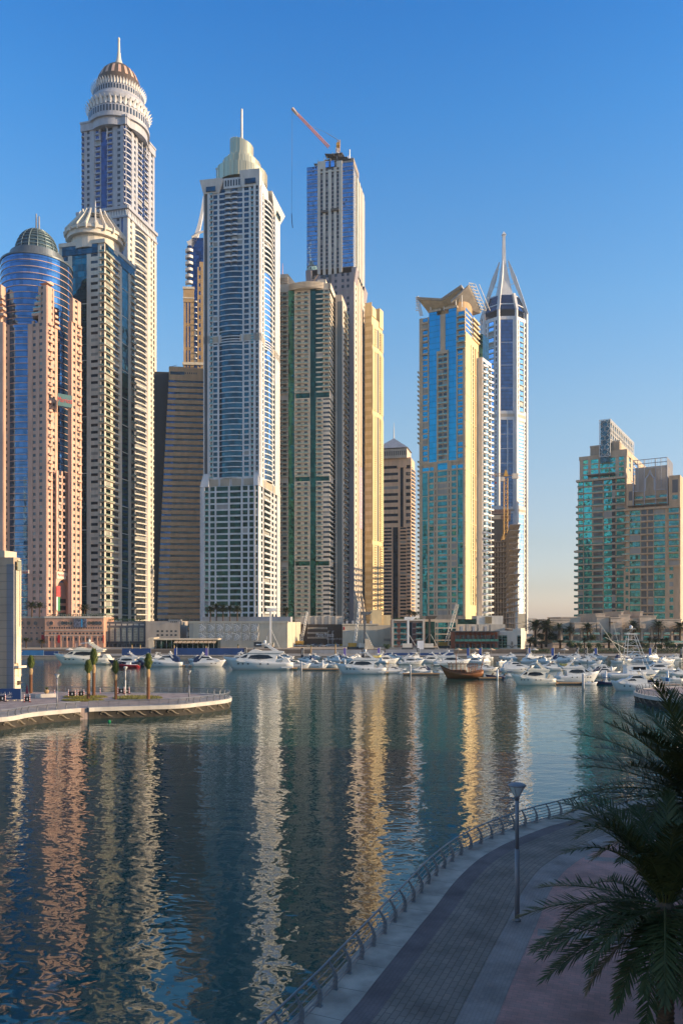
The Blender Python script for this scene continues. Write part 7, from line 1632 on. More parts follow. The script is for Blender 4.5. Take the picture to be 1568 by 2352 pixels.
def cruiser(name, label, canvas='canvas_navy', hullm='gel', hard=False):
    o = empty(name, (0, 0, 0), label, 'motor boat'); L, B = 15, 4.2
    hull(L, B, 2.3, 1.35).build('hull', [hullm], o, True)
    c = MB(); side(c, [(-5.2, 1.9), (-3.2, 2.55), (-1.2, 2.75), (-.2, 3.35), (2.8, 3.4), (4.6, 2.5), (4.6, 1.3), (-4.5, 1.6)], 1.75, .2, 1.4); c.build('deckhouse', ['gel'], o)
    panes(o, [[(-2.2, 2.2), (-1.0, 2.62), (.4, 2.62), (.9, 2.2)], [(-.9, 2.8), (-.1, 3.25), (2.2, 3.28), (3.4, 2.75)]], 1.75, .2, 1.4)
    if hard:
        MB().box(-.6, 4.2, -1.5, 1.5, 4.3, 4.45).build('hardtop', ['gel'], o); m = MB()
        for x in (0, 3.8):
            for s in (-1, 1): m.bar((x + .4, s * 1.35, 3.2), (x, s * 1.35, 4.3), .12)
        m.build('hardtop_post', ['gel'], o)
    else: k = MB(); side(k, [(2.2, 3.35), (4.4, 3.6), (6.2, 2.6), (6.4, 1.5), (4.2, 1.5)], 1.72, .15, 1.5); k.build('canvas_cover', [canvas], o)
    a = MB()
    for s in (-1, 1): a.loft([[(x, s * 1.5 - .08, z), (x + .6, s * 1.5 - .08, z), (x + .6, s * 1.5 + .08, z), (x, s * 1.5 + .08, z)] for x, z in ((3.6, 2.6), (2.6, 3.7), (2.3, 4.1))])
    a.box(2.1, 3.1, -1.58, 1.58, 4.05, 4.2); a.build('radar_arch', ['gel'], o); MB().sph((2.6, 0, 4.5), .32).build('radar_dome', ['gel'], o, True)
    bow_rail(L, B, 2.3, 1.35, .5).build('bow_rail', ['steel'], o); MB().box(7.2, 8.4, -1.8, 1.8, .22, .4).build('swim_platform', ['teak'], o)
    for x in (-3.4, -1.6):
        m = MB(); b = B / 2 * min(1, math.sin(min((x / L + .5) * 1.75, 1) * math.pi / 2) ** .72)
        for s in (-1, 1): m.box(x, x + .5, s * b * .96 - .05, s * b * .96 + .05, .95, 1.2)
        m.build('porthole', ['boat_glass'], o)
    return o
def runabout(name, label, hullm='gel', canvas='canvas_navy', top=True):
    o = empty(name, (0, 0, 0), label, 'boat'); L, B = 8, 2.6
    hull(L, B, 1.35, .85).build('hull', [hullm], o, True)
    MB().box(-1.2, 3.2, -1.0, 1.0, .8, .98).build('cockpit', ['gel'], o); w_ = MB(); side(w_, [(-1.4, 1.1), (-.7, 1.75), (-.55, 1.75), (-1.0, 1.1)], 1.05, .1, 1); w_.build('windscreen', ['boat_glass'], o)
    MB().box(.4, 1.6, -.5, .5, .95, 1.6).build('console', ['gel'], o); MB().box(3.6, 4.2, -.4, .4, .5, 1.5).build('outboard_motor', ['dark'], o)
    if top:
        MB().loft([[(-.3, y, z), (2.6, y, z), (2.6, y, z + .08), (-.3, y, z + .08)] for y, z in ((-1.1, 2.25), (0, 2.45), (1.1, 2.25))]).build('bimini', [canvas], o); m = MB()
        for x in (0, 2.3):
            for s in (-1, 1): m.bar((x + .3, s * 1.1, 1.0), (x, s * 1.05, 2.25), .06)
        m.build('bimini_pole', ['steel'], o)
    return o
PROTO = {}
def place(kind, px, py, lpx, label, face=-1, turn=0.0, group=None, sz=1.3):
    Y = EYE * F / (py - HY); f, L = BT[kind]; s = lpx * Y / F / L
    rz = R(turn) + (0 if face < 0 else math.pi); loc = (X(px, Y), Y + L * s * .12, 0)
    if kind not in PROTO: o = f(label); PROTO[kind] = o; o.location = loc; o.rotation_euler = (0, 0, rz); o.scale = (s, s, s * sz)
    else: o = dup(PROTO[kind], loc, rz, (s, s, s * sz), label)
    o['group'] = group or 'boats moored in the marina'; return o
BT = {'big': (lambda l: yacht('motor_yacht', l), 25.4), 'cream': (lambda l: yacht('motor_yacht', l, 'gel_cream', 'gel_cream'), 25.4), 'tender': (lambda l: yacht('motor_yacht', l, dinghy=True), 25.4),
      'navy': (lambda l: yacht('motor_yacht', l, 'navy', canvas='canvas_navy'), 25.4), 'cruiser': (lambda l: cruiser('cabin_cruiser', l), 15.9), 'pale': (lambda l: cruiser('cabin_cruiser', l, 'canvas_white'), 15.9), 'hard': (lambda l: cruiser('cabin_cruiser', l, hard=True), 15.9),
      'small': (lambda l: runabout('speedboat', l), 8.2), 'dark': (lambda l: runabout('speedboat', l, 'navy'), 8.2), 'red': (lambda l: runabout('speedboat', l, 'boat_red', top=False), 8.2), 'open': (lambda l: runabout('speedboat', l, top=False), 8.2)}
for a in (('cream', 185, 1527, 145, 'large cream yacht moored furthest left in front of the pink mall'),
          ('navy', 286, 1531, 88, 'navy hulled yacht just right of the large cream yacht'),
          ('red', 285, 1534, 68, 'low red speedboat in front of the navy yacht'),
          ('cruiser', 374, 1531.8, 92, 'white cruiser with navy rear canvas facing left, beside the red speedboat'),
          ('cruiser', 478, 1531.6, 86, 'white cruiser with navy canvas facing right, left of the biggest white yacht', 1),
          ('small', 432, 1531, 26, 'tiny tender between the two navy canvas cruisers'),
          ('big', 590, 1539.5, 172, 'biggest white flybridge yacht facing left, centre left of the basin'),
          ('cruiser', 682, 1537, 70, 'white cruiser tucked behind the stern of the biggest white yacht', 1, -12),
          ('pale', 726, 1536, 62, 'sunlit white cruiser facing right beside a white mooring pile', 1, -14),
          ('pale', 757, 1533, 52, 'white cruiser next right of the sunlit one, bow hidden', 1, -10),
          ('tender', 828, 1549, 124, 'white yacht carrying a yellow dinghy on its upper deck'),
          ('hard', 908, 1547, 56, 'small white hardtop boat at the stern of the dinghy carrying yacht', 1),
          ('small', 928, 1549, 26, 'open tender between the hardtop boat and the blue canvas cruiser', 1),
          ('cruiser', 966, 1547.5, 56, 'short white cruiser with blue canvas between the piles', -1, 8),
          ('big', 945, 1527, 64, 'white flybridge yacht in the second row behind the blue canvas cruiser', 1),
          ('small', 1008, 1548, 30, 'small boat with dark top just left of the wooden dhow'),
          ('big', 1040, 1530, 92, 'large white flybridge yacht moored right behind the wooden dhow', 1),
          ('dark', 1137, 1559.5, 46, 'dark hulled speedboat on the pontoon right of the wooden dhow'),
          ('small', 1166, 1556, 34, 'white speedboat with navy top right of the dark hulled speedboat'),
          ('hard', 1120, 1543, 54, 'white hardtop cruiser behind the dark hulled speedboat', 1),
          ('tender2', 1226, 1574, 108, 'sunlit cream yacht facing left at the pontoon end, right of centre'),
          ('big2', 1330, 1568, 108, 'sunlit white yacht facing right beside the tall dark mooring pile', 1),
          ('open', 1357, 1574, 34, 'small open white boat at the bow of the sunlit white yacht', 1),
          ('dark', 1388, 1573, 42, 'dark blue speedboat right of the small open white boat'),
          ('hard', 1456, 1587.5, 108, 'closest white cruiser with hardtop, left of the round promontory'),
          ('small', 1494, 1586, 44, 'small boat with navy top alongside the closest white cruiser'),
          ('cruiser', 1395, 1556, 72, 'white cruiser with navy windows left of the fishing boat', 1),
          ('dark', 1500, 1570, 40, 'dark boat with blue tub on the pontoon right of the fishing boat'),
          ('big', 1512, 1545, 84, 'white flybridge yacht behind the pontoon at the right edge'),
          ('open', 1543, 1566, 50, 'open sports boat just behind the round promontory'),
          ('pale', 1552, 1553, 50, 'white cruiser cut by the right edge above the promontory'),
          ('pale', 1190, 1545, 84, 'white cruiser with three portholes under the anchor building', 1),
          ('hard', 1262, 1541, 64, 'pale hardtop boat behind the sunlit cream yacht'),
          ('big', 1385, 1546, 74, 'white yacht with tinted windows behind the fishing boat', 1)):
    k = a[0]
    z_ = {'red': .9, 'tender2': 1.75, 'big2': 1.75, 'tender': 1.5}.get(k, 1.3)
    k = {'tender2': 'cream', 'big2': 'tender'}.get(k, k)
    place(k, *a[1:], sz=1.55 if a[1] == 1456 else z_)
rg = random.Random(12)
LM = [(318, 'the navy yacht'), (352, 'the navy canvas cruiser facing left'), (442, 'the two navy canvas cruisers'), (545, 'the bow of the biggest white yacht'), (640, 'the stern of the biggest white yacht'), (705, 'the sunlit cruiser'), (760, 'the second sunlit cruiser'), (800, 'the bow of the dinghy carrying yacht'), (858, 'the dinghy carrying yacht'), (890, 'the hardtop boat'),
      (935, 'the second row flybridge yacht'), (990, 'the short blue canvas cruiser'), (1085, 'the mast of the wooden dhow'), (1105, 'the bow of the wooden dhow'), (1150, 'the dark hulled speedboat'), (1215, 'the sunlit cream yacht'), (1240, 'the cabin of the sunlit cream yacht'), (1300, 'the sunlit white yacht'), (1340, 'the tall dark pile'), (1365, 'the small open boat'), (1420, 'the fishing boat'), (1445, 'the outriggers'), (1480, 'the closest white cruiser'), (1530, 'the round promontory')]
KD = {'hard': 'white hardtop boat', 'pale': 'white cruiser', 'cruiser': 'navy canvas cruiser', 'small': 'little navy topped boat', 'big': 'white flybridge yacht'}
for i, (px, lm) in enumerate(LM):
    for row, (py, w_) in enumerate(((1523, 50), (1515.5, 42))):
        k = rg.choice(['hard', 'pale', 'cruiser', 'small', 'big', 'pale', 'hard']); rowname = 'second' if row == 0 else 'rear'
        place(k, px + rg.uniform(-6, 6) + 14 * row, py + rg.uniform(-1.5, 1.5), w_ * rg.uniform(.85, 1.2) * (.65 if k == 'small' else 1.2 if k == 'big' else 1), '%s in the %s row behind %s' % (KD[k], rowname, lm), rg.choice([-1, 1]), rg.uniform(-35, 35), 'boats berthed in the rows behind')
# ---- wooden dhow
def dhow():
    Y = EYE * F / (1559.5 - HY); k = Y / F; cx = X(1061, Y); L = 100 * k
    o = empty('wooden_dhow', (cx, Y + 2, 0), 'brown wooden dhow with raised stern deck moored among white boats', 'dhow'); mb = MB(); rows = []
    for i in range(15):
        t = i / 14; b = 2.3 * max(.03, math.sin(min(1, t * 1.6 + .02) * math.pi / 2)) * (1 - .35 * max(0, t - .8) / .2); sh = 1.5 + 2.6 * (1 - t) ** 3.2 + 1.6 * max(0, t - .6) ** 1.6 * 3; x = -L / 2 + L * t; r_ = .17 * L * (1 - t) ** 2.5
        rows.append([(cx + x + r_ * (1 - z / sh), Y + 2 + s * y, z) for s, q in ((-1, 1), (1, -1)) for y, z in [(b, sh), (b * .95, sh * .6), (b * .7, sh * .22), (.05, -.5)][::q]])
    mb.loft(rows); mb.build('hull', ['wood'], o, True)
    tr = MB()
    for s in (-1, 1): tr.tube([(r_[0 if s < 0 else 7][0], r_[0 if s < 0 else 7][1], r_[0][2] + .06) for r_ in rows], .11, 5)
    tr.build('gunwale', ['wood_dark'], o)
    px = lambda p: X(p, Y)
    MB().box(px(1031), px(1098), Y + .6, Y + 3.4, 4.3, 4.5).build('awning_roof', ['wood_dark'], o); m = MB()
    for i in range(8):
        for y in (Y + .7, Y + 3.3): m.bar((px(1033 + i * 9), y, 1.7), (px(1033 + i * 9), y, 4.3), .16)
    m.build('awning_post', ['wood'], o); MB().box(px(1032), px(1072), Y + .9, Y + 3.1, 1.6, 2.6).build('deck_cabin', ['wood_dark'], o)
    g = MB()
    for i in range(14): g.bar((px(1076 + i * 2.4), Y, 2.4), (px(1076 + i * 2.4), Y, 3.3), .1)
    g.bar((px(1075), Y, 3.3), (px(1110), Y, 4.4), .14); g.build('stern_rail', ['wood'], o)
    MB().tube([(px(1049), Y + 2, 1.5), (px(1049), Y + 2, 7.6)], [.16, .1], 7).build('mast', ['wood'], o); MB().tube([(px(1107), Y + 2, 3), (px(1114), Y + 2, 6.4)], .13, 6).build('stern_post', ['wood'], o)
dhow()
# ---- sport fishing boat with tuna tower
def fisher():
    Y = EYE * F / (1556 - HY) - 6; k = Y / F; cx = X(1450, Y)
    o = empty('fishing_boat', (cx, Y, 0), 'white fishing boat with tall lattice tuna tower and raised outriggers', 'fishing boat')
    h = hull(17, 5, 2.6, 1.5); h.v = [(-x + cx, y + Y, z) for x, y, z in h.v]; h.build('hull', ['gel'], o, True)
    c = MB(); side(c, [(-2, 1.5), (-2, 4.2), (4, 4.2), (5.6, 2.9), (7, 2.0), (7, 1.5)], 1.9, .1, 1.5); c.v = [(x + cx, y + Y, z) for x, y, z in c.v]; c.build('deckhouse', ['gel'], o)
    w_ = MB()
    for s in (-1, 1): w_.box(cx - .2, cx + 3.6, Y + s * 1.78 - .04, Y + s * 1.78 + .04, 2.8, 3.7)
    w_.build('window', ['boat_glass'], o); MB().box(cx - 2.4, cx + 2.6, Y - 1.9, Y + 1.9, 6.2, 6.35).build('hardtop', ['canvas_navy'], o)
    t = MB()
    for x, xt in ((-2.2, -1.2), (4.8, .9)):
        for s in (-1, 1): t.tube([(cx + x, Y + s * 1.8, 3.4 if x < 0 else 3.0), (cx + xt, Y + s * .8, 13.6)], .1, 5)
    for i in range(6):
        q = i / 5; z = 4.6 + 9 * q; xa = -2.1 + .9 * q; xb = 4.2 - 3.3 * q
        for s in (-1, 1): t.bar((cx + xa, Y + s * (1.75 - .95 * q), z), (cx + xb, Y + s * (1.75 - .95 * q), z), .1); t.bar((cx + xa, Y + s * (1.75 - .95 * q), z), (cx + xb - .4, Y + s * (1.6 - .95 * q), z + 1.7), .07)
    t.build('tuna_tower', ['gel'], o); MB().box(cx - 1.7, cx + 1.4, Y - 1.1, Y + 1.1, 13.4, 13.6).box(cx - 1.5, cx + 1, Y - 1, Y + 1, 15.0, 15.1).build('tower_platform', ['gel'], o); MB().sph((cx - .2, Y, 15.6), .55).build('radar_dome', ['gel'], o, True)
    for a, b in (((-1.5, -1.6, 4), (-11, -3.5, 17)), ((-2, 1.6, 4), (-4.6, 3, 17.6)), ((-2, -1.2, 9), (-9, -3, 12.6))): MB().tube([(cx + a[0], Y + a[1], a[2]), (cx + b[0], Y + b[1], b[2])], [.1, .05], 5).build('outrigger', ['gel_cream'], o)
fisher()
# ---- pontoons and piles
def at_water(px, py): Y = EYE * F / (py - HY); return X(px, Y), Y
for i, (a, b, py, lab) in enumerate(((1275, 1346, 1573, 'sunlit wooden pontoon beside the sunlit white yacht'), (1100, 1152, 1561, 'grey pontoon under the dark hulled speedboat'), (925, 1010, 1551, 'narrow pontoon in front of the blue canvas cruiser'), (1480, 1560, 1577, 'pontoon at the right edge with blue tub'), (690, 780, 1540, 'pontoon behind the white mooring pile'))):
    x0, Y = at_water(a, py); x1, _ = at_water(b, py); o = empty('pontoon', ((x0 + x1) / 2, Y, 0), lab, 'pontoon', 'floating pontoons')
    MB().box(x0, x1, Y - .2, Y + 1.9, .3, .62).build('deck', ['teak'], o); MB().box(x0 + .2, x1 - .2, Y, Y + 1.7, -.3, .3).build('float', ['dark_grey'], o)
for px, py, pt, m_, lab in ((1339, 1586, 1545, 'grey', 'tall dark mooring pile right of the sunlit white yacht'), (1391, 1566, 1540, 'gel', 'white mooring pile above the dark blue speedboat'), (1533, 1566, 1539, 'gel', 'white mooring pile near the right edge behind the blue tub'), (1142, 1561, 1536, 'gel', 'white mooring pile right of the wooden dhow'), (942, 1551, 1526, 'grey', 'grey mooring pile beside the short blue canvas cruiser'), (741, 1539, 1515, 'gel', 'white mooring pile right of the sunlit cruiser'), (692, 1542, 1519, 'grey', 'grey mooring pile at the stern of the biggest white yacht'), (792, 1534, 1514, 'gel', 'white mooring pile left of the dinghy carrying yacht'), (1404, 1552, 1530, 'gel', 'white mooring pile left of the fishing boat tower')):
    x, Y = at_water(px, py); o = empty('mooring_pile', (x, Y, 0), lab, 'mooring pile', 'mooring piles'); h = (py - pt) * Y / F
    MB().tube([(x, Y, -1), (x, Y, h - .5)], .3, 10).build('pile', [m_], o, True); MB().lathe([(.33, h - .55), (.33, h - .4), (.02, h)], (x, Y), 10).build('cone_cap', ['gel'], o)
tag(MB().lathe([(.55, .6), (.6, 1.7), (.5, 1.75)], at_water(1533, 1572), 12).build('tub', ['blue_light']), 'bright blue tub standing on the right pontoon', 'tub')

# ================================================================== QUAYSIDE
def banner(px, pt, pb, m1, m2, label, txt=None, Y=366, w_=1.15):
    x = X(px, Y); z1, z0 = Z(pt, Y), Z(pb, Y); o = empty('banner_flag', (x, Y, 1), label, 'banner', 'tall banners along the berths')
    MB().tube([(x, Y, 0.2), (x, Y, z1 + .6)], .08, 6).build('pole', ['lattice'], o); q = z0 + (z1 - z0) * .28
    b = MB(); b.box(x - w_ - .1, x - .1, Y - .03, Y + .03, q, z1, 0).box(x - w_ - .1, x - .1, Y - .03, Y + .03, z0, q, 1); c = b.build('cloth', [m1, m2], o)
    if txt:
        f = Face((x - w_ - .1, Y - .03), (1, 0), (0, -1), w_); ORG[c] = ORG[o]; lettering(txt, c, 'white', f, w_ / 2, .02, (q + z1) / 2, .8, .01, vertical=True)
for px, m1, m2, t, lab in ((406, 'flag_blue', 'flag_blue', None, 'leftmost banner, plain navy, by the glass pavilion'), (478, 'flag_violet', 'flag_white', None, 'violet and white banner above the navy canvas cruiser'), (566, 'flag_dark', 'flag_white', 'EMAAR', 'dark banner with white foot above the biggest white yacht'), (697, 'flag_dark', 'flag_dark', 'EMAAR', 'black banner left of the sandy car park'), (795, 'flag_violet', 'flag_white', None, 'violet and white banner in front of the pale containers'), (837, 'flag_dark', 'flag_dark', 'EMAAR', 'black banner at the foot of the drilling rig'), (873, 'flag_violet', 'flag_dark', None, 'violet topped dark banner right of the drilling rig'),
                           (963, 'flag_dark', 'flag_dark', 'EMAAR', 'black lettered banner in front of the blank white billboard'), (1078, 'flag_blue', 'flag_white', None, 'blue banner over the wooden dhow stern'), (1106, 'flag_blue', 'flag_blue', None, 'blue banner left of the anchor building'), (1213, 'flag_dark', 'flag_white', 'EMAAR', 'dark banner paired with a blue one at the anchor building corner'), (1218, 'flag_blue', 'flag_blue', None, 'blue banner paired with a dark one at the anchor building corner'), (1272, 'flag_blue', 'flag_white', None, 'blue and white banner by the timber pergola'),
                           (1328, 'flag_dark', 'flag_dark', 'EMAAR', 'black lettered banner right of the timber pergola'), (1348, 'flag_dark', 'flag_dark', 'GULF', 'second black banner, right of the first beyond the pergola'), (1371, 'flag_blue', 'flag_blue', None, 'bright blue banner left of the fishing boat tower'), (1496, 'flag_blue', 'flag_white', None, 'blue banner with white foot right of the fishing boat'), (1507, 'flag_dark', 'flag_dark', 'EMAAR', 'black lettered banner right of the blue and white pair'), (1567, 'flag_dark', 'flag_dark', 'EMAAR', 'black banner cut by the right edge')):
    banner(px, 1489, 1513, m1, m2, lab, t)
for x0, x1, Y, yt, m_, lab in ((46, 100, 374, 1494, 'blue_light', 'bright blue site hoarding at the quay below the pink mall'), (100, 134, 374.5, 1496, 'blue_panel', 'dark blue hoarding right of the bright blue one'), (280, 346, 376, 1490, 'blue_panel', 'dark blue hoarding in front of the dark arcade'), (400, 562, 380, 1489, 'blue_panel', 'long navy hoarding in front of the leaf screen podium'), (714, 882, 396, 1493, 'grey_fence', 'grey corrugated site fence below the sandy car park'), (882, 1042, 374, 1500, 'blue_panel', 'long bright navy hoarding left of the brick restaurant'), (885, 1042, 396, 1492, 'grey_fence', 'grey site fence behind the navy hoarding')):
    hoarding('hoarding', lab, x0, x1, Y, yt, m_, z=1.0, posts=9)
# ---- cars
def car(label):
    o = empty('parked_car', (0, 0, 0), label, 'car')
    b = MB(); side(b, [(-2.2, .35), (-2.25, .75), (-1.3, .95), (1.9, .98), (2.2, .8), (2.2, .35)], .9, .05, .4); b.build('body', ['car_white'], o); c = MB(); side(c, [(-1.2, .94), (-.5, 1.45), (1.0, 1.48), (1.9, .96)], .86, .25, .95); c.build('cabin', ['boat_glass'], o)
    r_ = MB(); side(r_, [(-.5, 1.44), (1.0, 1.47), (1.0, 1.52), (-.5, 1.49)], .74, .1, 1.45); r_.build('roof', ['car_white'], o)
    for x in (-1.4, 1.35):
        for s in (-1, 1): MB().loft([[(x + .33 * math.cos(a), s * .78 + t, .33 + .33 * math.sin(a)) for a in [i * math.pi / 6 for i in range(12)]] for t in (-.1, .12)]).build('wheel', ['black'], o)
    return o
CARC = {'white': (.7, .7, .69), 'silver': (.42, .43, .45), 'black': (.02, .02, .022), 'grey': (.15, .16, .17), 'yellow': (.6, .42, .05), 'blue': (.05, .10, .22), 'beige': (.45, .38, .28)}
for c_, v in CARC.items(): mat('car_' + c_, v, .25, .1, var=.02)
cp = None
for i, (px, Y, c_) in enumerate([(688 + j * 16.5, 466 - (j % 2) * 1.2, q) for j, q in enumerate(['silver', 'black', 'silver', 'grey', 'white', 'white', 'yellow', 'silver', 'white', 'blue', 'black', 'silver', 'grey', 'beige'])] + [(640 + j * 17, 452, q) for j, q in enumerate(['white', 'black', 'silver', 'white', 'beige', 'grey', 'silver'])]):
    lab = '%s car, %s from the left in the %s row of the sandy car park' % (c_, ['first', 'second', 'third', 'fourth', 'fifth', 'sixth', 'seventh', 'eighth', 'ninth', 'tenth', 'eleventh', 'twelfth', 'thirteenth', 'fourteenth'][i % 14], 'rear' if i < 14 else 'front')
    loc = (X(px, Y), Y, 3); rz = rg.choice([0, math.pi]) + rg.uniform(-.5, .5)
    if cp is None: cp = o = car(lab); o.location = loc; o.rotation_euler = (0, 0, rz)
    else: o = dup(cp, loc, rz, 1, lab)
    o['group'] = 'cars parked on the sandy lot'
    for ch in o.children:
        if ch.name.startswith(('body', 'roof')) and c_ != 'white':
            if ch.data.users > 1: ch.data = ch.data.copy()
            ch.data.materials[0] = MATS['car_' + c_]
# ---- site machinery
def boom(p, q, w0, n, wd, mb):
    p, q = Vector(p), Vector(q); d = (q - p).normalized(); a = d.cross(Vector((0, 1, 0))).normalized() * w0; b = d.cross(a).normalized() * w0; cs = [a + b, a - b, -a - b, b - a]
    for c_ in cs: mb.bar(p + c_, q + c_ * .5, wd)
    for i in range(n):
        for j in range(4): mb.bar(p + (q - p) * (i / n) + cs[j], p + (q - p) * ((i + 1) / n) + cs[(j + 1) % 4], wd * .6)
def crawler(pb, yb, pt, yt, Y, label, m_, w_=.8, name='mobile_crane'):
    o = empty(name, (X(pb, Y), Y, 3), label, 'crane'); mb = MB(); boom((X(pb, Y), Y, Z(yb, Y)), (X(pt, Y), Y, Z(yt, Y)), w_, 14, .22, mb); mb.build('boom', [m_], o); x = X(pb, Y)
    MB().box(x - 3, x + 1.6, Y - 1.5, Y + 1.5, 4.2, 6.2).build('cab', ['crane_yellow'], o)
    for s in (-1, 1): MB().box(x - 3.4, x + 3, Y + s * 1.6 - .5, Y + s * 1.6 + .5, 3, 4.1).build('track', ['dark'], o)
    MB().tube([(X(pt, Y), Y, Z(yt, Y)), (X(pt, Y) + .4, Y, Z(yb, Y) + 6)], .05, 4).build('hoist_rope', ['dark'], o)
crawler(1020, 1492, 1050, 1388, 432, 'lattice boom mobile crane with white tip in front of the cyan tower', 'white_warm', .9)
crawler(691, 1480, 706, 1405, 455, 'thin lattice crane leaning right beside the leaf screen podium', 'lattice', .6)
crawler(812, 1500, 826, 1382, 414, 'grey and red lattice crane over the car park centre', 'lattice', .6)
def rig(px, yb, yt, Y, label, m_):
    o = empty('drilling_rig', (X(px, Y), Y, 3), label, 'rig'); x = X(px, Y); mb = MB().box(x - .5, x + .5, Y - .5, Y + .5, 3, Z(yt, Y)); mb.build('mast', [m_], o)
    MB().box(x - 3, x + 2, Y - 1.4, Y + 1.4, 3.9, 6).build('cab', ['white_warm'], o); MB().box(x - 3.2, x + 2.4, Y - 1.7, Y + 1.7, 3, 3.9).build('track', ['dark'], o)
    MB().hexa([(x - .6 + a, Y + b, Z(yt, Y) + c) for c in (0, 1.6) for a, b in ((-1.4, -.6), (3.2 + c, -.6), (3.2 + c, .6), (-1.4, .6))]).build('head', [m_], o)
    for s in (-1, 1): MB().bar((x + s * 5, Y, 3), (x, Y, 3 + (Z(yt, Y) - 3) * .55), .18).build('stay', ['steel'], o)
rig(621, 1488, 1404, 424, 'tall white piling rig in front of the sunlit podium end', 'lattice'); rig(837, 1500, 1412, 412, 'black drilling rig with white head beside the stepped containers', 'dark_grey'); rig(937, 1500, 1424, 410, 'slim white piling rig in front of the brown flats', 'lattice'); rig(986, 1500, 1422, 410, 'slim bronze piling rig between the brown flats and cyan tower', 'bronze')
for i, (a, b, y0, y1) in enumerate(((838, 849, 1503, 1468), (849, 853, 1503, 1476), (853, 857.5, 1503, 1484), (857.5, 862, 1503, 1494))):
    f, p = flat(a, b - .15, 409, 0, 4); m = MB().prism(p, 3, Z(y1, 409))
    tag(m.build('block_stack', ['beige']), ['tallest', 'second tallest', 'third tallest', 'lowest'][i] + ' step of the pale block stack by the drilling rig', 'block stack')
f, p = flat(958, 973, 405, 0, .4); o = empty('billboard', (*f.pt(f.L / 2), 3), 'blank white billboard on posts left of the cyan tower podium', 'billboard'); MB().fbox(f, 0, f.L, -.3, 0, Z(1498, 405), Z(1472, 405)).build('panel', ['flag_white'], o)
for u in (.3, f.L - .3): MB().fbox(f, u - .1, u + .1, -.5, -.3, 3, Z(1474, 405)).build('post', ['steel'], o)
for i, (px, yb, yt, Y, lab) in enumerate(((753.5, 1483, 1450, 468, 'left one of two white car park light poles'), (763.5, 1483, 1450, 468, 'right one of two white car park light poles'), (430, 1486, 1452, 440, 'pale light pole left of the leaf screen podium'), (124, 1494, 1455, 425, 'thin dark light pole in front of the pink mall corner'), (143, 1500, 1462, 412, 'dark light pole with round head in front of the pink mall'), (297, 1490, 1455, 430, 'dark light pole in front of the arcade'))):
    o = empty('light_pole', (X(px, Y), Y, 3), lab, 'light pole'); MB().tube([(X(px, Y), Y, 3), (X(px, Y), Y, Z(yt, Y))], .12, 6).build('pole', ['lattice' if i < 3 else 'dark_grey'], o); MB().box(X(px, Y) - .2, X(px, Y) + 1.0, Y - .25, Y + .25, Z(yt, Y), Z(yt, Y) + .25).build('lamp_head', ['steel'], o)
# ---- palms and trees on the far bank
fp = date_palm(0, 0, 0, 7.0, 3.6, 'palm', 31, 44, 0, w=.14, nl=10, mats=('palm_far', 'frond_dry', 'trunk_dark'), r0=.3, ll=.62, lo=-.7)
fp2 = date_palm(0, 0, 0, 7.0, 3.8, 'palm', 37, 36, 0, w=.15, nl=10, mats=('palm_far', 'frond_dry', 'trunk_dark'), r0=.28, ll=.62, lo=-.4)
used = []
def palm(px, ycrown, Y, zb, label, big=1.0):
    src = (fp, fp2)[len(used) % 2]; hc = Z(ycrown, Y) - zb; s = hc / 7.0
    loc = (X(px, Y), Y, zb); sc = (big * 1.15, big * 1.15, s)
    if src in used: o = dup(src, loc, rg.random() * 6.28, sc, label)
    else: o = src; o.location = loc; o.scale = sc; o['label'] = label
    used.append(src); o['group'] = 'palms along the far bank'
zt5 = Z(1429, 432)
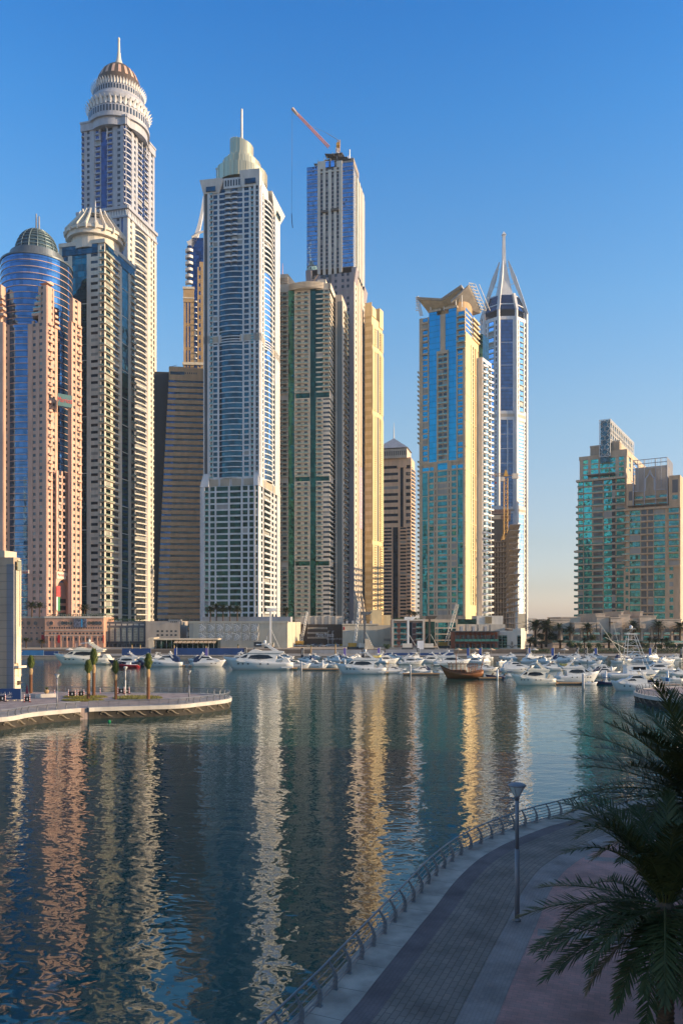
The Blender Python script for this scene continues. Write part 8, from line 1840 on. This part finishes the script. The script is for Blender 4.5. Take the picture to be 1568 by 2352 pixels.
for px, yc, Y, zb, lab, b in ((483, 1401, 438, zt5, 'leftmost of five palms on the leaf screen podium', .9), (497, 1398, 440, zt5, 'second palm from left on the leaf screen podium', .9), (512, 1399, 439, zt5, 'middle palm of five on the leaf screen podium', .95), (528, 1400, 440, zt5, 'fourth palm from left on the leaf screen podium', .9), (545, 1400, 438, zt5, 'rightmost of five palms on the leaf screen podium', .95), (657, 1404, 442, zt5, 'sunlit palm alone at the right end of the leaf screen podium', 1.0),
                              (73, 1391, 444, Z(1418, 440), 'left palm of the pair on the pink mall roof', 1.1), (91, 1393, 446, Z(1418, 440), 'right palm of the pair on the pink mall roof', 1.05), (194, 1396, 445, Z(1418, 440), 'shaded palm on the mall roof in front of the white balcony tower', 1.2), (60, 1472, 425, 3, 'street palm left of the pink mall corner', 1.0), (96, 1474, 428, 3, 'street palm right at the pink mall corner', .8), (940, 1408, 445, Z(1425, 440), 'left palm of the pair on the brown flats roof', 1.0), (952, 1410, 447, Z(1425, 440), 'right palm of the pair on the brown flats roof', 1.0),
                              (1229, 1441, 446, 3, 'big bushy palm left of the terrace flats', 1.9), (1254, 1440, 446, 3, 'big bushy palm beside the terrace flats corner', 1.8), (1283, 1444, 437, Z(1478, 434), 'first palm on the upper terrace', 1.0), (1307, 1448, 437, Z(1478, 434), 'second palm on the upper terrace', 1.0), (1349, 1444, 437, Z(1478, 434), 'third palm on the upper terrace, catching sun', 1.25), (1454, 1440, 437, Z(1478, 434), 'fourth palm on the upper terrace', 1.4), (1512, 1440, 437, Z(1478, 434), 'fifth palm on the upper terrace', 1.35), (1561, 1441, 437, Z(1478, 434), 'last palm on the upper terrace at the right edge', 1.4),
                              (1217, 1474, 424, 3, 'shaded palm against the anchor building wall', 1.5), (1243, 1477, 422, 3, 'palm behind the left end of the timber pergola', 1.6), (1286, 1475, 424, 3, 'wide palm behind the right end of the timber pergola', 1.7), (1342, 1471, 424, 3, 'slim tall palm right of the timber pergola', 1.0), (1398, 1475, 424, 3, 'wide palm left of the fishing boat tower', 1.7), (1465, 1477, 424, 3, 'wide palm right of the fishing boat tower', 1.7), (1490, 1471, 420, 3, 'first of four slim palms near the right edge', 1.0), (1505, 1473, 420, 3, 'second of four slim palms near the right edge', .85), (1519, 1473, 420, 3, 'third of four slim palms near the right edge', .85), (1531, 1471, 420, 3, 'fourth of four slim palms near the right edge', .9)):
    palm(px, yc, Y, zb, lab, b)
def leaf_tree(x, y, z0, h, r, label, seed, trunk=.35):
    g = random.Random(seed); o = empty('leafy_tree', (x, y, z0), label, 'tree', 'round trees on the far bank'); MB().tube([(x, y, z0), (x + .1, y, z0 + h * trunk), (x, y, z0 + h * .7)], [.18, .14, .06], 6).build('trunk', ['trunk_dark'], o)
    mb = MB(); cl = [(Vector((g.uniform(-1, 1), g.uniform(-1, 1), g.uniform(-.7, .9))) * r * .55, r * g.uniform(.35, .6)) for _ in range(9)]
    for i in range(900):
        c, cr = g.choice(cl); d = Vector((g.gauss(0, 1), g.gauss(0, 1), g.gauss(0, 1))).normalized(); p = Vector((x, y, z0 + h * .65)) + Vector((c.x, c.y, c.z * .8)) + d * cr * g.uniform(.6, 1.05)
        leaflet(mb, p, Vector((g.uniform(-1, 1), g.uniform(-1, 1), g.uniform(-.6, .6))).normalized(), d, r * .2, r * .05)
    mb.build('crown', ['tree_leaf'], o)
for i, (px, py, rp, Y, lab) in enumerate(((1310, 1503, 13, 418, 'round bush tree right of the timber pergola'), (1332, 1505, 10, 419, 'bush tree beneath the slim tall palm'), (1395, 1460, 11, 437, 'dark tree on the terrace left of the wide balcony'), (1360, 1465, 9, 437, 'small tree on the terrace behind the sunny palm'), (1450, 1501, 15, 420, 'spreading tree behind the fishing boat tower'), (1484, 1508, 9, 416, 'small round tree left of the clipped pair'), (1538, 1505, 14, 412, 'clipped round tree near the right edge'), (1563, 1505, 11, 412, 'clipped tree cut by the right edge'), (1270, 1462, 14, 447, 'dark leafy tree under the big bushy palms'), (1243, 1462, 12, 449, 'dark leafy tree between the big bushy palms'), (888, 1500, 9, 410, 'green bush tree behind the navy hoarding'), (1225, 1470, 13, 444, 'dark tree right against the anchor building'), (1292, 1468, 11, 447, 'dark tree at the left corner of the terrace flats'), (1375, 1503, 10, 414, 'dark bush between the pergola and the bright blue banner'), (1420, 1505, 10, 415, 'dark bush below the wide palm left of the fishing boat'), (1512, 1507, 9, 413, 'small bush between the slim palms'), (1355, 1503, 10, 415, 'low bush beside the second black banner'))):
    r_ = rp * Y / F; zc = Z(py, Y); zb = 3.0 if not 1340 < px < 1400 or py > 1480 else Z(1478, 434); h = max((zc - zb) / .65, r_); leaf_tree(X(px, Y), Y, zb, h, r_, lab, i)
for i, (px, yt) in enumerate(((400, 1483), (473, 1485), (546.5, 1484), (626, 1481), (770, 1481), (714, 1486), (322, 1483), (303, 1482))):
    Y = 388; x = X(px, Y); o = empty('young_palm', (x, Y, 1), 'bare wrapped palm trunk on the quay ' + ['by the navy banner', 'left of the violet and white banner', 'left of the dark white footed banner', 'at the piling rig foot', 'in front of the sandy car park', 'beside the black banner', 'left of the pavilion end wall', 'in front of the arcade hoarding'][i], 'palm', 'bare wrapped palms on the quay')
    ribbed_trunk(x, Y, 1, Z(yt, Y), .33, .28, i).build('trunk', ['trunk_wrap'], o); mb = MB()
    for j in range(40): leaflet(mb, Vector((x + rg.uniform(-.2, .2), Y + rg.uniform(-.2, .2), Z(yt, Y) + rg.uniform(-.2, .3))), Vector((rg.uniform(-.3, .3), rg.uniform(-.3, .3), 1)).normalized(), Vector((0, 1, 0)), .7, .06)
    mb.build('crown', ['frond'], o)

# ---- clipped hedges along the right bank and planting on the roofs
def hedge(x0, x1, Y, z0, h, d, label, seed, n=900):
    g = random.Random(seed); mb = MB()
    for i in range(n):
        p = Vector((g.uniform(x0, x1), Y + g.uniform(0, d), z0 + h * math.sqrt(g.random()) * g.uniform(.8, 1.15))); leaflet(mb, p, Vector((g.uniform(-1, 1), g.uniform(-1, 1), g.uniform(-.3, .8))).normalized(), Vector((0, -1, .3)), .55, .16)
    tag(mb.build('hedge', ['tree_leaf']), label, 'hedge')
hedge(X(1325, 400), X(1568, 400), 399, 1, 2.6, 2.5, 'long dark hedge along the quay below the terrace flats', 1, 1500)
hedge(X(1208, 401), X(1262, 401), 400, 1, 2.2, 2, 'short dark hedge right of the anchor building', 2, 400)
hedge(X(105, 439), X(235, 439), 441, Z(1418, 440), 1.8, 4, 'low planting along the roof edge of the pink mall', 3, 500)
hedge(X(245, 446), X(330, 446), 447, Z(1428, 446), 1.6, 4, 'low planting on the roof of the dark arcade', 4, 300)
hedge(X(905, 440), X(970, 440), 441, Z(1425, 440), 1.2, 5, 'low planting on the roof of the brown flats', 5, 260)
for i, (px, c_, lab) in enumerate(((1227, 'stone', 'first pale cafe parasol under the timber pergola end'), (1296, 'stone', 'second pale cafe parasol by the right end of the pergola'), (1052, 'terra', 'left tan parasol in front of the brick restaurant'), (1092, 'terra', 'middle tan parasol in front of the brick restaurant'), (1128, 'terra', 'right tan parasol in front of the brick restaurant'), (160, 'white_warm', 'white awning parasol at the foot of the pink mall'))):
    Y = 396; x = X(px, Y); o = empty('parasol', (x, Y, 1), lab, 'parasol'); MB().tube([(x, Y, 1), (x, Y, 3.6)], .06, 6).build('pole', ['steel'], o); MB().lathe([(2.1, 3.1), (2.0, 3.25), (.05, 4.1)], (x, Y), 8).build('canopy', [c_], o)

# ---- thin evening haze over the whole marina
def haze():
    m = bpy.data.materials.new('haze'); m.use_nodes = True; n, l = m.node_tree.nodes, m.node_tree.links
    n.remove(n['Principled BSDF']); v = n.new('ShaderNodeVolumePrincipled'); v.inputs['Color'].default_value = (.80, .88, 1.0, 1); v.inputs['Density'].default_value = HAZE; v.inputs['Anisotropy'].default_value = .1
    l.new(v.outputs[0], n['Material Output'].inputs['Volume']); MATS['haze'] = m
    tag(MB().box(-1100, 900, -420, 1900, -4, 575).build('haze', ['haze']), kind='stuff')

HAZE = 0.000065
haze()
